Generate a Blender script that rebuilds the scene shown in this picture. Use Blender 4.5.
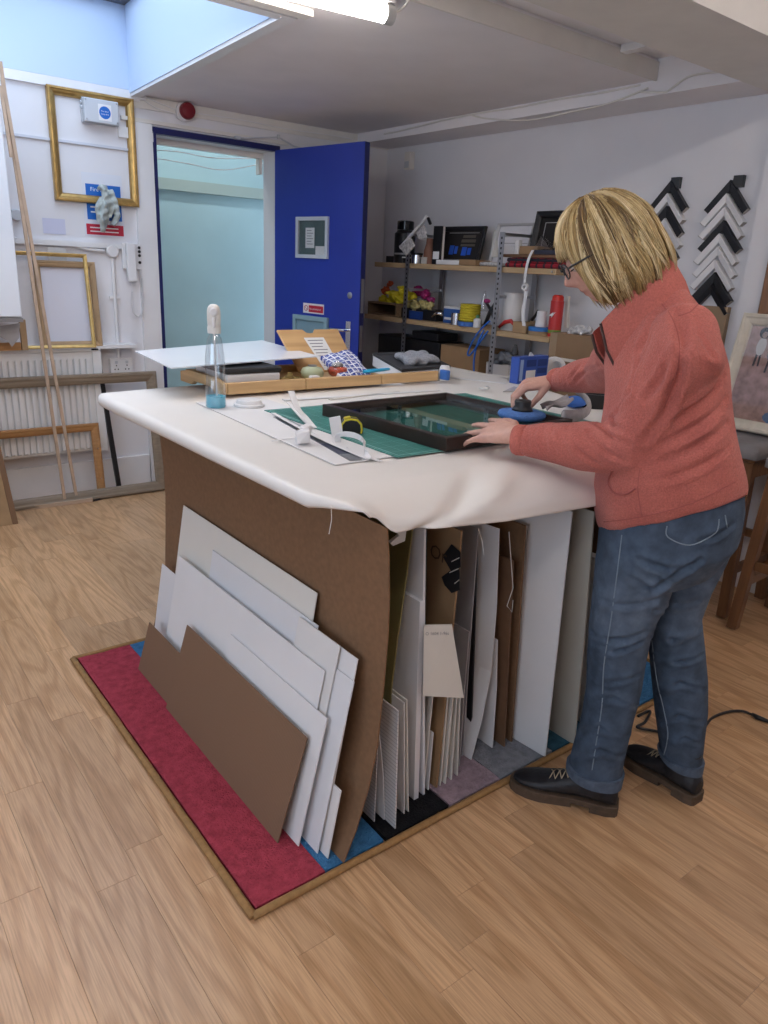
import bpy, bmesh, math, random
import numpy as np
from mathutils import Vector, Matrix, Euler
from mathutils.bvhtree import BVHTree

for _o in list(bpy.data.objects):
    bpy.data.objects.remove(_o)
SC = bpy.context.scene
COL = SC.collection
random.seed(7)
RNG = np.random.default_rng(7)

# ------------------------------------------------------------------ camera
FPX = 737.77
CAM_H = 1.40
_yaw, _pitch, _roll = [math.radians(a) for a in (38.4856, 18.2724, -2.7956)]
_f = Vector((math.sin(_yaw) * math.cos(_pitch), math.cos(_yaw) * math.cos(_pitch), -math.sin(_pitch)))
_r = Vector((math.cos(_yaw), -math.sin(_yaw), 0))
_d = _f.cross(_r)
_r2 = _r * math.cos(_roll) + _d * math.sin(_roll)
_d2 = _f.cross(_r2)
CAM_P = Vector((0, 0, CAM_H))
cam_data = bpy.data.cameras.new('camera')
cam = bpy.data.objects.new('camera', cam_data)
COL.objects.link(cam)
cam_data.sensor_fit = 'HORIZONTAL'
cam_data.sensor_width = 36.0
cam_data.lens = FPX / 768.0 * 36.0
cam_data.clip_start = 0.02
cam.matrix_world = Matrix(((_r2.x, -_d2.x, -_f.x, 0), (_r2.y, -_d2.y, -_f.y, 0), (_r2.z, -_d2.z, -_f.z, CAM_H), (0, 0, 0, 1)))
SC.camera = cam

# ------------------------------------------------------------------ sky, daylight, exposure
W = bpy.data.worlds.new('sky')
SC.world = W
W.use_nodes = True
_bg = W.node_tree.nodes['Background']
_bg.inputs['Color'].default_value = (0.66, 0.80, 1.0, 1)
_bg.inputs['Strength'].default_value = 3.0
SC.view_settings.view_transform = 'Standard'
SC.view_settings.look = 'None'
SC.view_settings.gamma = 1.0
SC.view_settings.exposure = 0.27
SC.cycles.max_bounces = 8
SC.cycles.diffuse_bounces = 5
SC.cycles.glossy_bounces = 3
SC.cycles.transmission_bounces = 6
SC.cycles.transparent_max_bounces = 10
SC.cycles.sample_clamp_indirect = 4.0
SC.cycles.caustics_reflective = False
SC.cycles.caustics_refractive = False
SC.cycles.use_denoising = True

TUBE_STRENGTH = 24.0
CORRIDOR_POWER = 6.0


def portal(name, loc, rot, sx, sy):
    l = bpy.data.lights.new(name, 'AREA')
    l.shape = 'RECTANGLE'
    l.size, l.size_y = sx, sy
    l.cycles.is_portal = True
    o = bpy.data.objects.new(name, l)
    COL.objects.link(o)
    o.location, o.rotation_euler = loc, rot
    return o


WELL = (-0.55, 1.676, 2.74, 4.50)          # x0 x1 y0 y1 of the roof light well
portal('skylight_daylight', (0.525, 3.60, 2.76), (0, 0, 0), 2.15, 1.80)
portal('shop_window_daylight', (-2.02, 0.2, 1.45), (0, math.radians(-90), 0), 1.7, 3.0)


def at(px, py, X=None, Y=None, Z=None):
    """point of the place that the photograph shows at a pixel, on a plane X=, Y= or Z="""
    d = _r2 * (px - 384) + _d2 * (py - 512) + _f * FPX
    if X is not None:
        t = (X - CAM_P.x) / d.x
    elif Y is not None:
        t = (Y - CAM_P.y) / d.y
    else:
        t = (Z - CAM_P.z) / d.z
    return CAM_P + d * t


def px_dir(px, py):
    return (_r2 * (px - 384) + _d2 * (py - 512) + _f * FPX).normalized()


# ------------------------------------------------------------------ materials
MATS = {}


def mat(name, col, rough=0.6, metal=0.0, noise=None, bump=None, spec=0.5, trans=0.0, alpha=1.0, emit=None, coat=0.0, ior=1.45, sheen=0.0):
    """noise=(scale, amount[, stretch xyz]); bump=(scale, strength)"""
    if name in MATS:
        return MATS[name]
    m = bpy.data.materials.new(name)
    m.use_nodes = True
    nt = m.node_tree
    b = nt.nodes['Principled BSDF']
    b.inputs['Base Color'].default_value = (*col, 1)
    b.inputs['Roughness'].default_value = rough
    b.inputs['Metallic'].default_value = metal
    b.inputs['Specular IOR Level'].default_value = spec
    b.inputs['Transmission Weight'].default_value = trans
    b.inputs['IOR'].default_value = ior
    b.inputs['Alpha'].default_value = alpha
    b.inputs['Coat Weight'].default_value = coat
    b.inputs['Sheen Weight'].default_value = sheen
    if emit:
        b.inputs['Emission Color'].default_value = (*emit[0], 1)
        b.inputs['Emission Strength'].default_value = emit[1]
    if noise or bump:
        tc = nt.nodes.new('ShaderNodeNewGeometry')
        if noise:
            mp = nt.nodes.new('ShaderNodeMapping')
            mp.inputs['Scale'].default_value = noise[2] if len(noise) > 2 else (1, 1, 1)
            nt.links.new(tc.outputs['Position'], mp.inputs['Vector'])
            n = nt.nodes.new('ShaderNodeTexNoise')
            n.inputs['Scale'].default_value = noise[0]
            n.inputs['Detail'].default_value = 5
            nt.links.new(mp.outputs['Vector'], n.inputs['Vector'])
            r = nt.nodes.new('ShaderNodeValToRGB')
            a = noise[1]
            r.color_ramp.elements[0].position = 0.3
            r.color_ramp.elements[1].position = 0.7
            r.color_ramp.elements[0].color = (*[max(0, c * (1 - a)) for c in col], 1)
            r.color_ramp.elements[1].color = (*[min(1, c * (1 + a)) for c in col], 1)
            nt.links.new(n.outputs['Fac'], r.inputs['Fac'])
            nt.links.new(r.outputs['Color'], b.inputs['Base Color'])
        if bump:
            n2 = nt.nodes.new('ShaderNodeTexNoise')
            n2.inputs['Scale'].default_value = bump[0]
            n2.inputs['Detail'].default_value = 4
            nt.links.new(tc.outputs['Position'], n2.inputs['Vector'])
            bp = nt.nodes.new('ShaderNodeBump')
            bp.inputs['Strength'].default_value = bump[1]
            bp.inputs['Distance'].default_value = 0.01
            nt.links.new(n2.outputs['Fac'], bp.inputs['Height'])
            nt.links.new(bp.outputs['Normal'], b.inputs['Normal'])
    MATS[name] = m
    return m


def glass_mat(name, tint=(1, 1, 1), refl=0.10, rough=0.0):
    """thin clear sheet: mostly passes light, a little mirror"""
    if name in MATS:
        return MATS[name]
    m = bpy.data.materials.new(name)
    m.use_nodes = True
    nt = m.node_tree
    nt.nodes.clear()
    out = nt.nodes.new('ShaderNodeOutputMaterial')
    tr = nt.nodes.new('ShaderNodeBsdfTransparent')
    tr.inputs['Color'].default_value = (*tint, 1)
    gl = nt.nodes.new('ShaderNodeBsdfGlossy')
    gl.inputs['Roughness'].default_value = rough
    ge = nt.nodes.new('ShaderNodeNewGeometry')
    dt = nt.nodes.new('ShaderNodeVectorMath'); dt.operation = 'DOT_PRODUCT'
    nt.links.new(ge.outputs['Incoming'], dt.inputs[0]); nt.links.new(ge.outputs['Normal'], dt.inputs[1])
    ab = nt.nodes.new('ShaderNodeMath'); ab.operation = 'ABSOLUTE'
    nt.links.new(dt.outputs['Value'], ab.inputs[0])
    om = nt.nodes.new('ShaderNodeMath'); om.operation = 'SUBTRACT'; om.inputs[0].default_value = 1.0
    nt.links.new(ab.outputs[0], om.inputs[1])
    fr = nt.nodes.new('ShaderNodeMath'); fr.operation = 'POWER'; fr.inputs[1].default_value = 5.0
    nt.links.new(om.outputs[0], fr.inputs[0])
    ad = nt.nodes.new('ShaderNodeMath')
    ad.operation = 'MULTIPLY_ADD'
    ad.inputs[1].default_value = 0.9
    ad.inputs[2].default_value = refl * 0.3
    mx = nt.nodes.new('ShaderNodeMixShader')
    nt.links.new(fr.outputs[0], ad.inputs[0])
    nt.links.new(ad.outputs[0], mx.inputs['Fac'])
    nt.links.new(tr.outputs[0], mx.inputs[1])
    nt.links.new(gl.outputs[0], mx.inputs[2])
    nt.links.new(mx.outputs[0], out.inputs['Surface'])
    MATS[name] = m
    return m


def nodes_mat(name, rough=0.6):
    m = bpy.data.materials.new(name)
    m.use_nodes = True
    b = m.node_tree.nodes['Principled BSDF']
    b.inputs['Roughness'].default_value = rough
    MATS[name] = m
    return m, m.node_tree, b


def floor_wood_mat():
    m, nt, b = nodes_mat('oak_laminate', 0.31)
    N, L = nt.nodes, nt.links
    geo = N.new('ShaderNodeNewGeometry')
    oi = N.new('ShaderNodeObjectInfo')
    mul = N.new('ShaderNodeVectorMath'); mul.operation = 'SCALE'
    comb = N.new('ShaderNodeCombineXYZ')
    r7 = N.new('ShaderNodeMath'); r7.operation = 'MULTIPLY'; r7.inputs[1].default_value = 37.0
    r9 = N.new('ShaderNodeMath'); r9.operation = 'MULTIPLY'; r9.inputs[1].default_value = 91.0
    L.new(oi.outputs['Random'], r7.inputs[0]); L.new(oi.outputs['Random'], r9.inputs[0])
    L.new(r7.outputs[0], comb.inputs[0]); L.new(r9.outputs[0], comb.inputs[1])
    add = N.new('ShaderNodeVectorMath'); add.operation = 'ADD'
    L.new(geo.outputs['Position'], add.inputs[0]); L.new(comb.outputs[0], add.inputs[1])
    mp = N.new('ShaderNodeMapping'); mp.inputs['Scale'].default_value = (6.5, 0.75, 1.0)
    L.new(add.outputs[0], mp.inputs['Vector'])
    n1 = N.new('ShaderNodeTexNoise'); n1.inputs['Scale'].default_value = 1.0; n1.inputs['Detail'].default_value = 1.6; n1.inputs['Distortion'].default_value = 0.25
    L.new(mp.outputs[0], n1.inputs['Vector'])
    k = N.new('ShaderNodeMath'); k.operation = 'MULTIPLY'; k.inputs[1].default_value = 72.0
    s = N.new('ShaderNodeMath'); s.operation = 'SINE'
    L.new(n1.outputs['Fac'], k.inputs[0]); L.new(k.outputs[0], s.inputs[0])
    mr = N.new('ShaderNodeMapRange'); mr.inputs[1].default_value = -0.2; mr.inputs[2].default_value = 1.0
    L.new(s.outputs[0], mr.inputs[0])
    mp2 = N.new('ShaderNodeMapping'); mp2.inputs['Scale'].default_value = (260.0, 9.0, 1.0)
    L.new(add.outputs[0], mp2.inputs['Vector'])
    n2 = N.new('ShaderNodeTexNoise'); n2.inputs['Scale'].default_value = 1.0; n2.inputs['Detail'].default_value = 3
    L.new(mp2.outputs[0], n2.inputs['Vector'])
    mix = N.new('ShaderNodeMix'); mix.data_type = 'RGBA'
    mix.inputs[6].default_value = (0.62, 0.385, 0.21, 1)
    mix.inputs[7].default_value = (0.43, 0.235, 0.105, 1)
    f = N.new('ShaderNodeMath'); f.operation = 'MULTIPLY'; f.inputs[1].default_value = 0.62
    L.new(mr.outputs[0], f.inputs[0]); L.new(f.outputs[0], mix.inputs[0])
    mix2 = N.new('ShaderNodeMix'); mix2.data_type = 'RGBA'; mix2.blend_type = 'MULTIPLY'; mix2.inputs[0].default_value = 0.5
    rr = N.new('ShaderNodeValToRGB'); rr.color_ramp.elements[0].position = 0.35; rr.color_ramp.elements[0].color = (0.55, 0.5, 0.45, 1); rr.color_ramp.elements[1].position = 0.6; rr.color_ramp.elements[1].color = (1, 1, 1, 1)
    L.new(n2.outputs['Fac'], rr.inputs[0]); L.new(mix.outputs[2], mix2.inputs[6]); L.new(rr.outputs[0], mix2.inputs[7])
    hsv = N.new('ShaderNodeHueSaturation')
    v = N.new('ShaderNodeMapRange'); v.inputs[3].default_value = 0.86; v.inputs[4].default_value = 1.12
    L.new(oi.outputs['Random'], v.inputs[0]); L.new(v.outputs[0], hsv.inputs['Value']); L.new(mix2.outputs[2], hsv.inputs['Color'])
    L.new(hsv.outputs[0], b.inputs['Base Color'])
    b.inputs['Specular IOR Level'].default_value = 0.4
    return m


def grain_mat(name, c1, c2, axis='x', rough=0.5, scale=1.0):
    """plain sawn wood: streaks along an axis"""
    m, nt, b = nodes_mat(name, rough)
    N, L = nt.nodes, nt.links
    geo = N.new('ShaderNodeNewGeometry')
    mp = N.new('ShaderNodeMapping')
    sc = {'x': (3, 60, 60), 'y': (60, 3, 60), 'z': (60, 60, 3)}[axis]
    mp.inputs['Scale'].default_value = [q * scale for q in sc]
    L.new(geo.outputs['Position'], mp.inputs['Vector'])
    n = N.new('ShaderNodeTexNoise'); n.inputs['Scale'].default_value = 1; n.inputs['Detail'].default_value = 4
    L.new(mp.outputs[0], n.inputs['Vector'])
    r = N.new('ShaderNodeValToRGB')
    r.color_ramp.elements[0].position = 0.32; r.color_ramp.elements[0].color = (*c2, 1)
    r.color_ramp.elements[1].position = 0.65; r.color_ramp.elements[1].color = (*c1, 1)
    L.new(n.outputs['Fac'], r.inputs[0]); L.new(r.outputs[0], b.inputs['Base Color'])
    return m


def stripe_mat(name, base, line, period, width, axis=2, rough=0.7):
    """printed parallel lines"""
    m, nt, b = nodes_mat(name, rough)
    N, L = nt.nodes, nt.links
    geo = N.new('ShaderNodeNewGeometry'); sp = N.new('ShaderNodeSeparateXYZ')
    L.new(geo.outputs['Position'], sp.inputs[0])
    d = N.new('ShaderNodeMath'); d.operation = 'DIVIDE'; d.inputs[1].default_value = period
    fr = N.new('ShaderNodeMath'); fr.operation = 'FRACT'
    lt = N.new('ShaderNodeMath'); lt.operation = 'LESS_THAN'; lt.inputs[1].default_value = width
    L.new(sp.outputs[axis], d.inputs[0]); L.new(d.outputs[0], fr.inputs[0]); L.new(fr.outputs[0], lt.inputs[0])
    mx = N.new('ShaderNodeMix'); mx.data_type = 'RGBA'
    mx.inputs[6].default_value = (*base, 1); mx.inputs[7].default_value = (*line, 1)
    L.new(lt.outputs[0], mx.inputs[0]); L.new(mx.outputs[2], b.inputs['Base Color'])
    return m


def grid_mat(name, base, line, sets, rough=0.5, axes=(0, 1)):
    """printed grid; sets = [(period, width fraction, strength)]"""
    m, nt, b = nodes_mat(name, rough)
    N, L = nt.nodes, nt.links
    geo = N.new('ShaderNodeTexCoord'); sp = N.new('ShaderNodeSeparateXYZ')
    L.new(geo.outputs['Object'], sp.inputs[0])
    prev = None
    for per, wd, st in sets:
        for ax in axes:
            d = N.new('ShaderNodeMath'); d.operation = 'DIVIDE'; d.inputs[1].default_value = per
            fr = N.new('ShaderNodeMath'); fr.operation = 'FRACT'
            lt = N.new('ShaderNodeMath'); lt.operation = 'LESS_THAN'; lt.inputs[1].default_value = wd
            ml = N.new('ShaderNodeMath'); ml.operation = 'MULTIPLY'; ml.inputs[1].default_value = st
            L.new(sp.outputs[ax], d.inputs[0]); L.new(d.outputs[0], fr.inputs[0]); L.new(fr.outputs[0], lt.inputs[0]); L.new(lt.outputs[0], ml.inputs[0])
            if prev:
                mx = N.new('ShaderNodeMath'); mx.operation = 'MAXIMUM'
                L.new(prev, mx.inputs[0]); L.new(ml.outputs[0], mx.inputs[1]); prev = mx.outputs[0]
            else:
                prev = ml.outputs[0]
    mx = N.new('ShaderNodeMix'); mx.data_type = 'RGBA'
    mx.inputs[6].default_value = (*base, 1); mx.inputs[7].default_value = (*line, 1)
    L.new(prev, mx.inputs[0]); L.new(mx.outputs[2], b.inputs['Base Color'])
    return m


def attr_mat(name, ramp, rough=0.6, attr='tint', fine=None, bump=None, sheen=0.0, spec=0.5):
    """colour from a per-vertex value through a ramp, plus fine noise"""
    m, nt, b = nodes_mat(name, rough)
    N, L = nt.nodes, nt.links
    a = N.new('ShaderNodeAttribute'); a.attribute_name = attr
    r = N.new('ShaderNodeValToRGB')
    els = r.color_ramp.elements
    for i, (p, c) in enumerate(ramp):
        e = els[i] if i < 2 else els.new(p)
        e.position = p; e.color = (*c, 1)
    L.new(a.outputs['Fac'], r.inputs[0])
    last = r.outputs[0]
    geo = N.new('ShaderNodeNewGeometry')
    if fine:
        n = N.new('ShaderNodeTexNoise'); n.inputs['Scale'].default_value = fine[0]; n.inputs['Detail'].default_value = 6
        L.new(geo.outputs['Position'], n.inputs['Vector'])
        mr = N.new('ShaderNodeMapRange'); mr.inputs[1].default_value = 0.3; mr.inputs[2].default_value = 0.7
        mr.inputs[3].default_value = 1 - fine[1]; mr.inputs[4].default_value = 1 + fine[1]
        L.new(n.outputs['Fac'], mr.inputs[0])
        h = N.new('ShaderNodeHueSaturation'); L.new(mr.outputs[0], h.inputs['Value']); L.new(last, h.inputs['Color'])
        last = h.outputs[0]
    L.new(last, b.inputs['Base Color'])
    if bump:
        n = N.new('ShaderNodeTexNoise'); n.inputs['Scale'].default_value = bump[0]; n.inputs['Detail'].default_value = 5
        L.new(geo.outputs['Position'], n.inputs['Vector'])
        bp = N.new('ShaderNodeBump'); bp.inputs['Strength'].default_value = bump[1]; bp.inputs['Distance'].default_value = 0.01
        L.new(n.outputs['Fac'], bp.inputs['Height']); L.new(bp.outputs['Normal'], b.inputs['Normal'])
    b.inputs['Sheen Weight'].default_value = sheen
    b.inputs['Specular IOR Level'].default_value = spec
    return m


# ------------------------------------------------------------------ geometry helpers
def V(*a):
    return Vector(a)


class MB:
    """collects shapes into one mesh"""

    def __init__(self):
        self.v = []
        self.f = []

    def add(self, verts, faces):
        n = len(self.v)
        self.v += [Vector(p) for p in verts]
        self.f += [tuple(i + n for i in q) for q in faces]
        return self

    def hexa(self, p):
        """8 corners: bottom ring 0-3, top ring 4-7"""
        return self.add(p, [(3, 2, 1, 0), (4, 5, 6, 7), (0, 1, 5, 4), (1, 2, 6, 5), (2, 3, 7, 6), (3, 0, 4, 7)])

    def box(self, x0, x1, y0, y1, z0, z1):
        return self.hexa([(x0, y0, z0), (x1, y0, z0), (x1, y1, z0), (x0, y1, z0), (x0, y0, z1), (x1, y0, z1), (x1, y1, z1), (x0, y1, z1)])

    def slab(self, o, ux, uy, un):
        """box from a corner and three edge vectors"""
        o, ux, uy, un = map(Vector, (o, ux, uy, un))
        p = [o, o + ux, o + ux + uy, o + uy]
        return self.hexa(p + [q + un for q in p])

    def prism(self, poly, d):
        poly = [Vector(p) for p in poly]
        d = Vector(d)
        n = len(poly)
        fs = [tuple(range(n - 1, -1, -1)), tuple(range(n, 2 * n))]
        fs += [(i, (i + 1) % n, n + (i + 1) % n, n + i) for i in range(n)]
        return self.add(poly + [p + d for p in poly], fs)

    def loft(self, rings, cap=True, closed=True):
        n = len(rings[0])
        vs = [p for r in rings for p in r]
        fs = []
        for k in range(len(rings) - 1):
            for i in range(n if closed else n - 1):
                j = (i + 1) % n
                fs.append((k * n + i, k * n + j, (k + 1) * n + j, (k + 1) * n + i))
        if cap and closed:
            fs.append(tuple(range(n - 1, -1, -1)))
            fs.append(tuple((len(rings) - 1) * n + i for i in range(n)))
        return self.add(vs, fs)

    def tube(self, path, rad, n=8, cap=True, ref=None, flat=1.0):
        path = [Vector(p) for p in path]
        if not hasattr(rad, '__len__'):
            rad = [rad] * len(path)
        rings = []
        up = Vector(ref) if ref else None
        for i, p in enumerate(path):
            t = (path[min(i + 1, len(path) - 1)] - path[max(i - 1, 0)])
            t = t.normalized() if t.length > 1e-9 else Vector((0, 0, 1))
            if up is None:
                up = Vector((0, 0, 1)) if abs(t.z) < 0.9 else Vector((1, 0, 0))
            s = t.cross(up)
            if s.length < 1e-6:
                s = t.orthogonal()
            s.normalize()
            u = s.cross(t).normalized()
            if ref is None:
                up = u
            rings.append([p + (s * math.cos(a) + u * math.sin(a) * flat) * rad[i] for a in [2 * math.pi * k / n for k in range(n)]])
        return self.loft(rings, cap)

    def cyl(self, p0, p1, r, n=16, r2=None):
        return self.tube([p0, p1], [r, r if r2 is None else r2], n)

    def lathe(self, c, prof, n=24, axis=(0, 0, 1)):
        """prof = [(radius, height)]"""
        c, a = Vector(c), Vector(axis).normalized()
        s = a.orthogonal().normalized()
        u = a.cross(s)
        return self.loft([[c + a * h + (s * math.cos(t) + u * math.sin(t)) * max(r, 1e-4) for t in [2 * math.pi * k / n for k in range(n)]] for r, h in prof])

    def ball(self, c, rx, ry=None, rz=None, n=14, m=10):
        ry, rz = ry or rx, rz or rx
        c = Vector(c)
        rings = []
        for k in range(1, m):
            th = math.pi * k / m
            rings.append([c + Vector((rx * math.sin(th) * math.cos(a), ry * math.sin(th) * math.sin(a), -rz * math.cos(th))) for a in [2 * math.pi * i / n for i in range(n)]])
        return self.loft(rings)

    def grid(self, fn, nu, nv, thick=None):
        vs = [Vector(fn(i / nu, j / nv)) for j in range(nv + 1) for i in range(nu + 1)]
        fs = [(j * (nu + 1) + i, j * (nu + 1) + i + 1, (j + 1) * (nu + 1) + i + 1, (j + 1) * (nu + 1) + i) for j in range(nv) for i in range(nu)]
        if thick is None:
            return self.add(vs, fs)
        t = Vector(thick)
        n = len(vs)
        f2 = [tuple(n + k for k in reversed(f)) for f in fs]
        rim = [j for j in range(nu + 1)] + [(j + 1) * (nu + 1) + nu for j in range(nv)] + [nv * (nu + 1) + nu - 1 - j for j in range(nu)] + [(nv - 1 - j) * (nu + 1) for j in range(nv - 1)]
        f3 = [(rim[(k + 1) % len(rim)], rim[k], n + rim[k], n + rim[(k + 1) % len(rim)]) for k in range(len(rim))]
        return self.add(vs + [p + t for p in vs], fs + f2 + f3)


def fix_normals(me):
    bm = bmesh.new()
    bm.from_mesh(me)
    bmesh.ops.recalc_face_normals(bm, faces=bm.faces)
    bm.to_mesh(me)
    bm.free()


def obj(name, mb, m, parent=None, smooth=False, bevel=0.0, world=True, origin=None):
    """ONE mesh object. Shapes are given in place coordinates; the origin becomes the parent's origin or the thing's own base."""
    me = bpy.data.meshes.new(name)
    vs = mb.v
    if parent is not None:
        org = parent['_o'] if world else (0, 0, 0)
    elif origin is not None:
        org = origin
    else:
        lo = [min(p[i] for p in vs) for i in range(3)]
        hi = [max(p[i] for p in vs) for i in range(3)]
        org = ((lo[0] + hi[0]) / 2, (lo[1] + hi[1]) / 2, lo[2])
    org = Vector(org)
    me.from_pydata([p - org for p in vs] if world else list(vs), [], mb.f)
    fix_normals(me)
    for q in (m if isinstance(m, (list, tuple)) else [m]):
        me.materials.append(q)
    if smooth:
        me.shade_smooth()
        if smooth is not True:
            me.set_sharp_from_angle(angle=math.radians(smooth))
    o = bpy.data.objects.new(name, me)
    COL.objects.link(o)
    o['_o'] = list(org)
    if parent is not None:
        o.parent = parent
        if not world:
            o['_o'] = [0, 0, 0]
    else:
        o.location = org
    if bevel:
        b = o.modifiers.new('soft edge', 'BEVEL')
        b.width = bevel
        b.segments = 2
        b.limit_method = 'ANGLE'
        b.angle_limit = math.radians(40)
    return o


def tag(o, label, cat, group=None):
    o['label'] = label
    o['category'] = cat
    if group:
        o['group'] = group
    return o


def thing(name, label, cat, loc=(0, 0, 0), group=None, rotz=0.0):
    o = bpy.data.objects.new(name, None)
    COL.objects.link(o)
    o.empty_display_size = 0.05
    o.location = loc
    o.rotation_euler = (0, 0, rotz)
    o['_o'] = list(loc)
    return tag(o, label, cat, group)


def struct(name, mb, m, parent=None, **k):
    o = obj(name, mb, m, parent, **k)
    if parent is None:
        o['kind'] = 'structure'
    return o


def copy_tree(o, parent=None):
    c = o.copy()
    COL.objects.link(c)
    if parent is not None:
        c.parent = parent
    for ch in list(o.children):
        copy_tree(ch, c)
    return c


def text_mb(s, size, origin, ux, uy, depth=0.0006, align='LEFT'):
    """real lettering as a thin mesh"""
    cu = bpy.data.curves.new('letters', 'FONT')
    cu.body = s
    cu.size = size
    cu.align_x = align
    cu.resolution_u = 2
    o = bpy.data.objects.new('letters', cu)
    COL.objects.link(o)
    dg = bpy.context.evaluated_depsgraph_get()
    me = bpy.data.meshes.new_from_object(o.evaluated_get(dg))
    ux, uy = Vector(ux).normalized(), Vector(uy).normalized()
    un = ux.cross(uy)
    og = Vector(origin)
    mb = MB()
    mb.add([og + ux * v.co.x + uy * v.co.y + un * depth for v in me.vertices], [tuple(p.vertices) for p in me.polygons])
    bpy.data.objects.remove(o)
    bpy.data.meshes.remove(me)
    return mb


def fuse(mb, voxel, smooth_iter=3, smooth_fac=0.5):
    """merge overlapping closed shapes into one continuous surface; returns numpy verts and faces"""
    me = bpy.data.meshes.new('tmp')
    me.from_pydata(mb.v, [], mb.f)
    fix_each(me)
    o = bpy.data.objects.new('tmp', me)
    COL.objects.link(o)
    r = o.modifiers.new('r', 'REMESH')
    r.mode = 'VOXEL'
    r.voxel_size = voxel
    if smooth_iter:
        s = o.modifiers.new('s', 'SMOOTH')
        s.factor = smooth_fac
        s.iterations = smooth_iter
    dg = bpy.context.evaluated_depsgraph_get()
    out = bpy.data.meshes.new_from_object(o.evaluated_get(dg))
    bpy.data.objects.remove(o)
    bpy.data.meshes.remove(me)
    return out


fix_each = fix_normals


def verts_of(me):
    a = np.empty(len(me.vertices) * 3, np.float32)
    me.vertices.foreach_get('co', a)
    return a.reshape(-1, 3).astype(np.float64)


def normals_of(me):
    a = np.empty(len(me.vertices) * 3, np.float32)
    me.vertices.foreach_get('normal', a)
    return a.reshape(-1, 3).astype(np.float64)


def set_verts(me, v):
    me.vertices.foreach_set('co', np.asarray(v, np.float32).ravel())
    me.update()


def mesh_obj(name, me, m, parent=None):
    o = bpy.data.objects.new(name, me)
    COL.objects.link(o)
    me.name = name
    me.materials.clear()
    me.materials.append(m)
    me.shade_smooth()
    if parent is not None:
        o.parent = parent
        v = verts_of(me) - np.array(parent['_o'])
        set_verts(me, v)
        o['_o'] = parent['_o']
    return o


def set_tint(me, val):
    at_ = me.attributes.new('tint', 'FLOAT', 'POINT')
    at_.data.foreach_set('value', np.asarray(val, np.float32))


def make_frame(t, org, ux, uy, w, h, rw, depth, m, lip=0.35, name='rail', taper=0.0):
    """four mitred rails; org = outer lower-left corner of the back, ux/uy along the frame, depth towards the viewer side = ux x uy"""
    org, ux, uy = Vector(org), Vector(ux).normalized(), Vector(uy).normalized()
    un = ux.cross(uy).normalized()
    c = [org, org + ux * w, org + ux * w + uy * h, org + uy * h]
    ins = [ux + uy, -ux + uy, -ux - uy, ux - uy]
    prof = [(0, 0), (0, 0.75), (0.10, 1.0), (0.30, 1.0), (0.42, 0.86), (0.62, 0.80), (0.85, 0.62), (1.0, lip), (1.0, 0)]
    for k in range(4):
        a, b = c[k], c[(k + 1) % 4]
        ia, ib = ins[k], ins[(k + 1) % 4]
        mb = MB()
        mb.loft([[a + ia * (rw * q) + un * (depth * hh) for q, hh in prof], [b + ib * (rw * q) + un * (depth * hh) for q, hh in prof]])
        obj(name, mb, m, t)
    return un

# ================================================================== ROOM
YW, XW, ZC = 4.586, 3.518, 2.262           # door wall, shelf wall, main ceiling
XL, YN = -2.0, -2.3                        # room behind the photographer

m_wall = mat('white_wall_paint', (0.76, 0.75, 0.77), 0.65, noise=(3, 0.03), bump=(22, 0.05))
m_trim = mat('white_gloss_paint', (0.80, 0.79, 0.79), 0.4, noise=(6, 0.03))
m_cream = mat('cream_gloss_paint', (0.74, 0.71, 0.66), 0.5, noise=(8, 0.04))
m_ceil = mat('ceiling_paint', (0.84, 0.81, 0.82), 0.8, noise=(4, 0.03))
m_aqua = mat('aqua_wall_paint', (0.40, 0.555, 0.585), 0.6, noise=(2.5, 0.05), bump=(15, 0.05))
m_well_skylit = mat('light_well_skylit', (0.56, 0.68, 0.86), 0.6)  # blue cast of the daylight in the well is put into this colour
m_black = mat('black_plastic', (0.014, 0.014, 0.016), 0.42)
m_dark = mat('dark_gap', (0.02, 0.018, 0.018), 0.9)
m_white_pl = mat('white_plastic', (0.78, 0.77, 0.77), 0.35)
m_steel = mat('galvanised_steel', (0.42, 0.42, 0.44), 0.38, metal=0.9)
m_chrome = mat('bright_steel', (0.7, 0.7, 0.72), 0.2, metal=1.0)

# floor: sub floor under single oak strips
fl = struct('floor', MB().box(XL, XW + 0.1, YN, YW + 1.6, -0.05, -0.004), mat('floor_underlay', (0.20, 0.115, 0.055), 0.9), origin=(0, 0, 0))
m_floor = floor_wood_mat()
SW = 0.0965
_rects = []
n_strip = 0
x = 0.538 - SW * 12
rnd = random.Random(3)
far_mb = MB()


def plank_in_view(x0, x1, y0, y1):
    for xx in (x0, x1):
        for yy in (y0, (y0 + y1) / 2, y1):
            q = Vector((xx, yy, 0)) - CAM_P
            zz = q.dot(_f)
            if zz > 0.1:
                u, v = 384 + FPX * q.dot(_r2) / zz, 512 + FPX * q.dot(_d2) / zz
                if -30 < u < 798 and 420 < v < 1054:
                    return True
    return False


unit = MB()
e = 0.0011
unit.add([(0, 0, 0), (1, 0, 0), (1, 1, 0), (0, 1, 0)], [(0, 1, 2, 3)])
plank_meshes = {}


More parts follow.
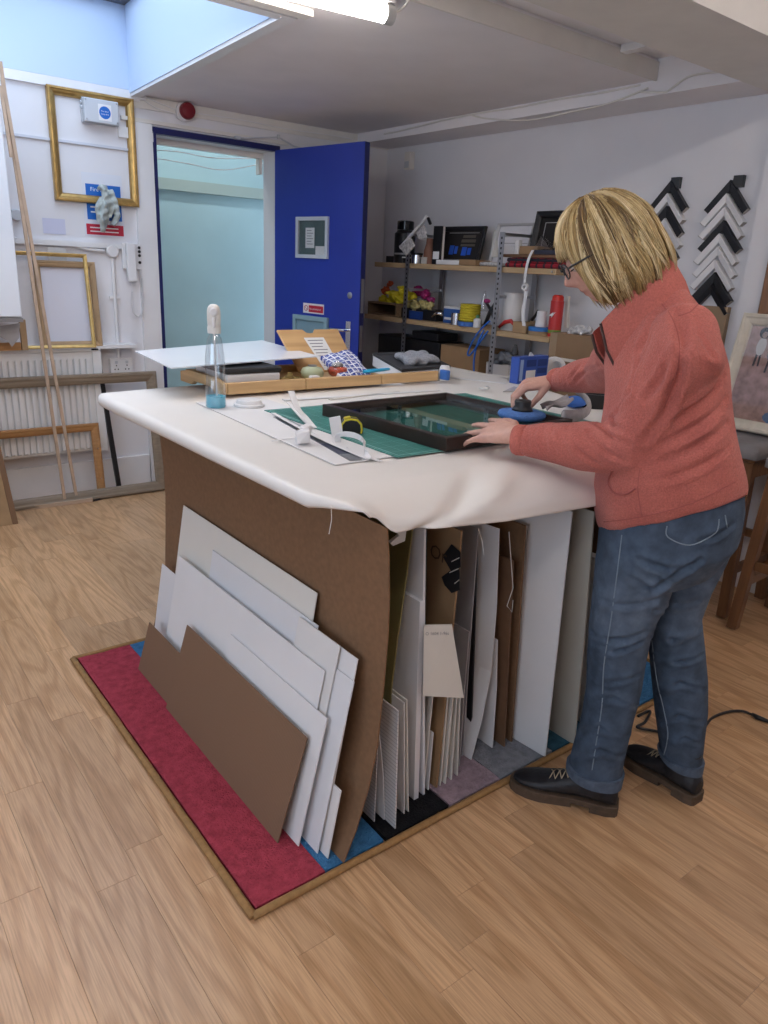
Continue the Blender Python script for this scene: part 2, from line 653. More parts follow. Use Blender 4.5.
def plank_mesh(ln):
    key = round(ln, 2)
    if key not in plank_meshes:
        me = bpy.data.meshes.new('plank')
        g, t = 0.00025, 0.0012
        b = [(g, g, -0.004), (SW - g, g, -0.004), (SW - g, key - g, -0.004), (g, key - g, -0.004)]
        u = [(g, g, -t + 0.0015), (SW - g, g, -t + 0.0015), (SW - g, key - g, -t + 0.0015), (g, key - g, -t + 0.0015)]
        tp = [(2 * g, 2 * g, 0), (SW - 2 * g, 2 * g, 0), (SW - 2 * g, key - 2 * g, 0), (2 * g, key - 2 * g, 0)]
        mb = MB().loft([b, u, tp])
        me.from_pydata([tuple(p) for p in mb.v], [], mb.f)
        fix_normals(me)
        me.materials.append(m_floor)
        plank_meshes[key] = me
    return plank_meshes[key]


while x < XW:
    y = YN + rnd.choice([0.0, 0.21, 0.43, 0.6, 0.33])
    far_mb.box(x, x + SW, YN, y, -0.004, 0) if y > YN else None
    while y < YW + 1.5:
        ln = rnd.choice([0.52, 0.66, 0.80, 0.92, 1.05])
        under_rug = x > 0.62 and x + SW < 2.3 and y > 1.2 and y + ln < 2.5
        if y < YW - 0.02 and plank_in_view(x, x + SW, y, y + ln) and not under_rug and n_strip < 298:
            o = bpy.data.objects.new('plank', plank_mesh(ln))
            COL.objects.link(o)
            o.location = (x, y, 0)
            o.parent = fl
            n_strip += 1
        elif x + SW < XW + 0.1:
            far_mb.box(x + 0.0006, x + SW - 0.0006, y + 0.0006, y + ln - 0.0006, -0.004, 0)
        y += ln
    x += SW
x = 0.538 - SW * 13
while x > XL:
    far_mb.box(x + 0.0006, x + SW - 0.0006, YN, YW, -0.004, 0)
    x -= SW
pl = obj('outer_planking', far_mb, m_floor, fl)
pl['kind'] = 'stuff'

# door wall with opening
DX0, DX1, DZ = 1.806, 2.606, 2.078
wb = MB()
wb.box(XL, DX0, YW, YW + 0.15, 0, 2.80)
wb.box(DX1, XW + 0.2, YW, YW + 0.15, 0, 2.80)
wb.box(DX0, DX1, YW, YW + 0.15, DZ, 2.80)
struct('wall_back', wb, m_wall, origin=(0, YW, 0))
struct('wall_right', MB().box(XW, XW + 0.15, 1.80, YW + 0.15, 0, 2.80), m_wall, origin=(XW, 0, 0))
struct('wall_pier', MB().box(XW - 0.055, XW + 0.15, YN, 1.80, 0, 2.80), m_wall, origin=(XW, 0, 0))
struct('wall_front', MB().box(XL - 0.15, XW + 0.15, YN - 0.15, YN, 0, 2.80), m_wall, origin=(0, YN, 0))
wl = MB()
wl.box(XL - 0.15, XL, YN, -1.3, 0, 2.8)
wl.box(XL - 0.15, XL, 1.7, YW + 0.15, 0, 2.8)
wl.box(XL - 0.15, XL, -1.3, 1.7, 0, 0.6)
wl.box(XL - 0.15, XL, -1.3, 1.7, 2.3, 2.8)
struct('wall_left', wl, m_wall, origin=(XL, 0, 0))
wf = struct('window_1', MB().box(XL - 0.12, XL - 0.06, -1.3, 1.7, 0.6, 0.66).box(XL - 0.12, XL - 0.06, -1.3, 1.7, 2.24, 2.3).box(XL - 0.12, XL - 0.06, 0.17, 0.23, 0.66, 2.24), m_trim)
struct('window_pane', MB().box(XL - 0.095, XL - 0.09, -1.3, 1.7, 0.66, 2.24), glass_mat('window_glass'), wf)

# ceiling: main panel with the light well, raised strip, deep beam, upper ceiling
x0, x1, y0, y1 = WELL
y1 = YW - 0.001
Yd = 2.27                                   # step face of the main ceiling


def xe(y):
    return x1 - (4.56 - y) * 0.061         # the right side of the well runs slightly askew


cb = MB()
cb.box(XL, x0, Yd, YW, ZC, ZC + 0.12)
cb.prism([(xe(Yd), Yd, ZC), (XW, Yd, ZC), (XW, YW, ZC), (xe(YW), YW, ZC)], (0, 0, 0.12))
cb.prism([(x0, Yd, ZC), (xe(Yd), Yd, ZC), (xe(y0), y0, ZC), (x0, y0, ZC)], (0, 0, 0.12))
struct('ceiling', cb, m_ceil, origin=(0, 3, ZC))
struct('ceiling_recess', MB().box(XL, XW, 1.80, Yd, ZC + 0.085, ZC + 0.13), m_ceil, origin=(0, 2, ZC))
struct('ceiling_upper', MB().box(XL, XW, YN, 1.60, 2.62, 2.70), m_ceil, origin=(0, 0, 2.62))
struct('beam_deep', MB().box(XL, XW - 0.001, 1.497, 1.855, 2.20, 2.66), m_cream, origin=(0, 1.6, 2.2))
struct('beam_side', MB().box(3.245, XW - 0.001, 1.856, YW - 0.001, 2.20, ZC + 0.09), m_ceil, origin=(3.4, 3, 2.2))
struct('trim_1', MB().box(XL, 3.244, Yd - 0.012, Yd - 0.001, ZC - 0.004, ZC + 0.07), m_cream)
struct('trim_2', MB().box(2.955, 3.0, 1.86, Yd - 0.012, ZC + 0.055, ZC + 0.084), m_trim)
struct('trim_3', MB().box(x0 - 0.2, 1.635, 2.60, 2.655, ZC - 0.022, ZC - 0.001), m_cream)
# light well walls, lining edge and roof light
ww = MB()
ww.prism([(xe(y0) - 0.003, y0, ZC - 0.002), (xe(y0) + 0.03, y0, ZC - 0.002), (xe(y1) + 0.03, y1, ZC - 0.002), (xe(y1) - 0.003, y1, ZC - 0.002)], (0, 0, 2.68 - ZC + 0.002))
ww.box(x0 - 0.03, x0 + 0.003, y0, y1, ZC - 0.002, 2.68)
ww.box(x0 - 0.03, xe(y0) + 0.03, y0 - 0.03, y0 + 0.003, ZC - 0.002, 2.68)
struct('wall_light_well', ww, m_well_skylit, origin=(0.5, 3.6, ZC))
struct('wall_light_well_back', MB().box(x0, x1, YW - 0.02, YW - 0.001, ZC + 0.013, 2.68), m_well_skylit)
struct('trim_4', MB().prism([(xe(y0), y0 - 0.055, ZC - 0.018), (xe(y0) + 0.055, y0 - 0.055, ZC - 0.018), (xe(YW) + 0.055, YW - 0.022, ZC - 0.018), (xe(YW) + 0.001, YW - 0.022, ZC - 0.018)], (0, 0, 0.017)).box(x0, xe(y0) - 0.001, y0 - 0.055, y0 - 0.001, ZC - 0.018, ZC - 0.001).box(x0, x1 + 0.055, YW - 0.021, YW - 0.001, ZC - 0.035, ZC + 0.012), m_trim)
wn = struct('window_2', MB().box(x0 - 0.03, x1 + 0.03, y1 - 0.07, y1, 2.681, 2.74).box(x0 - 0.03, x1 + 0.03, y0 - 0.03, y0 + 0.05, 2.681, 2.74)
            .box(x1 - 0.05, x1 + 0.03, y0 + 0.05, y1 - 0.07, 2.681, 2.74).box(x0 - 0.03, x0 + 0.05, y0 + 0.05, y1 - 0.07, 2.681, 2.74), mat('roof_light_frame', (0.10, 0.10, 0.11), 0.5))
struct('window_pane', MB().box(x0 + 0.05, x1 - 0.05, y0 + 0.05, y1 - 0.07, 2.715, 2.721), glass_mat('window_glass'), wn)

# corridor behind the door
YC = 5.52
struct('wall_corridor', MB().box(0.8, 4.4, YC, YC + 0.1, 0, 2.6), m_aqua, origin=(2.4, YC, 0))
struct('wall_corridor_left', MB().box(0.75, 0.8, YW + 0.15, YC, 0, 2.6), m_aqua, origin=(0.8, 5, 0))
struct('wall_corridor_right', MB().box(4.4, 4.45, YW + 0.15, YC, 0, 2.6), m_aqua, origin=(4.4, 5, 0))
struct('ceiling_corridor', MB().box(0.75, 4.45, YW + 0.15, YC + 0.1, 2.6, 2.65), m_cream, origin=(2.4, 5, 2.6))
la, lb = at(155, 182, Y=YC - 0.05), at(268, 193, Y=YC - 0.05)
struct('trim_5', MB().box(0.8, 4.4, YC - 0.05, YC, (la.z + lb.z) / 2 - 0.045, (la.z + lb.z) / 2 + 0.03), mat('aqua_ledge', (0.36, 0.43, 0.40), 0.6))
struct('trim_6', MB().box(2.578, 2.60, YW + 0.152, YW + 0.20, 1.95, 2.044), m_cream)
struct('trim_15', MB().box(DX0 - 0.1, DX1 + 0.2, YW + 0.152, YW + 0.19, 2.045, 2.20), m_cream)
lc = bpy.data.lights.new('corridor_lamp', 'AREA')
lc.shape = 'RECTANGLE'
lc.size, lc.size_y = 1.3, 0.12
lc.energy = CORRIDOR_POWER
lc.color = (0.90, 0.97, 1.0)
lo = bpy.data.objects.new('corridor_lamp', lc)
COL.objects.link(lo)
lo.location = (2.3, 5.0, 2.56)

# door lining, architrave, header boards
m_navy = mat('navy_gloss_paint', (0.010, 0.014, 0.10), 0.35)
struct('trim_7', MB().box(DX0 - 0.125, DX0 - 0.012, YW - 0.022, YW, 0, 2.12), m_trim)
struct('trim_8', MB().box(DX0 - 0.012, DX0 + 0.012, YW - 0.016, YW + 0.14, 0, DZ), m_navy)
struct('trim_9', MB().box(DX0 - 0.012, DX1 + 0.03, YW - 0.018, YW + 0.03, DZ - 0.002, DZ + 0.032), m_navy)
struct('trim_10', MB().box(1.62, 2.70, YW - 0.020, YW, 2.122, 2.142).box(1.62, XW, YW - 0.014, YW, 2.195, 2.258), m_cream)
struct('trim_11', MB().box(1.60, 1.80, YW - 0.018, YW, 2.03, 2.085), m_trim)
# rail and sill on the door wall, skirting
struct('trim_12', MB().box(0.2, DX0 - 0.13, YW - 0.028, YW, 1.435, 1.462), m_trim)
struct('trim_13', MB().box(0.2, DX0 - 0.20, YW - 0.10, YW, 0.875, 0.895), m_trim)
struct('trim_14', MB().box(0.9, 1.69, YW - 0.012, YW, 1.965, 1.978), mat('grey_white_paint', (0.60, 0.62, 0.68), 0.5))
struct('baseboard_back', MB().box(XL, DX0 - 0.13, YW - 0.022, YW, 0, 0.19).box(DX1 + 0.05, XW, YW - 0.022, YW, 0, 0.19), m_trim, bevel=0.004)
struct('baseboard_right', MB().box(XW - 0.02, XW, 1.82, YW - 0.022, 0, 0.17).box(XW - 0.085, XW - 0.055, YN, 1.80, 0, 0.13), m_trim, bevel=0.004)

# blue door standing open
hx, hy = 2.600, YW - 0.012
fx, fy = at(360.5, 141, Z=2.06).x, at(360.5, 141, Z=2.06).y
dv = Vector((fx - hx, fy - hy, 0))
dv = dv.normalized()
fe = at(358.8, 250, Y=3.80)
dv = (Vector((fe.x, 3.80, 0)) - Vector((hx, hy, 0))).normalized()
dn = Vector((-dv.y, dv.x, 0))              # towards the shelf side
if dn.x < 0:
    dn = -dn
DL = 0.805
m_blue = mat('royal_blue_gloss_paint', (0.022, 0.045, 0.34), 0.36, noise=(3, 0.08), bump=(30, 0.03))
door = struct('door_1', MB().slab(V(hx, hy, 0.01), dv * DL, V(0, 0, 2.073), dn * 0.042), m_blue, origin=(hx, hy, 0), bevel=0.002)
door['label'] = 'blue painted door standing open with a small glazed panel and steel handle'
struct('door_edge', MB().slab(V(hx, hy, 0.01) + dv * (DL + 0.0005) + dn * 0.002, dv * 0.002, V(0, 0, 2.071), dn * 0.038), m_navy, door)
Pd = V(hx, hy, 0)


def on_door(px, py):
    """(along, height) on the door's room face"""
    d = px_dir(px, py)
    n = dn
    t = (Pd - CAM_P).dot(n) / d.dot(n)
    p = CAM_P + d * t
    return (p - Pd).dot(dv), p.z


def door_slab(name, a0, a1, z0, z1, proud, m, start=0.0, **k):
    return struct(name, MB().slab(Pd + dv * a0 + V(0, 0, z0) - dn * start, dv * (a1 - a0), V(0, 0, z1 - z0), -dn * proud), m, door, **k)


a0, z1 = on_door(297.5, 217); a1, z0 = on_door(329, 259)
a1 = on_door(329, 238)[0]
m_vp = mat('vision_panel_bead', (0.55, 0.60, 0.66), 0.4)
for nm, q in (('glazing_bead', (a0, a0 + 0.022, z0, z1)), ('glazing_bead', (a1 - 0.022, a1, z0, z1)), ('glazing_bead', (a0 + 0.022, a1 - 0.022, z0, z0 + 0.022)), ('glazing_bead', (a0 + 0.022, a1 - 0.022, z1 - 0.022, z1))):
    door_slab(nm, *q, 0.016, m_vp)
door_slab('vision_backing', a0 + 0.022, a1 - 0.022, z0 + 0.022, z1 - 0.022, 0.002, mat('grey_green_glass_back', (0.09, 0.12, 0.12), 0.3))
m_paper = mat('white_paper', (0.78, 0.78, 0.78), 0.8)
w_ = a1 - a0
door_slab('notice', a0 + w_ * 0.28, a0 + w_ * 0.56, z0 + (z1 - z0) * 0.25, z0 + (z1 - z0) * 0.74, 0.001, m_paper, 0.0025)
door_slab('notice', a0 + w_ * 0.60, a0 + w_ * 0.95, z0 + (z1 - z0) * 0.07, z0 + (z1 - z0) * 0.30, 0.001, m_paper, 0.0025)
m_ink = mat('grey_print', (0.22, 0.22, 0.24), 0.8)
for k in range(6):
    zz = z0 + (z1 - z0) * (0.68 - 0.065 * k)
    door_slab('print_line', a0 + w_ * 0.32, a0 + w_ * (0.52 if k % 2 else 0.47), zz - 0.004, zz, 0.0003, m_ink, 0.004)
door_slab('vision_glass', a0 + 0.02, a1 - 0.02, z0 + 0.02, z1 - 0.02, 0.002, glass_mat('notice_glass', refl=0.25), 0.008)
# pale blue hatch plate with raised border, red and white sign
a0, z1 = on_door(295, 314); a1 = on_door(329, 320)[0]
m_hatch = mat('pale_blue_paint', (0.20, 0.33, 0.40), 0.5)
door_slab('hatch_plate', a0, a1, z1 - 0.24, z1, 0.008, m_hatch)
b_ = 0.028
for q in ((a0, a0 + b_, z1 - 0.24, z1), (a1 - b_, a1, z1 - 0.24, z1), (a0 + b_, a1 - b_, z1 - b_, z1), (a0 + b_, a1 - b_, z1 - 0.24, z1 - 0.24 + b_)):
    door_slab('hatch_border', *q, 0.012, mat('pale_blue_border', (0.26, 0.41, 0.47), 0.5), 0.0085)
a0, z0 = on_door(303.5, 312.5); a1, z1 = on_door(324, 307.5)
z1 = z0 + 0.062
sg = door_slab('door_sign', a0, a1, z0, z1, 0.003, m_white_pl)
m_red = mat('sign_red', (0.50, 0.02, 0.05), 0.4)
sred = door_slab('sign_panel', a0 + (a1 - a0) * 0.28, a1 - 0.004, z0 + 0.008, z1 - 0.012, 0.0008, m_red, 0.0035)
o = obj('sign_text', text_mb('No admittance', 0.0185, Pd + dv * (a0 + (a1 - a0) * 0.31) + V(0, 0, z0 + 0.023) - dn * 0.0047, dv, V(0, 0, 1), 0.0004), m_white_pl, door)
rc = Pd + dv * (a0 + (a1 - a0) * 0.145) + V(0, 0, (z0 + z1) / 2) - dn * 0.004
ring = MB().tube([rc + dv * (0.016 * math.cos(t)) + V(0, 0, 0.016 * math.sin(t)) for t in [2 * math.pi * k / 20 for k in range(21)]], 0.0022, 5, cap=False)
ring.tube([rc + dv * -0.011 + V(0, 0, 0.011), rc + dv * 0.011 + V(0, 0, -0.011)], 0.002, 5)
obj('sign_symbol', ring, mat('sign_symbol_ink', (0.45, 0.10, 0.12), 0.5), door)
# lever handle with long plate, round escutcheon, latch plates on the door edge
a0, z1 = on_door(346.5, 321); z0 = z1 - 0.20
door_slab('handle_plate', a0, a0 + 0.042, z0, z1, 0.007, m_chrome, bevel=0.002)
lp = Pd + dv * (a0 + 0.02) + V(0, 0, z1 - 0.055)
obj('lever', MB().tube([lp, lp - dn * 0.045, lp - dn * 0.05 - dv * 0.03, lp - dn * 0.05 - dv * 0.115], [0.009, 0.009, 0.0095, 0.0085], 10), m_chrome, door, smooth=40)
ka, kz = on_door(351, 295.5)
kp = Pd + dv * (a0 + 0.024) + V(0, 0, kz)
obj('lock_escutcheon', MB().lathe(kp - dn * 0.0005, [(0.0, 0), (0.020, 0), (0.020, 0.004), (0.016, 0.007), (0.0, 0.008)], 20, axis=-dn), m_steel, door, smooth=40)
for zz, hh in ((kz - 0.10, 0.20), (z0 + 0.02, 0.16)):
    obj('lock_plate', MB().slab(V(hx, hy, zz) + dv * (DL + 0.0027) + dn * 0.009, dv * 0.001, V(0, 0, hh), dn * 0.024), m_steel, door)

# tube light fittings (one in view under the main ceiling, two unseen ones added to light the near half)
m_tube = mat('tube_diffuser', (0.9, 0.9, 0.9), 0.4, emit=((1.0, 0.92, 0.86), TUBE_STRENGTH))


def tube_light(name, label, a, b, zt):
    t = thing(name, label, 'light', ((a[0] + b[0]) / 2, (a[1] + b[1]) / 2, zt))
    a, b = V(a[0], a[1], zt), V(b[0], b[1], zt)
    u = (b - a).normalized()
    s = u.cross(V(0, 0, 1))
    mb = MB().slab(a - s * 0.03 + V(0, 0, -0.014), b - a, s * 0.06, V(0, 0, 0.012))
    obj('batten', mb, m_white_pl, t)
    c = V(0, 0, -0.043)
    obj('diffuser', MB().cyl(a + u * 0.03 + c, b - u * 0.03 + c, 0.028, 14), m_tube, t, smooth=40)
    for p, q in ((a, u), (b, -u)):
        obj('end_cap', MB().cyl(p + c - q * 0.005, p + c + q * 0.028, 0.031, 14), mat('tube_end_cap', (0.45, 0.44, 0.43), 0.5), t, smooth=40)
    return t


tube_light('tube_light', 'glowing white tube light on the ceiling beside the light well', (0.30, 2.49), (1.77, 2.322), ZC)
tube_light('tube_light', 'added unseen tube light over the near half of the room behind the deep beam', (-0.8, 0.1), (0.7, 0.1), 2.62)
tube_light('tube_light', 'added unseen tube light near the pier on the upper ceiling', (1.5, 0.1), (3.0, 0.1), 2.62)

# ================================================================== WORKBENCH, RUG, BOARDS
TT = 0.93                                   # bench top
m_rug = {}
for k, c in dict(red=(0.36, 0.050, 0.075), blue=(0.050, 0.17, 0.34), black=(0.012, 0.012, 0.014), lilac=(0.34, 0.25, 0.29), grey=(0.25, 0.26, 0.29), teal=(0.045, 0.13, 0.19)).items():
    m_rug[k] = mat('carpet_' + k, c, 0.95, noise=(45, 0.22), bump=(160, 0.9), spec=0.1)
m_bind = mat('rug_binding', (0.30, 0.165, 0.06), 0.8, noise=(60, 0.15), bump=(120, 0.3))
RX0, RX1, RY0, RY1 = 0.603, 2.40, 1.158, 2.522
rug = thing('rug', 'patchwork rug of red, blue, black and lilac carpet pieces under the workbench', 'rug', ((RX0 + RX1) / 2, (RY0 + RY1) / 2, 0))


def carpet(x0, x1, y0, y1, m, wob=0.0, h=0.013):
    mb = MB()
    n = 30
    g = RNG.normal(0, 0.0009, (n + 1, 7))

    def fn(u, v):
        i, j = round(u * n), round(v * 6)
        return (x0 + (x1 - x0) * v + (wob * math.sin(u * 9 + x0 * 7) if 0 < v else 0), y0 + (y1 - y0) * u, h + g[i][j])
    mb.grid(fn, n, 6, thick=(0, 0, -h + 0.001))
    return obj('carpet_piece', mb, m, rug, smooth=50)


ri = 0.014
carpet(RX0 + ri, 0.804, RY0 + ri, RY1 - ri, m_rug['red'])
carpet(0.805, 0.985, RY0 + ri, RY1 - ri, m_rug['blue'], 0.004)
carpet(0.992, 1.205, RY0 + ri, RY1 - ri, m_rug['black'], 0.004)
carpet(1.212, 1.405, RY0 + ri, RY1 - ri, m_rug['lilac'], 0.004)
carpet(1.412, 1.64, RY0 + ri, RY1 - ri, m_rug['grey'], 0.003)
carpet(1.645, 2.0, RY0 + ri, RY1 - ri, m_rug['teal'])
carpet(2.002, RX1 - ri, RY0 + ri, RY1 - ri, m_rug['blue'])
for a, b in (((RX0, RY0), (RX1, RY0)), ((RX1, RY0), (RX1, RY1)), ((RX1, RY1), (RX0, RY1)), ((RX0, RY1), (RX0, RY0))):
    n = 24
    obj('binding', MB().tube([V(a[0] + (b[0] - a[0]) * k / n, a[1] + (b[1] - a[1]) * k / n, 0.0085 + 0.0008 * math.sin(k * 2.1)) for k in range(n + 1)], 0.0105, 8, flat=0.8), m_bind, rug, smooth=True)

# --- bench
m_hard = mat('hardboard_brown', (0.205, 0.115, 0.062), 0.75, noise=(70, 0.10), spec=0.3)
m_hard_w = stripe_mat('hardboard_textured', (0.20, 0.115, 0.066), (0.175, 0.098, 0.056), 0.006, 0.45, axis=1, rough=0.8)
m_mdf = mat('mdf_brown', (0.16, 0.085, 0.045), 0.75, noise=(30, 0.08))
m_cover = mat('white_paper_cover', (0.80, 0.765, 0.72), 0.42, noise=(5, 0.02), bump=(9, 0.08))
bench = thing('workbench', 'large workbench draped in white paper with brown hardboard sides', 'workbench', (1.72, 1.9, 0.013))
BX0, BX1, BY0, BY1 = 0.99, 2.18, 1.28, 2.42
for cx in (BX0 + 0.04, BX1 - 0.04):
    for cy in (BY0 + 0.60, BY1 - 0.04):
        obj('leg', MB().box(cx - 0.035, cx + 0.035, cy - 0.035, cy + 0.035, 0.0135, 0.872), m_mdf, bench)
obj('back_panel', MB().box(BX0, BX1, BY1, BY1 + 0.012, 0.0135, 0.872), m_mdf, bench)
obj('side_panel', MB().box(BX1, BX1 + 0.012, BY0, BY1, 0.0135, 0.872), m_mdf, bench)
obj('worktop', MB().prism([(0.955, 1.31, 0.873), (2.22, 1.31, 0.873), (2.60, 2.45, 0.873), (2.60, 2.84, 0.873), (0.89, 2.62, 0.873), (0.89, 1.40, 0.873)], (0, 0, 0.047)), m_mdf, bench)
# the loose paper cover: flat on top, rolled over the left edge, billowing down over the near edge
NU, NV = 90, 110


def cover_pt(u, v):
    # u: left .. right, v: near .. far ; arc-length style parameters
    fx = 0.83 + (2.665 - 0.83) * ((u - 0.06) / 0.94)
    x, z, y = fx, TT, 0.0
    # near edge profile
    yf = 2.69 + 0.126 * (fx - 0.83)          # slanting far edge
    y = 1.30 + (yf - 1.30) * max(0, (v - 0.22) / 0.78)
    xr = 2.66 - 0.31 * max(0, 2.5 - y)
    fx = x = 0.83 + (xr - 0.83) * ((u - 0.06) / 0.94)
    if v > 0.22:
        y = 1.30 + (yf - 1.30) * ((v - 0.22) / 0.78)
    else:
        s = (0.22 - v) / 0.22                # 0..1 outwards and down
        sag = 0.35 + 0.65 * min(1.0, max(0.0, (fx - 0.95) / 0.45))
        reach = 0.135 + 0.075 * min(1.0, max(0, (fx - 0.9) / 0.7)) - 0.05 * min(1.0, max(0, (fx - 1.6) / 0.15))
        a = s * 1.72
        y = 1.30 - reach * math.sin(min(a, 1.5708)) - 0.012 * max(0, a - 1.57)
        drop = 0.026 + 0.046 * min(1, max(0, (fx - 0.85) / 0.07)) + 0.018 * min(1, max(0, (fx - 0.97) / 0.3))
        z = TT - drop * (1 - math.cos(a)) / (1 - math.cos(1.72))
        z += 0.006 * math.sin(fx * 9.0 + 1.0) * math.sin(s * 3.14) + 0.004 * math.sin(fx * 21 + s * 4) * s * (1 - s) * 2
        # fold near the left corner
        dd = (fx - (1.02 + 0.28 * (1 - s))) / 0.035
        z -= 0.016 * math.exp(-dd * dd) * math.sin(s * 3.14)
        y += 0.018 * math.exp(-dd * dd) * s
        d3 = (fx - (1.12 + 0.30 * (1 - s))) / 0.05
        z += 0.010 * math.exp(-d3 * d3) * math.sin(s * 3.14)
        y -= 0.010 * math.exp(-d3 * d3) * math.sin(s * 3.14)
    z += 0.0011 * math.sin(x * 5 + y * 3.3) * math.sin(y * 6 - x * 2) - 0.0005
    if u < 0.06:
        s = (0.06 - u) / 0.06
        a = s * 2.6
        near = min(1.0, max(0.0, (y - 1.15) / 0.2))
        r = 0.018 + 0.006 * min(1, max(0, (y - 1.3) / 1.2))
        s2 = max(0.0, (0.22 - v) / 0.22)
        r *= 1 - min(1, s2 * 1.3)
        x = 0.83 - r * math.sin(a)
        z = z - r * (1 - math.cos(a))
    if v <= 0.22:
        s2 = (0.22 - v) / 0.22
        x += 0.058 * s2 * max(0.0, 1 - max(0.0, u - 0.06) / 0.14)
    return (x, y, z)


cv = obj('paper_cover', MB().grid(cover_pt, NU, NV), m_cover, bench, smooth=True)
sm = cv.modifiers.new('thick', 'SOLIDIFY'); sm.thickness = 0.0015; sm.offset = -1
# torn paper and tape hanging under the cover
obj('paper_flap', MB().add([at(120, 412, Z=0.86), at(158, 433, Z=0.85), at(157, 424, Z=0.875), at(122, 404, Z=0.875)], [(0, 1, 2, 3)]), m_cover, bench)
tp = [at(395, 527, Y=1.2), at(407, 527, Y=1.2), at(405, 541, Y=1.2), at(393, 546, Y=1.2), at(390, 543, Y=1.2), at(399, 536, Y=1.2)]
obj('tape_scrap', MB().prism([tp[0], tp[1], tp[2], tp[3], tp[4], tp[5]], (0.004, 0.012, 0)), mat('clear_tape', (0.62, 0.62, 0.60), 0.3), bench)
for i, (a, b) in enumerate((((331, 505), (329, 534)), ((478, 528), (484, 555)))):
    p, q = at(*a, Y=1.165), at(*b, Y=1.165)
    obj('loose_thread', MB().tube([p, (p + q) / 2 + V(0.004, 0, 0), q], 0.0007, 5), m_cover, bench)

# --- big hardboard sheet closing the bench's left side
m_card = mat('white_mount_card', (0.74, 0.73, 0.73), 0.7, noise=(8, 0.015))
m_card2 = mat('cream_mount_card', (0.71, 0.68, 0.62), 0.7, noise=(8, 0.015))
m_card_shadeb = mat('warm_shaded_mount_card', (0.71, 0.69, 0.67), 0.7, noise=(8, 0.015))  # darker copy of the white card; shading between leaning boards put into colour
m_card_shadec = mat('cool_shaded_mount_card', (0.70, 0.70, 0.715), 0.7, noise=(8, 0.015))  # cooler copy, its shade also coloured in to set boards apart
m_foam = mat('white_foam_board', (0.76, 0.76, 0.79), 0.6)
m_edge = mat('card_core_edge', (0.80, 0.78, 0.74), 0.8)


def lean_sheet(name, label, cat, y0, y1, h, xb, m_, th, mt, bow=0.0, group=None, poly=None, z0=0.0135):
    """sheet standing on the rug, face towards -x, leaning right; built as a bowed slab"""
    mb = MB()
    n = 8

    def fn(u, v):
        z = h * v
        return (xb + m_ * z + bow * math.sin(v * math.pi) * (1 - u) , y0 + (y1 - y0) * u, z0 + z)
    mb.grid(fn, n if bow else 1, n if bow else 1, thick=(th, 0, -m_ * th))
    o = obj(name, mb, mt, smooth=20 if bow else False)
    return tag(o, label, cat, group)


_prof = [(0.0, 0.854), (0.079, 0.888), (0.19, 0.921), (0.306, 0.942), (0.464, 0.951), (0.588, 0.956), (0.69, 0.954), (0.789, 0.947), (0.865, 0.938)]
_mb = MB()


def _hb(u, v):
    k = v * 8
    i = min(7, int(k))
    z0_, x0_ = _prof[i]
    z1_, x1_ = _prof[i + 1]
    return (x0_ + (x1_ - x0_) * (k - i), 1.168 + 1.302 * u, 0.0135 + (z0_ + (z1_ - z0_) * (k - i)) * 0.99)


_mb.grid(_hb, 4, 8, thick=(0.004, 0, -0.0005))
tag(obj('hardboard_sheet', _mb, m_hard, smooth=40), 'big brown hardboard sheet covering the left side of the workbench', 'board')


def plane_at(px, xb, m_):
    d = px_dir(*px)
    t = (xb + m_ * CAM_P.z) / (d.x - m_ * d.z)
    return CAM_P + d * t


def leaning(name, label, TR, TL, xb, m_, th, mt, y0=None, y1=None):
    a, b = plane_at(TR, xb, m_), plane_at(TL, xb, m_)
    return lean_sheet(name, label, 'board', a.y if y0 is None else y0, b.y if y1 is None else y1, (a.z + b.z) / 2 - 0.0135, xb, m_, th, mt)


leaning('mount_board', 'tallest cream mount board at the back of the leaning stack', (318, 592), (179.5, 503), 0.846, 0.165, .0025, m_card2, y1=2.28)
leaning('mount_board', 'white mount board just below the tallest cream one in the leaning stack', (319, 623), (213, 552), 0.840, 0.165, .0025, m_card_shadec)
leaning('mount_board', 'narrow white board peeking out right of the upper leaning boards', (341, 645), (300, 617), 0.812, 0.205, .0025, m_card_shadeb)
leaning('mount_board', 'tall white board rightmost in the leaning stack, against the hardboard', (358, 662), (320, 628), 0.834, 0.180, .0025, m_card)
leaning('mount_board', 'wide white mount board behind the brown step-shaped boards', (326, 669), (179.5, 557), 0.805, 0.205, .0025, m_card)
leaning('mount_board', 'white board whose right edge nearly reaches the rug front', (355, 681), (300, 640), 0.818, 0.205, .0025, m_card_shadec)
leaning('mount_board', 'low small white board at the right foot of the leaning stack', (347, 795), (320, 770), 0.830, 0.180, .0025, m_card_shadeb, y0=1.20)
leaning('mount_board', 'small low white board beside the foot of the foremost white board', (335, 773), (308, 750), 0.826, 0.190, .0025, m_card, y0=1.245)
leaning('mount_board', 'foremost white mount board directly behind the brown textured board', (328, 718), (231, 634), 0.792, 0.225, .003, m_card)
leaning('mount_board', 'thin white board showing as a sliver at the left end of the stack', (200, 590), (166, 571), 0.843, 0.165, .0025, m_card_shadec, y1=2.39)
leaning('textured_board', 'low brown textured board showing left behind the larger brown one', (181, 650), (154, 629), 0.768, 0.290, .003, m_hard_w, y0=1.9, y1=2.32)
leaning('textured_board', 'large brown textured board at the front of the leaning stack on red carpet', (310, 732), (187, 629), 0.755, 0.300, .003, m_hard_w)


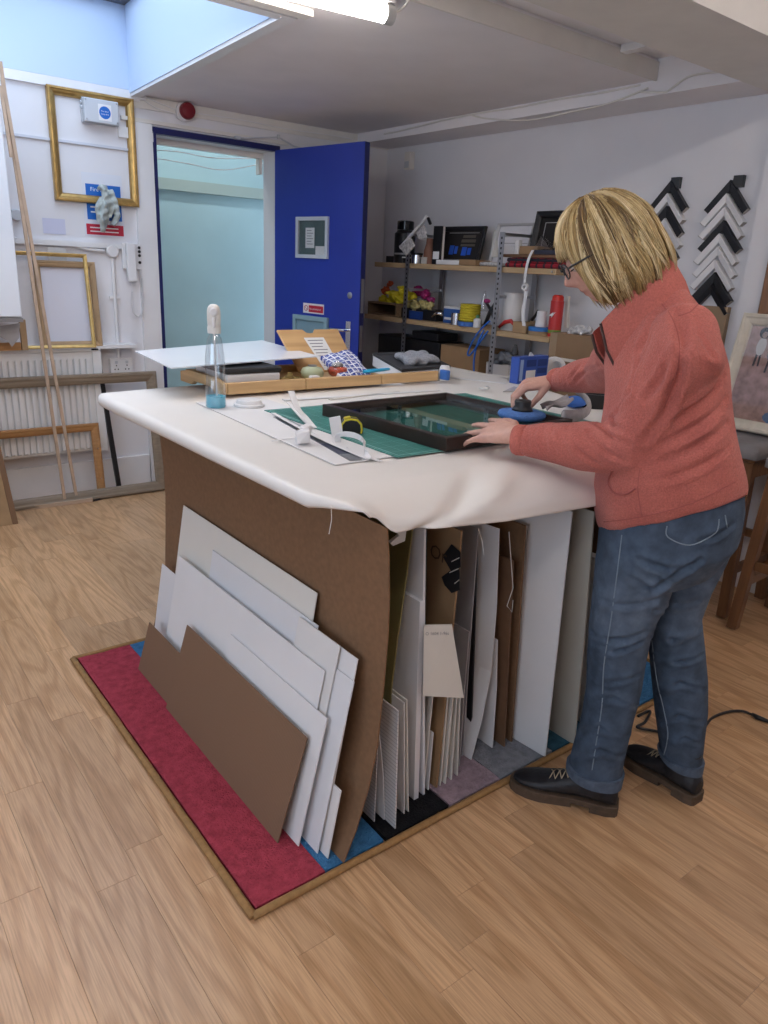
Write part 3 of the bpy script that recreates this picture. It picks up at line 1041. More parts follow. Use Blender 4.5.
# --- boards filed upright under the bench, their long edges towards the viewer
def filed(name, label, foot, pts, L, th, mt, cat='board', dx=0.0, poly=None, ends=None):
    """foot: pixel where the near edge meets the rug; pts: near edge upwards; L: length into the bench"""
    p0 = at(*foot, Z=0.0135)
    line = [p0] + [at(*q, Y=p0.y) for q in pts]
    mb = MB()
    for p in line:
        p.z = min(p.z, 0.868)
    far = [q + V(dx * (1 - 0.0), L, 0) for q in line]
    n = len(line)
    t = V(th, 0, 0)
    vs = line + far + [q + t for q in line] + [q + t for q in far]
    fs = []
    for i in range(n - 1):
        fs += [(i, i + 1, n + i + 1, n + i), (2 * n + i, 3 * n + i, 3 * n + i + 1, 2 * n + i + 1), (i, 2 * n + i, 2 * n + i + 1, i + 1), (n + i, n + i + 1, 3 * n + i + 1, 3 * n + i)]
    fs += [(0, n, 3 * n, 2 * n), (n - 1, 3 * n - 1, 4 * n - 1, 2 * n - 1)]
    o = obj(name, mb.add(vs, fs), mt)
    return tag(o, label, cat)


m_stripe = stripe_mat('ribbed_card', (0.66, 0.65, 0.65), (0.45, 0.44, 0.45), 0.0115, 0.22)
m_olive = mat('olive_board', (0.20, 0.175, 0.065), 0.7, noise=(6, 0.08))
m_kraft = mat('kraft_cardboard', (0.30, 0.185, 0.095), 0.8, noise=(12, 0.08))
m_greyb = mat('grey_board', (0.36, 0.35, 0.36), 0.8)
m_beige = mat('beige_board', (0.46, 0.43, 0.37), 0.7)
filed('ribbed_card', 'short ribbed card filed first, beside the hardboard sheet', (374, 822), [(378, 728)], .35, .003, m_stripe)
filed('filed_board', 'thin white card strip between two ribbed cards', (384, 820), [(383, 775), (379, 735)], .30, .003, m_card)
filed('ribbed_card', 'tall ribbed card standing nearest the rug edge', (395, 829), [(398, 711)], .42, .003, m_stripe)
filed('filed_board', 'short white board right behind the tall ribbed card', (404, 814), [(404, 703)], .45, .003, m_card)
filed('filed_board', 'short white board with a bright edge beside the thick foam board', (408, 812), [(406.5, 700)], .45, .003, m_card2)
filed('olive_board', 'curved olive green board hanging down behind the short filed boards', (387, 806), [(388, 760), (391, 690), (397, 640), (405, 585), (412, 529)], .5, .004, m_olive)
filed('foam_board', 'thick white foam board standing mid-height under the bench', (414, 800), [(417, 690), (420, 602)], .40, .016, m_foam)
filed('foam_board', 'tall thin white foam board rising to the paper cover', (423, 795), [(423, 600), (424, 529)], .5, .007, m_foam)
filed('filed_board', 'small cream board leaning right of the thick foam board', (423, 792), [(433, 690)], .28, .004, m_card2)
filed('filed_board', 'lowest small white board in the middle of the filed row', (428, 790), [(433, 733)], .25, .003, m_card)
filed('frame_stick', 'thin black frame stick upright left of the kraft cardboard', (424, 787), [(424, 660), (426, 530)], .02, .005, m_black, cat='stick')
kr = filed('kraft_cardboard', 'kraft cardboard panel with a black mark, upright under the bench', (436, 788), [(446, 690), (459, 560), (461, 531)], .45, .006, m_kraft)
# printed mark on the cardboard face: black blots and lettering on thin print skin
kp = at(436, 788, Z=0.0135)


def on_kraft(px, py):
    d = px_dir(px, py)
    a, b = at(446, 690, Y=kp.y), at(461, 531, Y=kp.y)
    n = (b - a).cross(V(0, 1, 0)).normalized()
    t = (a - CAM_P).dot(n) / d.dot(n)
    return CAM_P + d * t - V(0.0018, 0, 0)


for quad in (((443, 556), (452, 544), (461, 552), (461, 567), (452, 572)), ((442, 577), (450, 571), (460, 569), (460, 590), (452, 593), (445, 585))):
    pr_ = obj('print_blot', MB().prism([on_kraft(*q) for q in quad], (0.0006, 0, 0)), m_black, kr)
for q0, q1 in (((452, 561), (460, 557)), ((450, 572), (459, 568)), ((455, 583), (460, 579))):
    obj('print_line', MB().prism([on_kraft(*q0) - V(.0004, 0, 0), on_kraft(*q1) - V(.0004, 0, 0), on_kraft(q1[0], q1[1] + 1) - V(.0004, 0, 0), on_kraft(q0[0], q0[1] + 1) - V(.0004, 0, 0)], (0.0003, 0, 0)), m_card2, kr)
a_, b_ = on_kraft(430, 556), on_kraft(448, 535)
obj('print_letters', text_mb('Or', 0.055, a_, V(0, -1, 0), (at(461, 531, Y=kp.y) - at(446, 690, Y=kp.y)).normalized(), 0.0006), mat('faded_print', (0.10, 0.065, 0.04), 0.8), kr)
for i, (f_, tp_) in enumerate((((440, 786), (448, 690)), ((445, 784), (453, 692)), ((451, 780), (457, 690)), ((457, 776), (460, 688)))):
    filed('filed_board', ['first cream board of the close-packed four below the printed card', 'second cream board of the close-packed four below the printed card', 'third cream board of the close-packed four below the printed card', 'last cream board of the close-packed four, beside the curved white one'][i], f_, [tp_], .35, .004, m_card2)
# loose cream card with a line of print
P = [at(424, 625.5, Y=1.222), at(452, 625, Y=1.205), at(464, 698, Y=1.195), at(423, 696, Y=1.215)]
cc = tag(obj('printed_card', MB().prism(P, (0.003, 0.004, 0)), m_card2), 'loose cream card with a printed line stuck in front of the filed boards', 'card')
ux_ = (P[1] - P[0]).normalized()
uy_ = (P[0] - P[3]).normalized()
obj('printed_text', text_mb('O 1604 1-96s', 0.0125, P[0] + ux_ * 0.004 - uy_ * 0.026 - V(0.0012, 0.0016, 0), ux_, uy_, 0.0004), m_ink, cc)
filed('filed_board', 'grey board between the printed card and the curved white board', (459, 766), [(464, 690), (469, 632)], .4, .004, m_greyb)
filed('filed_board', 'dim grey upright board high behind the black frame stick', (462, 756), [(470, 640), (478, 529)], .5, .004, m_greyb)
filed('frame_stick', 'second black frame stick hanging right of the grey board', (470, 751), [(474, 640), (477, 530)], .02, .005, m_black, cat='stick')
filed('curved_board', 'tall bowed white mount board in the middle of the filed row', (471, 760), [(481, 722), (491, 672), (496, 610), (499, 529)], .33, .003, m_card, dx=-0.03)
filed('filed_board', 'narrow white board right of the bowed white one', (492, 748), [(496, 690), (497, 640)], .4, .004, m_card)
filed('brown_board', 'brown fibre board edge with a hanging string', (504, 747), [(509, 640), (513, 561)], .45, .005, m_mdf)
filed('brown_board', 'dark brown tall board beside the big white sheet', (511, 742), [(518, 640), (525, 526)], .5, .006, m_hard)
filed('white_sheet', 'big flat white board at the right end of the filed row', (545, 757), [(558, 640), (572, 512)], .34, .004, m_card, dx=-0.03)
filed('beige_sheet', 'beige board next to the woman\u2019s leg', (574, 745), [(584, 640), (594, 512)], .30, .005, m_beige)
filed('wrapped_bundle', 'bubble-wrapped pale bundle half hidden behind the woman\u2019s leg', (590, 728), [(596, 640), (601, 560)], .30, .03, mat('bubble_wrap', (0.48, 0.47, 0.46), 0.3, bump=(90, 0.8)), cat='bundle')
s0 = at(509, 532, Y=1.235)
tag(obj('string', MB().tube([s0, at(511, 560, Y=1.235), at(513, 588, Y=1.232), at(507, 606, Y=1.232), at(512, 612, Y=1.232), at(513, 600, Y=1.235)], 0.0012, 6), m_card2), 'thin knotted string hanging beside the brown fibre boards', 'string')

# power lead on the floor
pts = [at(638, 716, Z=.008), at(650, 711, Z=.008), at(645, 722, Z=.008), at(637, 727, Z=.012), at(650, 730, Z=.008), at(672, 733, Z=.008), at(700, 730, Z=.008), at(712, 718, Z=.008), at(727, 712, Z=.008), at(742, 711, Z=.008), at(755, 716, Z=.008), at(790, 731, Z=.008)]


def smooth_path(p, n=6):
    out = []
    for i in range(len(p) - 1):
        a, b, c, d = p[max(i - 1, 0)], p[i], p[i + 1], p[min(i + 2, len(p) - 1)]
        for k in range(n):
            t = k / n
            out.append(0.5 * ((2 * b) + (c - a) * t + (2 * a - 5 * b + 4 * c - d) * t * t + (3 * b - a - 3 * c + d) * t ** 3))
    out.append(p[-1])
    return out


ld = thing('power_lead', 'black power lead curling across the floor behind the woman\u2019s boots', 'cable', tuple(pts[5]))
obj('lead', MB().tube(smooth_path(pts), 0.0045, 8), m_black, ld, smooth=True)
obj('plug_joint', MB().tube([at(752, 714, Z=.009), at(757, 717, Z=.009), at(770, 722, Z=.009)], [0.006, 0.0085, 0.006], 8), m_black, ld, smooth=True)

# ================================================================== THINGS ON THE BENCH
Z0 = TT + 0.0012
m_glass = glass_mat('clear_glass', (0.96, 0.98, 0.98), 0.2)
m_bamboo = grain_mat('bamboo_x', (0.62, 0.41, 0.20), (0.50, 0.31, 0.14), 'x', 0.45)
m_bamboo_y = grain_mat('bamboo_y', (0.62, 0.41, 0.20), (0.50, 0.31, 0.14), 'y', 0.45)

# big white sheet under the ruler
P = [(1.012, 1.45), (1.62, 1.475), (1.62, 2.10), (1.17, 2.40), (1.043, 2.405)]
P = [at(335, 465.5, Z=Z0), V(1.30, 1.463, Z0), V(1.30, 2.375, Z0), at(196, 403, Z=Z0)]
for p in P:
    p.z = Z0
tag(obj('card_sheet', MB().prism(P, (0, 0, 0.0022)), m_card), 'white card sheet lying under the steel ruler at the bench edge', 'card')

# cutting mat
mx0, my0, mx1, my1 = 1.182, 1.442, 2.10, 2.150
t = thing('cutting_mat', 'green gridded cutting mat lying under the dark frame', 'cutting mat', ((mx0 + mx1) / 2, (my0 + my1) / 2, Z0))
m_mat = grid_mat('mat_green', (0.016, 0.155, 0.135), (0.18, 0.40, 0.35), [(0.0127, 0.09, 0.45), (0.0508, 0.04, 0.9)], 0.5)
obj('mat', MB().box(mx0, mx1, my0, my1, Z0 + 0.0024, Z0 + 0.0052), m_mat, t, bevel=0.001)
m_matline = mat('mat_border_print', (0.30, 0.50, 0.46), 0.5)
for a in ((mx0 + .012, mx1 - .012, my0 + .012, my0 + .0145), (mx0 + .012, mx1 - .012, my1 - .0145, my1 - .012), (mx0 + .012, mx0 + .0145, my0 + .0146, my1 - .0146), (mx1 - .0145, mx1 - .012, my0 + .0146, my1 - .0146)):
    obj('border_line', MB().box(a[0], a[1], a[2], a[3], Z0 + 0.00525, Z0 + 0.0055), m_matline, t)

# the dark box frame being cleaned, with its glass
ZF = Z0 + 0.0060
c0, c1, c2, c3 = at(450, 446, Z=ZF), at(327, 409, Z=ZF), at(452, 397, Z=ZF + .035), at(576, 423, Z=ZF + .02)
fo = V(1.335, 1.425, ZF)
fxd = V(0.556, 0.028, 0).normalized()
fyd = V(-0.028, 0.556, 0).normalized()
FW, FH, FD = 0.565, 0.565, 0.036
fr = thing('picture_frame', 'dark brown glazed frame lying on the green cutting mat', 'picture frame', tuple(fo + fxd * FW / 2 + fyd * FH / 2))
m_wenge = mat('dark_brown_moulding', (0.022, 0.012, 0.009), 0.35, noise=(40, 0.2))
prof = [(0, 0), (0, FD), (0.004, FD + .001), (0.020, FD + .001), (0.022, FD - .006), (0.024, FD - .012), (0.024, 0)]
cs = [fo, fo + fxd * FW, fo + fxd * FW + fyd * FH, fo + fyd * FH]
ins = [fxd + fyd, fyd - fxd, -fxd - fyd, fxd - fyd]
for k in range(4):
    obj('rail', MB().loft([[cs[k] + ins[k] * q + V(0, 0, h) for q, h in prof], [cs[(k + 1) % 4] + ins[(k + 1) % 4] * q + V(0, 0, h) for q, h in prof]]), m_wenge, fr)
gz = FD - 0.013
a = fo + fxd * 0.0245 + fyd * 0.0245
obj('glass', MB().slab(a + V(0, 0, gz), fxd * (FW - .049), fyd * (FH - .049), V(0, 0, 0.002)), glass_mat('frame_glass', (0.95, 0.98, 0.97), 0.08), fr)

# steel ruler
a, b = at(273, 417, Z=Z0 + .003), at(350, 461, Z=Z0 + .003)
ud = (b - a).normalized(); sd = V(-ud.y, ud.x, 0)
t = thing('steel_ruler', 'steel ruler lying along the white card sheet', 'ruler', tuple(a))
obj('blade', MB().slab(a + V(0, 0, -.0002), (b - a), sd * 0.034, V(0, 0, .0012)), mat('ruler_steel', (0.30, 0.31, 0.33), 0.28, metal=0.9), t)
m_tick = mat('ruler_marks', (0.04, 0.04, 0.05), 0.6)
mb = MB()
L_ = (b - a).length
for k in range(1, int(L_ / 0.01)):
    w = 0.010 if k % 5 == 0 else 0.006
    mb.slab(a + ud * (0.01 * k) + V(0, 0, .00105), ud * 0.0009, sd * w, V(0, 0, .0002))
o = obj('marks', mb, m_tick, t); o['kind'] = 'stuff'
obj('ruler_end', MB().slab(b - ud * 0.19 + V(0, 0, .00106), ud * 0.12, sd * 0.034, V(0, 0, .0003)), mat('ruler_dark_film', (0.03, 0.035, 0.07), 0.35), t)


# off-cut strips of card, some curling up
def strip(label, pts, w, m_=None, th=0.0014, ref=(0, 0, 1)):
    pts = smooth_path(pts, 5)
    mb = MB()
    rings = []
    for i, p in enumerate(pts):
        d = pts[min(i + 1, len(pts) - 1)] - pts[max(i - 1, 0)]
        s = d.cross(Vector(ref))
        s = (s.normalized() if s.length > 1e-6 else V(1, 0, 0)) * w / 2
        u = s.cross(d).normalized() * th / 2
        rings.append([p - s - u, p + s - u, p + s + u, p - s + u])
    mb.loft(rings)
    return tag(obj('card_strip', mb, m_ or m_card), label, 'card strip')


zs = Z0 + 0.0065
strip('long white card strip along the edge of the cutting mat', [at(273, 413, Z=zs), at(318, 437, Z=zs + .002), at(368, 459, Z=zs)], .014)
strip('white card strip leaning steeply with its tip raised near the dark frame', [at(314, 428, Z=zs), at(305, 417, Z=zs + .02), at(297, 407, Z=zs + .045), at(291, 391, Z=zs + .085)], .020)
strip('second thinner strip crossing under the steep white strip', [at(312, 427, Z=zs + .003), at(302, 418, Z=zs + .006), at(288, 402, Z=zs + .03)], .012)
strip('white strip bent into an arch beside the tape measure', [at(338, 442, Z=zs), at(338, 436, Z=zs + .02), at(345, 434, Z=zs + .03), at(356, 436, Z=zs + .028), at(363, 441, Z=zs + .022), at(365, 452, Z=zs + .006), at(369, 459, Z=zs)], .016, ref=(0.35, 0.94, 0.2))
strip('thin white sliver lying left of the crumpled scrap', [at(272, 441, Z=zs - .003), at(296, 437, Z=zs)], .006)
strip('short white strip on the card sheet below the arch', [at(335, 441, Z=zs), at(345, 448, Z=zs)], .018)
strip('white strip lying flat at the lower corner of the card sheet', [at(358, 455, Z=zs - .002), at(381, 461, Z=zs - .003)], .010)
sc = at(302, 443, Z=zs)
mb = MB()
mb.hexa([sc + V(*q) for q in ((-.02, -.012, 0), (.018, -.016, .002), (.022, .014, 0), (-.012, .02, .003), (-.026, -.006, .03), (.012, -.02, .036), (.026, .008, .042), (-.006, .024, .03))])
mb.slab(sc + V(.01, .0, .015), (0.03, .012, .004), (-.006, .02, .004), (0, 0, .025))
tag(obj('crumpled_scrap', mb, m_white_pl, bevel=0.004), 'crumpled white scrap standing on the steel ruler', 'scrap')
sc = at(332, 437, Z=zs)
tag(obj('paper_tab', MB().slab(sc, (0.030, -.012, .006), (-.004, .012, .052), (.004, .006, 0)), m_white_pl), 'folded white paper tab standing left of the tape measure', 'scrap')

# tape measure
tc = at(351, 433, Z=Z0 + .006)
t = thing('tape_measure', 'black and yellow tape measure on the cutting mat', 'tape measure', tuple(tc))
ax = V(0.88, -0.47, 0)
m_yel = mat('tape_yellow', (0.62, 0.52, 0.03), 0.45)
pr = [(-.033, 0.0), (-.035, .010), (-.034, .028), (-.024, .041), (-.004, .046), (.018, .043), (.031, .030), (.034, .012), (.032, 0.0)]
sx = ax; sy = V(ax.y * -1, ax.x, 0)
obj('case', MB().prism([tc + sx * p + V(0, 0, q) - sy * .017 for p, q in pr], sy * .034), m_black, t, bevel=.004)
for sgn in (-1, 1):
    obj('case_trim', MB().tube([tc + sx * p * .86 + V(0, 0, .003 + q * .88) + sy * sgn * .0155 for p, q in pr], .0034, 6), m_yel, t)
obj('lock_button', MB().slab(tc + sx * -.022 + V(0, 0, .040) - sy * .009, sx * .018 + V(0, 0, .004), sy * .018, V(0, 0, .006)), m_yel, t, bevel=.001)
obj('tape_tongue', MB().slab(tc + sx * -.050 - sy * .010 + V(0, 0, .001), sx * .018, sy * .020, V(0, 0, .0012)), m_yel, t)

# spray bottle with a little blue liquid
bc = V(1.069, 2.274, Z0)
t = thing('spray_bottle', 'clear spray bottle with white trigger head and blue liquid', 'bottle', tuple(bc))
pf = [(.0, 0), (.031, 0), (.034, .006), (.0335, .05), (.0315, .09), (.0305, .118), (.033, .135), (.032, .16), (.029, .185), (.026, .205), (.0235, .225), (.016, .238), (.0145, .25)]
obj('bottle_body', MB().lathe(bc, pf, 28), glass_mat('bottle_plastic', (0.90, 0.93, 0.95), 0.6, 0.06), t, smooth=True)
obj('liquid', MB().lathe(bc, [(0, .002), (.029, .002), (.0322, .007), (.032, .040), (0, .041)], 24), mat('blue_cleaner', (0.08, 0.50, 0.68), 0.15, spec=0.6), t, smooth=40)
obj('dip_tube', MB().cyl(bc + V(0.004, 0, .012), bc + V(0, 0, .25), .003, 8), m_white_pl, t)
obj('collar', MB().lathe(bc, [(.0, .243), (.021, .243), (.022, .262), (.018, .27), (0, .27)], 22), mat('cream_plastic', (0.70, 0.68, 0.64), 0.4), t, smooth=40)
hd = MB()
hd.lathe(bc, [(.0, .268), (.0205, .268), (.0215, .29), (.0215, .312), (.018, .326), (.010, .333), (0, .335)], 22)
obj('spray_head', hd, MATS['cream_plastic'], t, smooth=50)
hd2 = (V(0, 0, 0) - V(bc.x, bc.y, 0)).normalized()
obj('nozzle', MB().lathe(bc + V(0, 0, .312) + hd2 * .012, [(0, 0), (.0125, 0), (.013, .012), (.010, .016), (0, .017)], 18, axis=hd2), m_white_pl, t, smooth=40)
obj('trigger', MB().tube([bc + hd2 * .018 + V(0, 0, .292), bc + hd2 * .026 + V(0, 0, .278), bc + hd2 * .022 + V(0, 0, .262)], [.006, .005, .004], 8), m_white_pl, t, smooth=True)

# white plastic lid
lc_ = V(1.176, 2.243, Z0 + .0022)
t = tag(obj('cup_lid', MB().lathe(lc_, [(0, 0), (.050, 0), (.052, .004), (.051, .009), (.044, .011), (.041, .022), (.038, .024), (0, .0235)], 32), m_white_pl, smooth=30), 'round white plastic cup lid beside the spray bottle', 'lid')

# bamboo bed trays with folded legs
t = thing('bamboo_tray', 'long low bamboo tray with folded legs holding jars and boxes', 'tray', (1.6, 2.58, Z0))
x0, x1, y0, y1 = 1.19, 1.535, 2.43, 2.79
h0, h1 = Z0 + .010, Z0 + .055
obj('base_board', MB().box(1.20, 1.880, 2.455, 2.775, h0 + .008, h0 + .016), m_bamboo, t)
for a, b in ((1.19, 1.518), (1.521, 1.886), (1.889, 2.20)):
    obj('front_rail', MB().box(a, b, 2.43, 2.452, h0, h1 - .004), m_bamboo, t, bevel=.003)
obj('back_rail', MB().box(1.19, 1.880, 2.778, 2.80, h0, h1), m_bamboo, t, bevel=.003)
obj('side_rail', MB().prism([V(1.168, 2.43, h0), V(1.168, 2.43, h1 - .006), V(1.168, 2.50, h1 + .008), V(1.168, 2.72, h1 + .008), V(1.168, 2.80, h1 - .006), V(1.168, 2.80, h0), V(1.168, 2.70, h0), V(1.168, 2.67, h0 + .016), V(1.168, 2.53, h0 + .016), V(1.168, 2.50, h0)], (.020, 0, 0)), m_bamboo_y, t, bevel=.002)
obj('side_rail', MB().box(1.8815, 1.8995, 2.454, 2.80, h0, h1 - .006), m_bamboo_y, t, bevel=.003)
for yy, zz in ((2.47, 0.0015), (2.75, 0.0015)):
    obj('folded_leg', MB().box(1.26, 1.44, yy, yy + .03, Z0 + zz, Z0 + .0095), m_bamboo, t, bevel=.003)
obj('end_cap', MB().box(2.225, 2.247, 2.405, 2.452, h0 + .002, h1), mat('blue_plastic', (0.05, 0.15, 0.45), 0.4), t, bevel=.004)
b0 = h0 + .0165

# white boxes with black tops in the tray
t = thing('storage_box', 'white storage box with a black lid under the tilted white sheet', 'box', (1.33, 2.62, b0))
obj('body', MB().box(1.205, 1.425, 2.465, 2.74, b0, b0 + .050), m_white_pl, t, bevel=.006)
obj('lid', MB().box(1.200, 1.430, 2.460, 2.745, b0 + .0505, b0 + .072), m_black, t, bevel=.006)
obj('lid_knob', MB().lathe((1.36, 2.60, b0 + .0722), [(0, 0), (.055, 0), (.05, .006), (0, .008)], 22), mat('black_gloss', (.01, .01, .012), .12), t, smooth=40)

# white sheet resting on the box
zq = b0 + .081
sp_ = [at(135, 352, Z=1.045), at(171, 369, Z=1.04), at(319, 357, Z=1.038), at(262, 341, Z=1.045)]
tag(obj('white_sheet', MB().prism(sp_, (0, 0, .004)), mat('white_acrylic', (0.80, 0.82, 0.86), 0.22)), 'large white sheet lying tilted across the tray and overhanging the bench', 'sheet')

# things in the tray
c = V(1.49, 2.50, b0)
mb = MB()
for q in ((-.03, 0, .012, .018), (0, .01, .016, .020), (.028, -.004, .013, .017), (.01, .02, .03, .013)):
    mb.ball(c + V(q[0], q[1], q[2]), q[3], q[3] * 1.1, q[3] * .8, 10, 7)
me = fuse(mb, .004, 2)
tag(mesh_obj('rag', me, mat('brown_olive_cloth', (0.13, 0.085, 0.02), 0.9, noise=(60, .4))), 'crumpled olive brown rag in the bamboo tray', 'rag')
c = V(1.628, 2.56, b0)
t = thing('green_jar', 'pale green rounded jar in the bamboo tray', 'jar', tuple(c))
obj('jar', MB().lathe(c, [(0, 0), (.03, 0), (.044, .012), (.048, .028), (.040, .045), (.018, .052), (0, .053)], 26), mat('pale_green_glaze', (0.42, 0.46, 0.30), 0.3), t, smooth=True)
obj('rim', MB().lathe(c, [(.012, .0525), (.018, .0525), (.018, .057), (.012, .057)], 20), m_steel, t, smooth=30)
tag(obj('eraser_block', MB().box(1.565, 1.603, 2.462, 2.487, b0, b0 + .028), m_white_pl, bevel=.003), 'small white block in the tray before the green jar', 'block')
for i, xx in enumerate((1.542, 1.655)):
    tag(obj('plastic_stopper', MB().lathe((xx, 2.475 + .02 * i, b0), [(0, 0), (.011, 0), (.010, .014), (0, .015)], 14), m_white_pl, smooth=40), ['small white cap left of the white block in the tray', 'small white cap between the green jar and the glass globe'][i], 'cap')
c = V(1.748, 2.55, b0)
t = thing('glass_globe', 'glass globe jar filled with red and white bits in the tray', 'jar', tuple(c))
obj('globe', MB().lathe(c, [(0, 0), (.022, 0), (.038, .012), (.046, .034), (.041, .056), (.028, .069), (.026, .075)], 26), m_glass, t, smooth=True)
obj('filling', MB().lathe(c, [(0, .003), (.024, .004), (.038, .016), (.0435, .032), (.036, .045), (0, .050)], 20), mat('red_bits', (0.38, 0.05, 0.02), 0.5, noise=(45, .9)), t, smooth=True)
obj('crumple', MB().ball(c + V(-.005, 0, .055), .025, .025, .012, 10, 7), mat('grey_bits', (0.35, 0.33, 0.32), 0.4, noise=(60, .5)), t, smooth=True)
tag(obj('black_clip', MB().box(1.815, 1.835, 2.475, 2.49, b0, b0 + .02), m_black, bevel=.002), 'tiny black clip right of the glass globe', 'clip')
a, b = V(1.742, 2.386, Z0 + .055), V(1.946, 2.466, Z0 + .062)
t = thing('blue_cutter', 'bright blue craft knife lying across the tray rail', 'knife', (1.85, 2.44, Z0 + .052))
m_cyan = mat('cyan_plastic', (0.03, 0.36, 0.62), 0.35)
pa, pb = V(1.755, 2.436, h1 + .006), V(1.955, 2.474, h1 + .010)
obj('handle', MB().tube([pa + (pb - pa) * k for k in (0.25, .35, .8, 1.0)], [.007, .009, .010, .007], 10, flat=.7), m_cyan, t, smooth=40)
obj('blade', MB().slab(pa + V(0, 0, .001), (pb - pa) * .26, (0, .012, 0), (0, 0, .0012)), m_chrome, t)
obj('second_grip', MB().tube([pa + (pb - pa) * .32 + V(0, .02, -.002), pa + (pb - pa) * .72 + V(0, .03, -.002)], [.007, .006], 8), m_cyan, t, smooth=40)

# leaning bamboo panel with a finger notch and the printed sheet on it
pa, pb, pc, pd = V(1.735, 2.72, b0 - .005), V(2.015, 2.72, b0 - .005), V(1.955, 2.845, 1.125), V(1.660, 2.845, 1.125)
pa, pb, pc, pd = V(1.672, 2.725, Z0 + .03), V(1.975, 2.725, Z0 + .03), V(1.945, 2.85, 1.127), V(1.632, 2.85, 1.127)
un = (pb - pa).cross(pd - pa).normalized()
nk = [pd + (pc - pd) * k for k in (.40, .44, .50, .56, .60)]
dn_ = (pa - pd).normalized()
poly = [pa, pb, pc, nk[4], nk[3] + dn_ * .016, nk[2] + dn_ * .020, nk[1] + dn_ * .016, nk[0], pd]
t = thing('bamboo_board', 'bamboo panel with a notched top leaning upright behind the tray', 'panel', tuple((pa + pb) / 2))
obj('panel', MB().prism(poly, -un * -.010 if un.y > 0 else un * -.010), grain_mat('bamboo_panel', (0.60, 0.38, 0.18), (0.47, 0.28, 0.12), 'x', .45, .6), t)
if un.y > 0:
    un = -un


def on_panel(u, v, off=0.001):
    return pa + (pb - pa) * u + (pd - pa) * v + un * off


q = [on_panel(.42, .02), on_panel(.72, .02), on_panel(.70, .80), on_panel(.36, .80)]
sh = tag(obj('printed_sheet', MB().prism(q, un * .0008), m_paper), 'white printed sheet propped on the leaning bamboo panel', 'paper')
for k in range(9):
    v_ = .72 - .075 * k
    obj('print_line', MB().prism([on_panel(.40 + .006 * k, v_, .0019), on_panel(.66 - .03 * (k % 3), v_, .0019), on_panel(.66 - .03 * (k % 3), v_ + .02, .0019), on_panel(.40 + .006 * k, v_ + .02, .0019)], un * .0002), m_ink, sh)

# blue and white checked cloth pad sloping out of the tray
c1, c2, c3, c4 = at(321, 356, Y=2.66), at(350, 349, Y=2.66), at(372, 376, Y=2.47), at(343, 379, Y=2.47)
t = thing('checked_pad', 'blue and white checked quilted pad sloping in the tray', 'pad', tuple((c3 + c4) / 2))
m_chk = grid_mat('checked_cloth', (0.012, 0.035, 0.26), (0.72, 0.74, 0.80), [(0.024, 0.26, 1.0), (0.012, .12, .5)], .8)


def padf(u, v):
    p = c4 * (1 - u) * (1 - v) + c3 * u * (1 - v) + c2 * u * v + c1 * (1 - u) * v
    return p + V(0, -.35, .9) * (.014 * math.sin(u * 3.14) * math.sin(v * 3.14) + .004 * math.sin(u * 14) * math.sin(v * 12))


obj('cloth', MB().grid(padf, 22, 18, thick=(0, .008, -.014)), m_chk, t, smooth=60)
obj('hem', MB().tube([padf(k / 12, 0) for k in range(13)], .004, 6), mat('navy_cloth', (.01, .016, .08), .9), t, smooth=True)

# white box with black rim and grey felt in it
t = thing('rimmed_box', 'white box with a black rim holding folded grey felt', 'box', (2.43, 2.70, Z0))
A, B, Cc, D = V(2.275, 2.43, 0), V(2.56, 2.43, 0), V(2.60, 2.78, 0), V(2.29, 2.82, 0)
A, B, Cc, D = at(402, 371, Z=.986), at(450, 367, Z=.986), at(421, 352.5, Z=.986), at(373, 354.5, Z=.986)
for p in (A, B, Cc, D):
    p.z = Z0
ctr = (A + B + Cc + D) / 4
ring_o = [A, B, Cc, D]
ring_i = [p + (ctr - p) * .10 for p in ring_o]
up = V(0, 0, .050)
obj('box_body', MB().prism(ring_o, up), m_white_pl, t, bevel=.002)
lo_ = [p + (ctr - p) * -.012 + V(0, 0, .0505) for p in ring_o]
obj('lining', MB().prism([p + (ctr - p) * .13 + V(0, 0, .0515) for p in ring_o], V(0, 0, .003)), mat('charcoal_foam', (0.035, 0.035, 0.038), .8), t)
rim = MB()
r1 = [p for p in lo_]; r2 = [p + V(0, 0, .012) for p in lo_]
r3 = [p + (ctr - p) * .13 + V(0, 0, .012) for p in lo_]; r4 = [p + (ctr - p) * .15 for p in lo_]
rim.loft([r1, r2, r3, r4], cap=False)
obj('rim', rim, mat('charcoal_foam', (0.035, 0.035, 0.038), .8), t)
fb = ctr + V(0.0, -.03, .059)
mb = MB()
du = (B - A).normalized(); dvv = (D - A).normalized()
for i in range(7):
    for j in range(4):
        p = fb + du * (-.075 + .027 * i) + dvv * (-.10 + .06 * j)
        mb.ball(p + V(0, 0, .012 + .006 * math.sin(i * 1.7 + j)), .028, .04, .021 + .004 * math.cos(i * 2.3 + j * 1.3), 10, 7)
me = fuse(mb, .006, 16)
vv = verts_of(me)
vv[:, 2] += 0.003 * np.sin(vv[:, 0] * 90 + vv[:, 1] * 40)
set_verts(me, vv)
tag(mesh_obj('grey_felt', me, mat('grey_felt', (0.32, 0.33, 0.36), 1.0, noise=(250, .35), bump=(300, .6))), 'folded speckled grey felt cloth lying in the black-rimmed box', 'cloth')
tag(obj('plastic_stopper', MB().lathe(V(2.272, 2.47, Z0), [(0, 0), (.020, 0), (.023, .03), (.025, .055), (.018, .068), (0, .07)], 18), m_white_pl, smooth=40), 'small white bottle cap behind the tray end', 'cap')

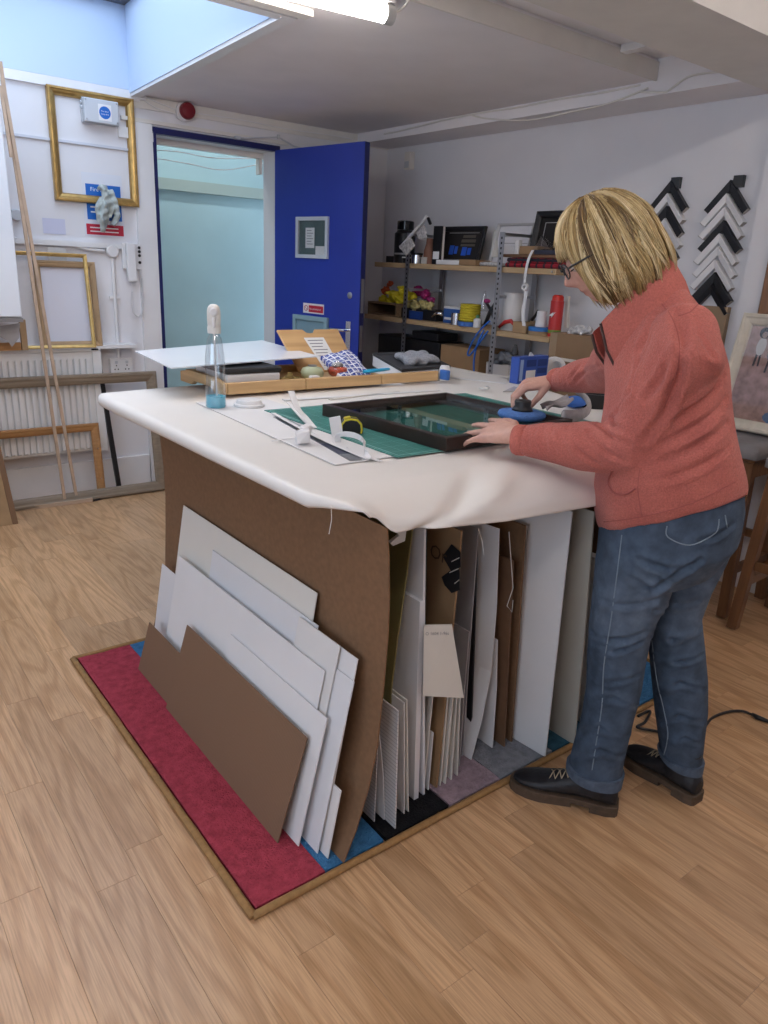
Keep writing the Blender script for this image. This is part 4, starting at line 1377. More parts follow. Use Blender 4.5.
# card strips behind the mat
for i, (p, q, w) in enumerate((((285, 401), (440, 391), .022), ((330, 400), (400, 392), .010), ((440, 377), (505, 384), .02), ((468, 372), (520, 379), .012))):
    a, b = at(*p, Z=Z0), at(*q, Z=Z0)
    d = (b - a).normalized(); s = V(-d.y, d.x, 0)
    tag(obj('card_strip', MB().slab(a, b - a, s * w, V(0, 0, .003)), m_card2 if i % 2 else m_card), ['long cream-edged strip lying in front of the bamboo tray', 'short cream strip in front of the bamboo tray', 'white strip lying right of the tray end', 'thin pale strip at the far right corner of the bench'][i], 'card strip')

# blue tissue box, dark bottle and white reel behind the hands
A, B = at(517, 384, Z=Z0), at(546, 381, Z=Z0)
A.z = B.z = Z0
d = (B - A); dpt = V(-d.y, d.x, 0).normalized() * .045
t = thing('tissue_box', 'blue printed carton standing at the right side of the bench', 'box', tuple((A + B) / 2))
obj('carton', MB().slab(A, d, dpt, V(0, 0, .118)), mat('carton_blue', (0.035, 0.085, 0.36), .45), t)
dn2 = -dpt.normalized()
for u0, u1, v0, v1, c in ((.26, .58, .62, .88, 1), (.64, .96, .62, .88, 1), (.26, .58, .14, .48, 0), (.64, .96, .34, .54, 1), (.05, .15, .1, .9, 2)):
    obj('print_patch', MB().slab(A + d * u0 + V(0, 0, .118 * v0) + dn2 * .0004, d * (u1 - u0), V(0, 0, .118 * (v1 - v0)), dn2 * .0004), [m_card, mat('carton_dark', (.02, .045, .2), .5), mat('carton_pale', (.3, .4, .6), .5)][c], t)
obj('tissue_tip', MB().prism([A + d * .45 + dpt * .5 + V(0, 0, .119), A + d * .62 + dpt * .5 + V(0, 0, .119), A + d * .5 + dpt * .5 + V(0, 0, .135)], dpt * .1), m_card, t)
c = at(530, 384, Z=Z0) + V(-.01, .10, 0)
c.z = Z0
t = thing('black_cap_bottle', 'small bottle with a black pointed cap behind the blue carton', 'bottle', tuple(c))
obj('bottle', MB().lathe(c, [(0, 0), (.022, 0), (.022, .10), (.012, .118), (0, .119)], 18), m_glass, t, smooth=40)
obj('cap', MB().lathe(c, [(0, .1195), (.017, .1195), (.015, .135), (.006, .165), (0, .167)], 16), m_black, t, smooth=40)
c = B + V(.06, .01, 0)
tag(obj('tape_reel', MB().lathe(c + V(0, 0, .055), [(.036, -.012), (.055, -.012), (.055, .012), (.036, .012), (.036, -.012)], 28, axis=(-.4, -.9, 0)), m_white_pl, smooth=40), 'white tape reel standing right of the blue carton', 'reel')

# scrap near the mat's far edge
c = at(484, 391, Z=Z0)
tag(obj('tape_curl', MB().tube([c + V(.018 * math.cos(k * .6), .018 * math.sin(k * .6), .006 + .001 * k) for k in range(12)], .0045, 6), mat('clear_tape', (.62, .62, .6), .3), smooth=True), 'curl of clear tape at the far edge of the cutting mat', 'tape')
q = [at(503, 392, Z=Z0), at(514, 387, Z=Z0), at(528, 391, Z=Z0)]
tag(obj('blade_scrap', MB().prism(q, (0, 0, .003)), mat('pale_steel', (.5, .47, .45), .35)), 'pale flat scrap beside the tape curl', 'scrap')

# grey cleaning cloth, black tub and blue cloth by the woman's waist
c = at(556, 414, Z=ZF + .04)


def clothf(u, v):
    p = at(543 + 26 * u, 411 - 6 * u, Z=ZF + .040)
    b = V(.55, .75, 0) * (v - .5) * .11
    return p + b + V(0, 0, .012 + .010 * math.sin(u * 7 + v * 4) * math.sin(v * 5 + 1) + .012 * u)


t = thing('cleaning_cloth', 'grey cleaning cloth crumpled on the frame behind the blue pad', 'cloth', tuple(c))
obj('folds', MB().grid(clothf, 18, 12, thick=(0, 0, -.003)), mat('grey_cloth', (0.33, 0.30, 0.30), .9, noise=(40, .15)), t, smooth=True)
pts = [at(566, 408, Z=.985), at(577, 402, Z=1.0), at(583, 396, Z=1.02), at(574, 391, Z=1.035)]
pts = [at(563, 417, Z=.975), at(580, 415, Z=.978), at(589, 408, Z=.985), at(586, 398, Z=1.0), at(576, 391, Z=1.02)]
pts = smooth_path(pts, 5)
obj('edge_fold', MB().tube(pts, [.012 - .008 * k / len(pts) for k in range(len(pts))], 8, flat=2.0), MATS['grey_cloth'], t, smooth=True)
c = at(596, 401, Z=.96); c.z = Z0
t = thing('black_tub', 'black tub with blue rag on the bench in front of the woman', 'tub', tuple(c))
obj('tub', MB().lathe(c + V(.03, .03, 0), [(0, 0), (.06, 0), (.07, .05), (.072, .055), (.065, .055), (.056, .01), (0, .008)], 24), m_black, t, smooth=40)
obj('blue_rag', MB().ball(c + V(-.06, .05, .022), .05, .04, .022), mat('blue_cloth', (.035, .12, .42), .9), t, smooth=True)

# polishing pad with black knob under the right hand
PC = at(522, 412, Z=ZF + FD + .012)
PC.z = ZF + FD - .0095
t = thing('polishing_pad', 'round blue polishing pad with black knob held on the frame', 'polishing pad', tuple(PC))
m_pad = mat('blue_microfibre', (0.075, 0.18, 0.46), .95, noise=(90, .15), bump=(200, .6))
obj('pad', MB().lathe(PC, [(0, 0), (.060, 0), (.074, .006), (.077, .014), (.073, .022), (.055, .026), (0, .027)], 40), m_pad, t, smooth=True)
obj('knob', MB().lathe(PC, [(0, .0275), (.034, .0275), (.030, .034), (.025, .042), (.027, .054), (.024, .060), (0, .062)], 24), m_black, t, smooth=True)

# ================================================================== DOOR WALL
m_gold = mat('gold_leaf', (0.46, 0.29, 0.10), 0.32, metal=0.75, noise=(30, .15))
m_goldl = mat('pale_gold_leaf', (0.62, 0.44, 0.17), 0.34, metal=0.6, noise=(30, .15))
m_taupe = grain_mat('taupe_wood', (0.25, 0.195, 0.14), (0.19, 0.145, 0.10), 'x', .6)
m_oakf = grain_mat('orange_pine', (0.42, 0.22, 0.085), (0.32, 0.15, 0.05), 'x', .5)
m_tan = mat('tan_paint', (0.40, 0.27, 0.15), .6, noise=(14, .08))
m_navyink = mat('sign_blue', (0.01, 0.13, 0.50), .45)
m_gcard = mat('grey_plastic', (0.55, 0.57, 0.60), .5)

# gold frame hung on the wall
a, b, c_, d_ = at(55.5, 200, Y=4.56), at(139, 207, Y=4.56), at(134.5, 98.5, Y=4.56), at(47, 84.5, Y=4.56)
t = thing('picture_frame', 'empty ornate gold frame hanging high on the left wall', 'picture frame', tuple((a + b) / 2))
make_frame(t, V(a.x + .002, YW - .002, a.z), V(1, 0, 0), V(0, 0, 1), b.x - a.x, (c_.z + d_.z) / 2 - a.z, .042, .034, m_gold)

# isolator box with its blue notice
t = thing('switch_box', 'pale grey switch box with a round blue notice inside the gold frame', 'switch box', (1.49, 4.56, 2.075))
obj('case', MB().box(1.405, 1.59, 4.515, YW - .002, 2.078, 2.195), m_gcard, t, bevel=.005)
obj('lid_seam', MB().box(1.402, 1.593, 4.540, 4.545, 2.075, 2.198), mat('seam_grey', (.35, .36, .38), .6), t)
obj('label', MB().box(1.478, 1.548, 4.5135, 4.5145, 2.092, 2.172), m_white_pl, t)
cc_ = V(1.513, 4.5134, 2.132)
obj('blue_disc', MB().lathe(cc_, [(0, 0), (.031, 0), (.031, .0006), (0, .0007)], 28, axis=(0, -1, 0)), m_navyink, t)
for k, w_ in enumerate(('Fire door', 'keep shut')):
    obj('label_text', text_mb(w_, .0105, V(1.513, 4.5125, 2.135 - .014 * k), V(1, 0, 0), V(0, 0, 1), .0003, 'CENTER'), m_white_pl, t)
for zz in (2.15, 2.172):
    obj('gland', MB().cyl((1.395, 4.55, zz), (1.405, 4.55, zz), .009, 10), m_gcard, t)
for px_, pz_ in ((1.415, 2.09), (1.58, 2.09), (1.58, 2.185), (1.415, 2.185)):
    obj('screw', MB().lathe((px_, 4.5148, pz_), [(0, 0), (.005, 0), (.004, .002), (0, .0025)], 8, axis=(0, -1, 0)), m_steel, t)

# fire notice in a clear sleeve, half covered by a glove
t = thing('fire_notice', 'fire action notice with blue and red bands behind the hanging glove', 'notice', (1.49, 4.583, 1.50))
obj('sheet', MB().box(1.382, 1.606, 4.5825, 4.5845, 1.498, 1.83), mat('notice_white', (.72, .74, .80), .35), t)
obj('blue_band', MB().box(1.40, 1.595, 4.5815, 4.5824, 1.585, 1.772), m_navyink, t, bevel=.0)
obj('red_band', MB().box(1.39, 1.60, 4.5815, 4.5824, 1.505, 1.562), m_red, t)
obj('notice_text', text_mb('Fire action', .030, V(1.425, 4.5811, 1.735), V(1, 0, 0), V(0, 0, 1), .0003), m_white_pl, t)
for k in range(4):
    obj('notice_line', MB().box(1.42, 1.56 - .02 * (k % 2), 4.5809, 4.5814, 1.70 - .026 * k, 1.708 - .026 * k), m_white_pl, t)
for k in range(2):
    obj('notice_line', MB().box(1.41, 1.57, 4.5809, 4.5814, 1.54 - .02 * k, 1.546 - .02 * k), m_white_pl, t)
mb = MB()
gc = V(1.49, 4.525, 1.66)
mb.tube([gc + V(-.02, .012, .085), gc + V(-.012, -.01, .098), gc + V(-.005, -.018, .08), gc + V(.0, -.015, .0), gc + V(-.02, -.008, -.08), gc + V(-.03, -.004, -.14)], [.026, .034, .042, .056, .050, .026], 12, flat=.42)
mb.tube([gc + V(.02, -.016, .085), gc + V(.04, -.02, .02), gc + V(.055, -.012, -.05), gc + V(.03, -.008, -.10)], [.028, .034, .036, .022], 10, flat=.5)
mb.tube([gc + V(-.03, -.018, .04), gc + V(-.055, -.012, -.02), gc + V(-.05, -.008, -.09)], [.02, .024, .014], 10, flat=.6)
mb.tube([gc + V(.0, -.03, .05), gc + V(.03, -.03, -.01), gc + V(.01, -.02, -.06)], [.014, .016, .012], 8, flat=.7)
me = fuse(mb, .004, 2)
vv = verts_of(me)
vv[:, 1] += .006 * np.sin(vv[:, 0] * 130 + vv[:, 2] * 55) + .003 * np.sin(vv[:, 2] * 150 - vv[:, 0] * 60)
set_verts(me, vv)
tag(mesh_obj('work_glove', me, mat('pale_green_grey_cloth', (.42, .46, .44), .9, noise=(25, .25))), 'pale grey green work glove draped over the gold frame\u2019s lower rail', 'glove')

# paper notes
tag(obj('paper_note', MB().box(1.157, 1.275, 4.5825, 4.585, 1.495, 1.575), mat('lilac_paper', (.62, .63, .78), .8)), 'small pale lilac paper note on the wall below the gold frame', 'note')
tag(obj('paper_note', MB().box(1.165, 1.262, 4.562, 4.564, 1.335, 1.425), mat('buff_paper', (.62, .60, .58), .8)), 'faint buff paper note hanging below the white conduit', 'note')

# conduit run with junction boxes and socket
t = thing('conduit', 'white round conduit running to a junction box and down to a socket', 'conduit', (1.52, 4.57, .81))
jc = at(112, 251, Y=4.568)
yy = YW - .013
obj('pipe', MB().tube(smooth_path([V(.95, yy, 1.50), V(1.02, yy, 1.452), V(1.12, yy, 1.447), V(1.27, yy, 1.447), V(1.38, yy, 1.425), V(1.48, yy, 1.42)], 5), .011, 10), m_white_pl, t, smooth=True)
obj('pipe', MB().cyl((1.521, yy, .80), (1.521, yy, 1.40), .0105, 10), m_white_pl, t, smooth=40)
obj('junction_box', MB().lathe((1.521, YW - .001, 1.42), [(0, 0), (.036, 0), (.036, .028), (.031, .034), (0, .035)], 26, axis=(0, -1, 0)), m_white_pl, t, smooth=40)
obj('pipe_clip', MB().box(1.490, 1.552, YW - .018, YW - .002, 1.152, 1.170), m_white_pl, t, bevel=.003)
jb = at(16, 215, Y=4.568)
obj('junction_box', MB().lathe((jb.x, YW - .001, jb.z), [(0, 0), (.030, 0), (.030, .028), (.026, .034), (0, .035)], 22, axis=(0, -1, 0)), m_gcard, t, smooth=40)
t = thing('wall_socket', 'white double wall socket below the conduit', 'socket', (1.53, 4.58, .715))
obj('back_box', MB().box(1.462, 1.60, YW - .030, YW - .002, .715, .805), m_white_pl, t, bevel=.004)
for xx in (1.498, 1.562):
    obj('rocker', MB().box(xx - .008, xx + .008, YW - .034, YW - .0305, .776, .792), m_gcard, t)
    for dx_, dz_ in ((0, .765), (-.010, .742), (.010, .742)):
        obj('pin_hole', MB().box(xx + dx_ - .003, xx + dx_ + .003, YW - .0312, YW - .0303, dz_ - .004, dz_ + .004), m_dark, t)

# entry phone with coiled cord
t = thing('entry_phone', 'white wall entry phone with hanging handset and coiled cord', 'telephone', (1.64, 4.56, 1.28))
obj('base', MB().box(1.575, 1.690, YW - .030, YW - .020, 1.325, 1.468), m_white_pl, t, bevel=.004)
obj('base_back', MB().box(1.580, 1.685, YW - .0195, YW - .001, 1.33, 1.463), m_white_pl, t)
for zz in (1.447, 1.425, 1.403, 1.364):
    obj('button', MB().lathe((1.676, YW - .0302, zz), [(0, 0), (.0085, 0), (.0085, .003), (0, .0035)], 14, axis=(0, -1, 0)), m_black, t)
obj('handset', MB().prism([(1.592, YW - .031, 1.472), (1.648, YW - .031, 1.472), (1.648, YW - .031, 1.300), (1.652, YW - .031, 1.255), (1.596, YW - .031, 1.255), (1.592, YW - .031, 1.300)], (0, -.030, 0)), m_white_pl, t, bevel=.008)
obj('cord', MB().tube([V(1.618, YW - .04, 1.256), V(1.617, YW - .04, 1.20)], .0025, 6), m_white_pl, t)
pth, base_ = [], [V(1.617, YW - .04, 1.20), V(1.614, YW - .04, 1.13), V(1.622, YW - .04, 1.075), V(1.650, YW - .04, 1.055), V(1.675, YW - .038, 1.085), V(1.680, YW - .035, 1.17), V(1.680, YW - .03, 1.25), V(1.678, YW - .026, 1.324)]
bp_ = smooth_path(base_, 40)
for i, p in enumerate(bp_):
    a_ = i * 1.05
    pth.append(p + V(math.cos(a_) * .007, math.sin(a_) * .007, 0))
obj('coil', MB().tube(pth, .0018, 4), m_white_pl, t, smooth=True)

# red sounder, wires, door closer arm
al = at(187, 111, Y=4.54)
t = thing('alarm_sounder', 'round dark red alarm sounder above the doorway', 'alarm', (al.x, YW - .03, al.z - .05))
obj('base', MB().lathe((al.x - .01, YW - .0145, al.z - .004), [(0, 0), (.050, 0), (.050, .022), (0, .023)], 26, axis=(0, -1, 0)), m_white_pl, t, smooth=40)
obj('dome', MB().lathe((al.x, YW - .038, al.z), [(0, 0), (.044, 0), (.046, .02), (.040, .036), (.02, .042), (0, .043)], 26, axis=(0, -1, 0)), mat('alarm_red', (.18, .008, .018), .35), t, smooth=40)
z_ = al.z
mbw = [MB().tube(smooth_path([V(1.72, YW - .018, z_ + .05), V(1.80, YW - .018, z_ + .03), V(1.90, YW - .018, z_ + .01), V(al.x - .045, YW - .02, z_)], 4), .004, 6),
       MB().tube(smooth_path([V(1.74, YW - .018, z_ + .03), V(1.82, YW - .018, z_ - .005), V(1.93, YW - .018, z_ - .02), V(al.x - .04, YW - .02, z_ - .03)], 4), .003, 6),
       MB().tube(smooth_path([V(al.x + .05, YW - .02, z_), V(2.35, YW - .018, z_ + .008), V(2.7, YW - .018, z_ + .002), V(3.1, YW - .018, z_ + .01), V(3.24, YW - .018, z_ + .0)], 4), .003, 6)]
for w_ in mbw:
    obj('wire', w_, m_white_pl, t, smooth=True)
obj('wire_box', MB().box(1.70, 1.76, YW - .040, YW - .0145, z_ + .02, z_ + .045), m_white_pl, t, bevel=.004)
t = thing('door_closer_arm', 'thin grey door closer arm above the door header', 'closer', (2.45, YW - .04, 2.13))
obj('arm', MB().tube([V(2.33, YW - .035, 2.118), V(2.36, YW - .05, 2.12), V(2.60, YW - .06, 2.155)], .005, 6), m_gcard, t)
obj('arm', MB().tube([V(2.60, YW - .06, 2.155), V(2.72, YW - .05, 2.118), V(2.85, YW - .04, 2.108)], .005, 6), m_gcard, t)
obj('pivot', MB().cyl((2.60, YW - .06, 2.145), (2.60, YW - .06, 2.168), .010, 10), m_gcard, t)
obj('bracket', MB().box(2.31, 2.345, YW - .045, YW - .0205, 2.108, 2.126), m_gcard, t)
# corridor cables seen above the opening
for i, pts_ in enumerate(([(155, 158), (190, 164), (225, 170), (268, 162)], [(155, 150), (180, 152), (215, 158), (266, 158)])):
    tag(obj('cable', MB().tube(smooth_path([at(*p, Y=YW + .20) for p in pts_], 5), .003, 6), m_white_pl, smooth=True), ['lower pale cable sagging across the top of the doorway', 'upper pale cable hanging along the doorway head'][i], 'cable')
tag(obj('cable', MB().tube(smooth_path([at(266, 160, Y=YW + .14), at(269, 168, Y=YW + .14), at(269, 180, Y=YW + .14), at(271, 190, Y=YW + .14)], 5), .004, 6), m_white_pl, smooth=True), 'pale cable loop at the right top corner of the doorway', 'cable')
# sensor on the shelf wall by the corner
s_ = at(410, 161, X=3.50)
t = thing('motion_sensor', 'small white motion sensor high in the far room corner', 'sensor', (XW - .02, s_.y, s_.z - .05))
obj('case', MB().box(XW - .045, XW - .002, s_.y - .032, s_.y + .032, s_.z - .055, s_.z + .055), m_cream, t, bevel=.006)
obj('lens', MB().box(XW - .050, XW - .0455, s_.y - .022, s_.y + .022, s_.z - .045, s_.z - .005), m_gcard, t, bevel=.002)
# cables drooping along the side beam
for i, pts_ in enumerate(([(648, 88), (610, 103), (570, 112), (530, 120), (490, 119), (470, 115)], [(640, 85), (600, 93), (560, 99), (520, 107), (480, 113), (440, 121), (400, 131), (384, 134)], [(655, 92), (640, 92), (664, 92), (672, 88), (686, 78), (700, 74), (728, 71)])):
    tag(obj('cable', MB().tube(smooth_path([at(*p, X=3.236) for p in pts_], 5), .0045, 6), m_cream, smooth=True), ['cream cable sagging below the side beam edge', 'cream cable clipped straight along the side beam', 'short cream cable bending round the far end of the deep beam'][i], 'cable')
lp_ = at(388, 8, Z=2.235)
tag(obj('cable', MB().tube(smooth_path([V(1.775, 2.318, 2.225), V(1.80, 2.30, 2.240), V(1.80, 2.268, 2.258), V(1.80, 2.256, 2.30)], 4), .004, 6), m_cream, smooth=True), 'short lamp cable at the end of the tube light', 'cable')

# wall cupboard at the left edge
t = thing('wall_cupboard', 'white wall cupboard cut off by the picture edge above the radiator', 'cupboard', (.55, 4.4, 1.055))
obj('body', MB().box(.15, .935, 4.268, YW - .001, 1.057, 2.13), m_trim, t)
obj('door', MB().box(.155, .930, 4.248, 4.2675, 1.075, 2.125), mat('cupboard_white', (.78, .80, .84), .4), t, bevel=.003)
obj('bottom_edge', MB().box(.15, .935, 4.250, 4.2675, 1.048, 1.068), m_steel, t)
tag(obj('torn_paper', MB().prism([at(0, 326, Y=4.35), at(20, 323, Y=4.35), at(19, 338, Y=4.35), at(12, 347, Y=4.35), at(8, 341, Y=4.35), at(0, 337, Y=4.35)], (0, .003, 0)), m_greyb), 'torn grey paper hanging under the white wall cupboard', 'paper')

# radiator
t = thing('radiator', 'white ribbed panel radiator behind the leaning frames', 'radiator', (.9, 4.50, .26))
m_rad = mat('radiator_white', (.78, .77, .76), .4)
rx0, rx1, ry = .35, 1.385, 4.50
obj('panel', MB().box(rx0, rx1, ry, ry + .035, .27, .86), m_rad, t, bevel=.004)
for k in range(28):
    xx = rx1 - .075 - .0345 * k
    if xx > rx0 + .02:
        obj('fin', MB().prism([(xx - .0125, ry - .0005, .285), (xx - .0075, ry - .022, .295), (xx + .0075, ry - .022, .295), (xx + .0125, ry - .0005, .285)], (0, 0, .53)), m_rad, t)
obj('top_grille', MB().box(rx0, rx1 + .004, ry - .018, ry + .06, .862, .882), m_rad, t, bevel=.004)
obj('side_cover', MB().box(rx1 - .045, rx1 + .003, ry - .018, ry - .001, .27, .861), m_rad, t)
obj('badge', MB().box(rx1 - .05, rx1 - .01, ry - .0195, ry - .0185, .868, .878), m_black, t)

# frames leaning on and around the radiator
p0 = V(1.06, 4.47, .886); w_ = .31
t = thing('picture_frame', 'tan painted frame leaning on the radiator top with white backing', 'picture frame', (1.22, 4.5, .886))
a, b = at(35, 266, Y=4.52), at(100, 346, Y=4.50)
make_frame(t, V(a.x - .005, 4.505, .886), V(1, 0, 0), V(0, .045, .47), b.x - a.x + .02, .47, .034, .02, m_tan)
obj('backing', MB().slab(V(a.x + .02, 4.520, .915), (b.x - a.x - .03, 0, 0), (0, .040, .42), (0, .003, 0)), mat('lilac_white_board', (.70, .71, .80), .5), t)
a, b = at(20, 253, Y=4.50), at(96, 348, Y=4.45)
t = thing('picture_frame', 'slim bright gold frame standing before the tan frame on the radiator', 'picture frame', (1.1, 4.47, .884))
make_frame(t, V(.80, 4.470, .884), V(1, 0, 0), V(0, .055, .51), b.x - .80 + .005, .515, .020, .018, m_goldl)
t = thing('brown_frame_piece', 'dark tan frame post left of the tan frame under the cupboard', 'moulding', (1.0, 4.45, .885))
obj('post', MB().box(.955, .985, 4.43, 4.455, .884, 1.045), m_tan, t)
obj('foot', MB().box(.60, .95, 4.43, 4.455, .884, .925), m_oakf, t)

TR = at(154, 371, Y=4.475)
t = thing('picture_frame', 'large taupe wooden frame leaning across the radiator', 'picture frame', (1.0, 4.40, .001))
make_frame(t, V(.30, 4.378, .002), V(1, 0, 0), V(0, .085, TR.z), TR.x - .30, TR.z + .005, .060, .030, m_taupe)
t = thing('picture_frame', 'small orange pine frame standing inside the large taupe frame', 'picture frame', (1.0, 4.39, .001))
a = at(98.5, 423, Y=4.44)
make_frame(t, V(.55, 4.408, .002), V(1, 0, 0), V(0, .05, a.z), a.x - .55, a.z, .046, .022, m_oakf)
for zz in (.30, .12):
    obj('nail', MB().lathe((a.x - .02, 4.388 + .05 * zz / a.z, zz), [(0, 0), (.005, 0), (.004, .004), (0, .005)], 8, axis=(0, -1, 0)), m_chrome, t)
a, b = at(101, 362, Y=4.49), at(122, 480, Y=4.43)
tag(obj('black_moulding', MB().slab(V(b.x - .026, 4.437, .003), (.026, 0, 0), (0, .02, 0), (a.x - b.x, .050, .80)), m_black), 'black moulding length leaning against the radiator end', 'moulding')
# long thin mouldings leaning to the ceiling
m_pale = mat('pale_wood', (.50, .37, .27), .6, noise=(20, .1))
for i, (bt, tp) in enumerate((((64, 503), (-6, 30)), ((76, 501), (1, 80)))):
    b = at(*bt, Z=.012); tpp = at(*tp, Y=4.235)
    d = tpp - b
    tag(obj('moulding_length', MB().slab(b, (.016, 0, 0), (0, .012, 0), d * (2.235 / tpp.z if tpp.z > 2.235 else 1)), m_pale), ['left one of two long pale mouldings leaning by the cupboard', 'right one of two long pale mouldings leaning by the cupboard'][i], 'moulding')
tag(obj('moulding_length', MB().slab(at(10, 157, Y=4.245), (.014, 0, 0), (0, .012, 0), at(-1, 85, Y=4.235) - at(10, 157, Y=4.245)), m_pale), 'short pale moulding tip ending halfway beside the cupboard', 'moulding')
# low boards on the floor
a, b = at(16, 511, Z=.0), at(92, 501, Z=.0)
tag(obj('floor_board', MB().slab(V(a.x, a.y - .02, .001), (b.x - a.x, b.y - a.y, 0), (0, .045, 0), (0, 0, .022)), m_pale), 'pale moulding length lying on the floor before the large frame', 'moulding')
tag(obj('floor_board', MB().slab(V(a.x, a.y + .03, .001), (b.x - a.x - .01, b.y - a.y, 0), (0, .025, 0), (0, 0, .034)), m_taupe), 'taupe moulding length lying on the floor behind the pale one', 'moulding')
a, b = at(93, 502, Z=.0), at(121, 495, Z=.0)
tag(obj('dark_offcut', MB().slab(V(a.x, a.y, .001), (b.x - a.x, b.y - a.y, 0), (0, .03, 0), (0, 0, .012)), m_black), 'dark off-cut on the floor at the end of the moulding lengths', 'off-cut')
# brown panel at the left edge, standing in front
a, b = at(0, 527, Z=0), at(16, 521, Z=0)
t = thing('brown_board', 'brown board edge standing at the far left by the mouldings', 'board', (.7, 4.15, 0))
tt_ = at(0, 428, Y=4.20)
obj('board', MB().slab(V(b.x - .40, 4.145, .001), (.372, .0, 0), (0, .016, 0), (-.05, .03, .56)), m_tan, t)
obj('edge_strip', MB().slab(V(b.x - .027, 4.143, .001), (.027, .0, 0), (0, .020, 0), (-.05, .03, .56)), mat('brown_edge', (.22, .13, .075), .6), t)

# ================================================================== SHELF WALL
m_ply = grain_mat('shelf_pine', (.50, .355, .20), (.42, .285, .15), 'y', .6)
SX0, SX1 = 3.18, 3.49
t = thing('shelf_unit', 'pine shelf unit on slotted steel uprights along the far right wall', 'shelf unit', (3.34, 3.45, 0))
ZU, ZL = 1.437, 1.090
obj('shelf_board', MB().box(SX0, SX1, 2.66, 4.235, ZU - .030, ZU), m_ply, t, bevel=.002)
obj('shelf_board', MB().box(SX0, SX1, 2.655, 4.33, ZL - .030, ZL), m_ply, t, bevel=.002)
obj('shelf_board', MB().box(SX0, SX1, 2.655, 4.33, .50, .53), m_ply, t, bevel=.002)
for yy in (3.87, 3.055):
    for xx in (SX0 - .012, SX1 - .02):
        o = obj('upright', MB().box(xx - .0005, xx + .0035, yy - .018, yy + .018, 0, 1.62).box(xx + .004, xx + .024, yy + .014, yy + .018, 0, 1.62), m_steel, t)
        if xx < 3.3:
            mb = MB()
            for k in range(30):
                mb.box(xx - .0012, xx - .0006, yy - .005, yy + .005, .80 + .027 * k, .812 + .027 * k)
            q = obj('slots', mb, m_dark, o); q['kind'] = 'stuff'
    for zz in (1.61, 1.275):
        obj('cross_rail', MB().box(SX0 + .012, SX1 - .016, yy - .004, yy + .004, zz - .008, zz + .008), m_steel, t)
    if yy > 3.5:
        obj('brace', MB().tube([V(SX0 + .02, yy + .01, 1.20), V(SX1 - .03, yy + .01, 1.27)], .003, 6), m_steel, t)
obj('screw_head', MB().lathe((SX0 - .0002, 2.685, ZU - .014), [(0, 0), (.006, 0), (.005, .003), (0, .004)], 10, axis=(-1, 0, 0)), m_steel, t)


def sbox(p0, p1, ptop, X, z0, dep):
    """extents of something on a shelf: pixel columns, pixel top, front plane X"""
    a, b = at(p0, ptop, X=X), at(p1, ptop, X=X)
    return X, X + dep, b.y, a.y, z0, (a.z + b.z) / 2


def put(name, label, cat, p0, p1, ptop, X, z0, dep, m, bevel=.003, group=None):
    x0, x1, y0, y1, za, zb = sbox(p0, p1, ptop, X, z0 + .001, dep)
    return tag(obj(name, MB().box(x0, x1, y0, y1, za, zb), m, bevel=bevel), label, cat, group)


def can(name, label, cat, px0, px1, ptop, X, z0, prof, parts, n=20):
    """lathe by fractions of height; parts = [(name, material, f0, f1, rscale0, rscale1)]"""
    a, b = at(px0, ptop, X=X), at(px1, ptop, X=X)
    r = (a.y - b.y) / 2 * .95
    h = (a.z + b.z) / 2 - z0 - .001
    c = V(X, (a.y + b.y) / 2, z0 + .001)
    t = thing(name, label, cat, tuple(c))
    for nm, m, pr in parts:
        obj(nm, MB().lathe(c, [(r * q, h * k) for q, k in pr], n), m, t, smooth=40)
    return t, c, r, h


def small_frame(name, label, p0, p1, ptop, X, z0, m, pic, rw=.03, lean=.04, art=None):
    a, b = at(p0, ptop, X=X), at(p1, ptop, X=X)
    w, h = a.y - b.y, (a.z + b.z) / 2 - z0 - .001
    t = thing(name, label, 'picture frame', (X, (a.y + b.y) / 2, z0 + .001))
    og = V(X - lean, a.y, z0 + .001)
    make_frame(t, og, V(0, -1, 0), V(lean, 0, h), w, math.hypot(h, lean), rw, .02, m)
    up = V(lean, 0, h)
    obj('picture', MB().slab(og + V(.004, -rw * .8, 0) + up * (rw * .8 / h), V(0, -(w - 1.6 * rw), 0), up * ((h - 1.6 * rw) / h), V(.003, 0, 0)), pic, t)
    for nm, u0, u1, v0, v1, mm in art or ():
        obj(nm, MB().slab(og + V(.0025, -w * u0, 0) + up * v0, V(0, -w * (u1 - u0), 0), up * (v1 - v0), V(.001, 0, 0)), mm, t)
    return t


m_redp = mat('red_plastic', (.48, .03, .03), .4)
# upper shelf
t, c, r, h = can('black_spray_can', 'tall black can at the left of the upper shelf', 'can', 399, 413, 221, 3.33, ZU, None, [('body', m_black, [(0, 0), (1, 0), (1, .70), (.82, .74), (.78, .78), (0, .785)]), ('cap', mat('black_gloss', (.01, .01, .012), .12), [(0, .79), (.80, .79), (.80, .98), (.7, 1.0), (0, 1.0)])])
obj('label', MB().cyl((c.x, c.y, c.z + h * .2), (c.x, c.y, c.z + h * .24), r * 1.02, 20), m_greyb, t)
put('black_block', 'small black block left of the tall black can', 'block', 386, 396, 256, 3.30, ZU, .04, m_black)
can('silver_tin', 'small silver and black tin on the upper shelf', 'tin', 413, 421, 253, 3.26, ZU, None, [('body', m_chrome, [(0, 0), (1, 0), (1, .8), (0, .8)]), ('lid', m_black, [(0, .81), (1.05, .81), (1.05, 1), (0, 1)])])
can('small_tin', 'tiny dark tin beside the silver tin', 'tin', 404, 411, 257, 3.26, ZU, None, [('body', m_black, [(0, 0), (1, 0), (1, .8), (0, .8)]), ('lid', m_white_pl, [(0, .81), (1.05, .81), (1.05, 1), (0, 1)])])
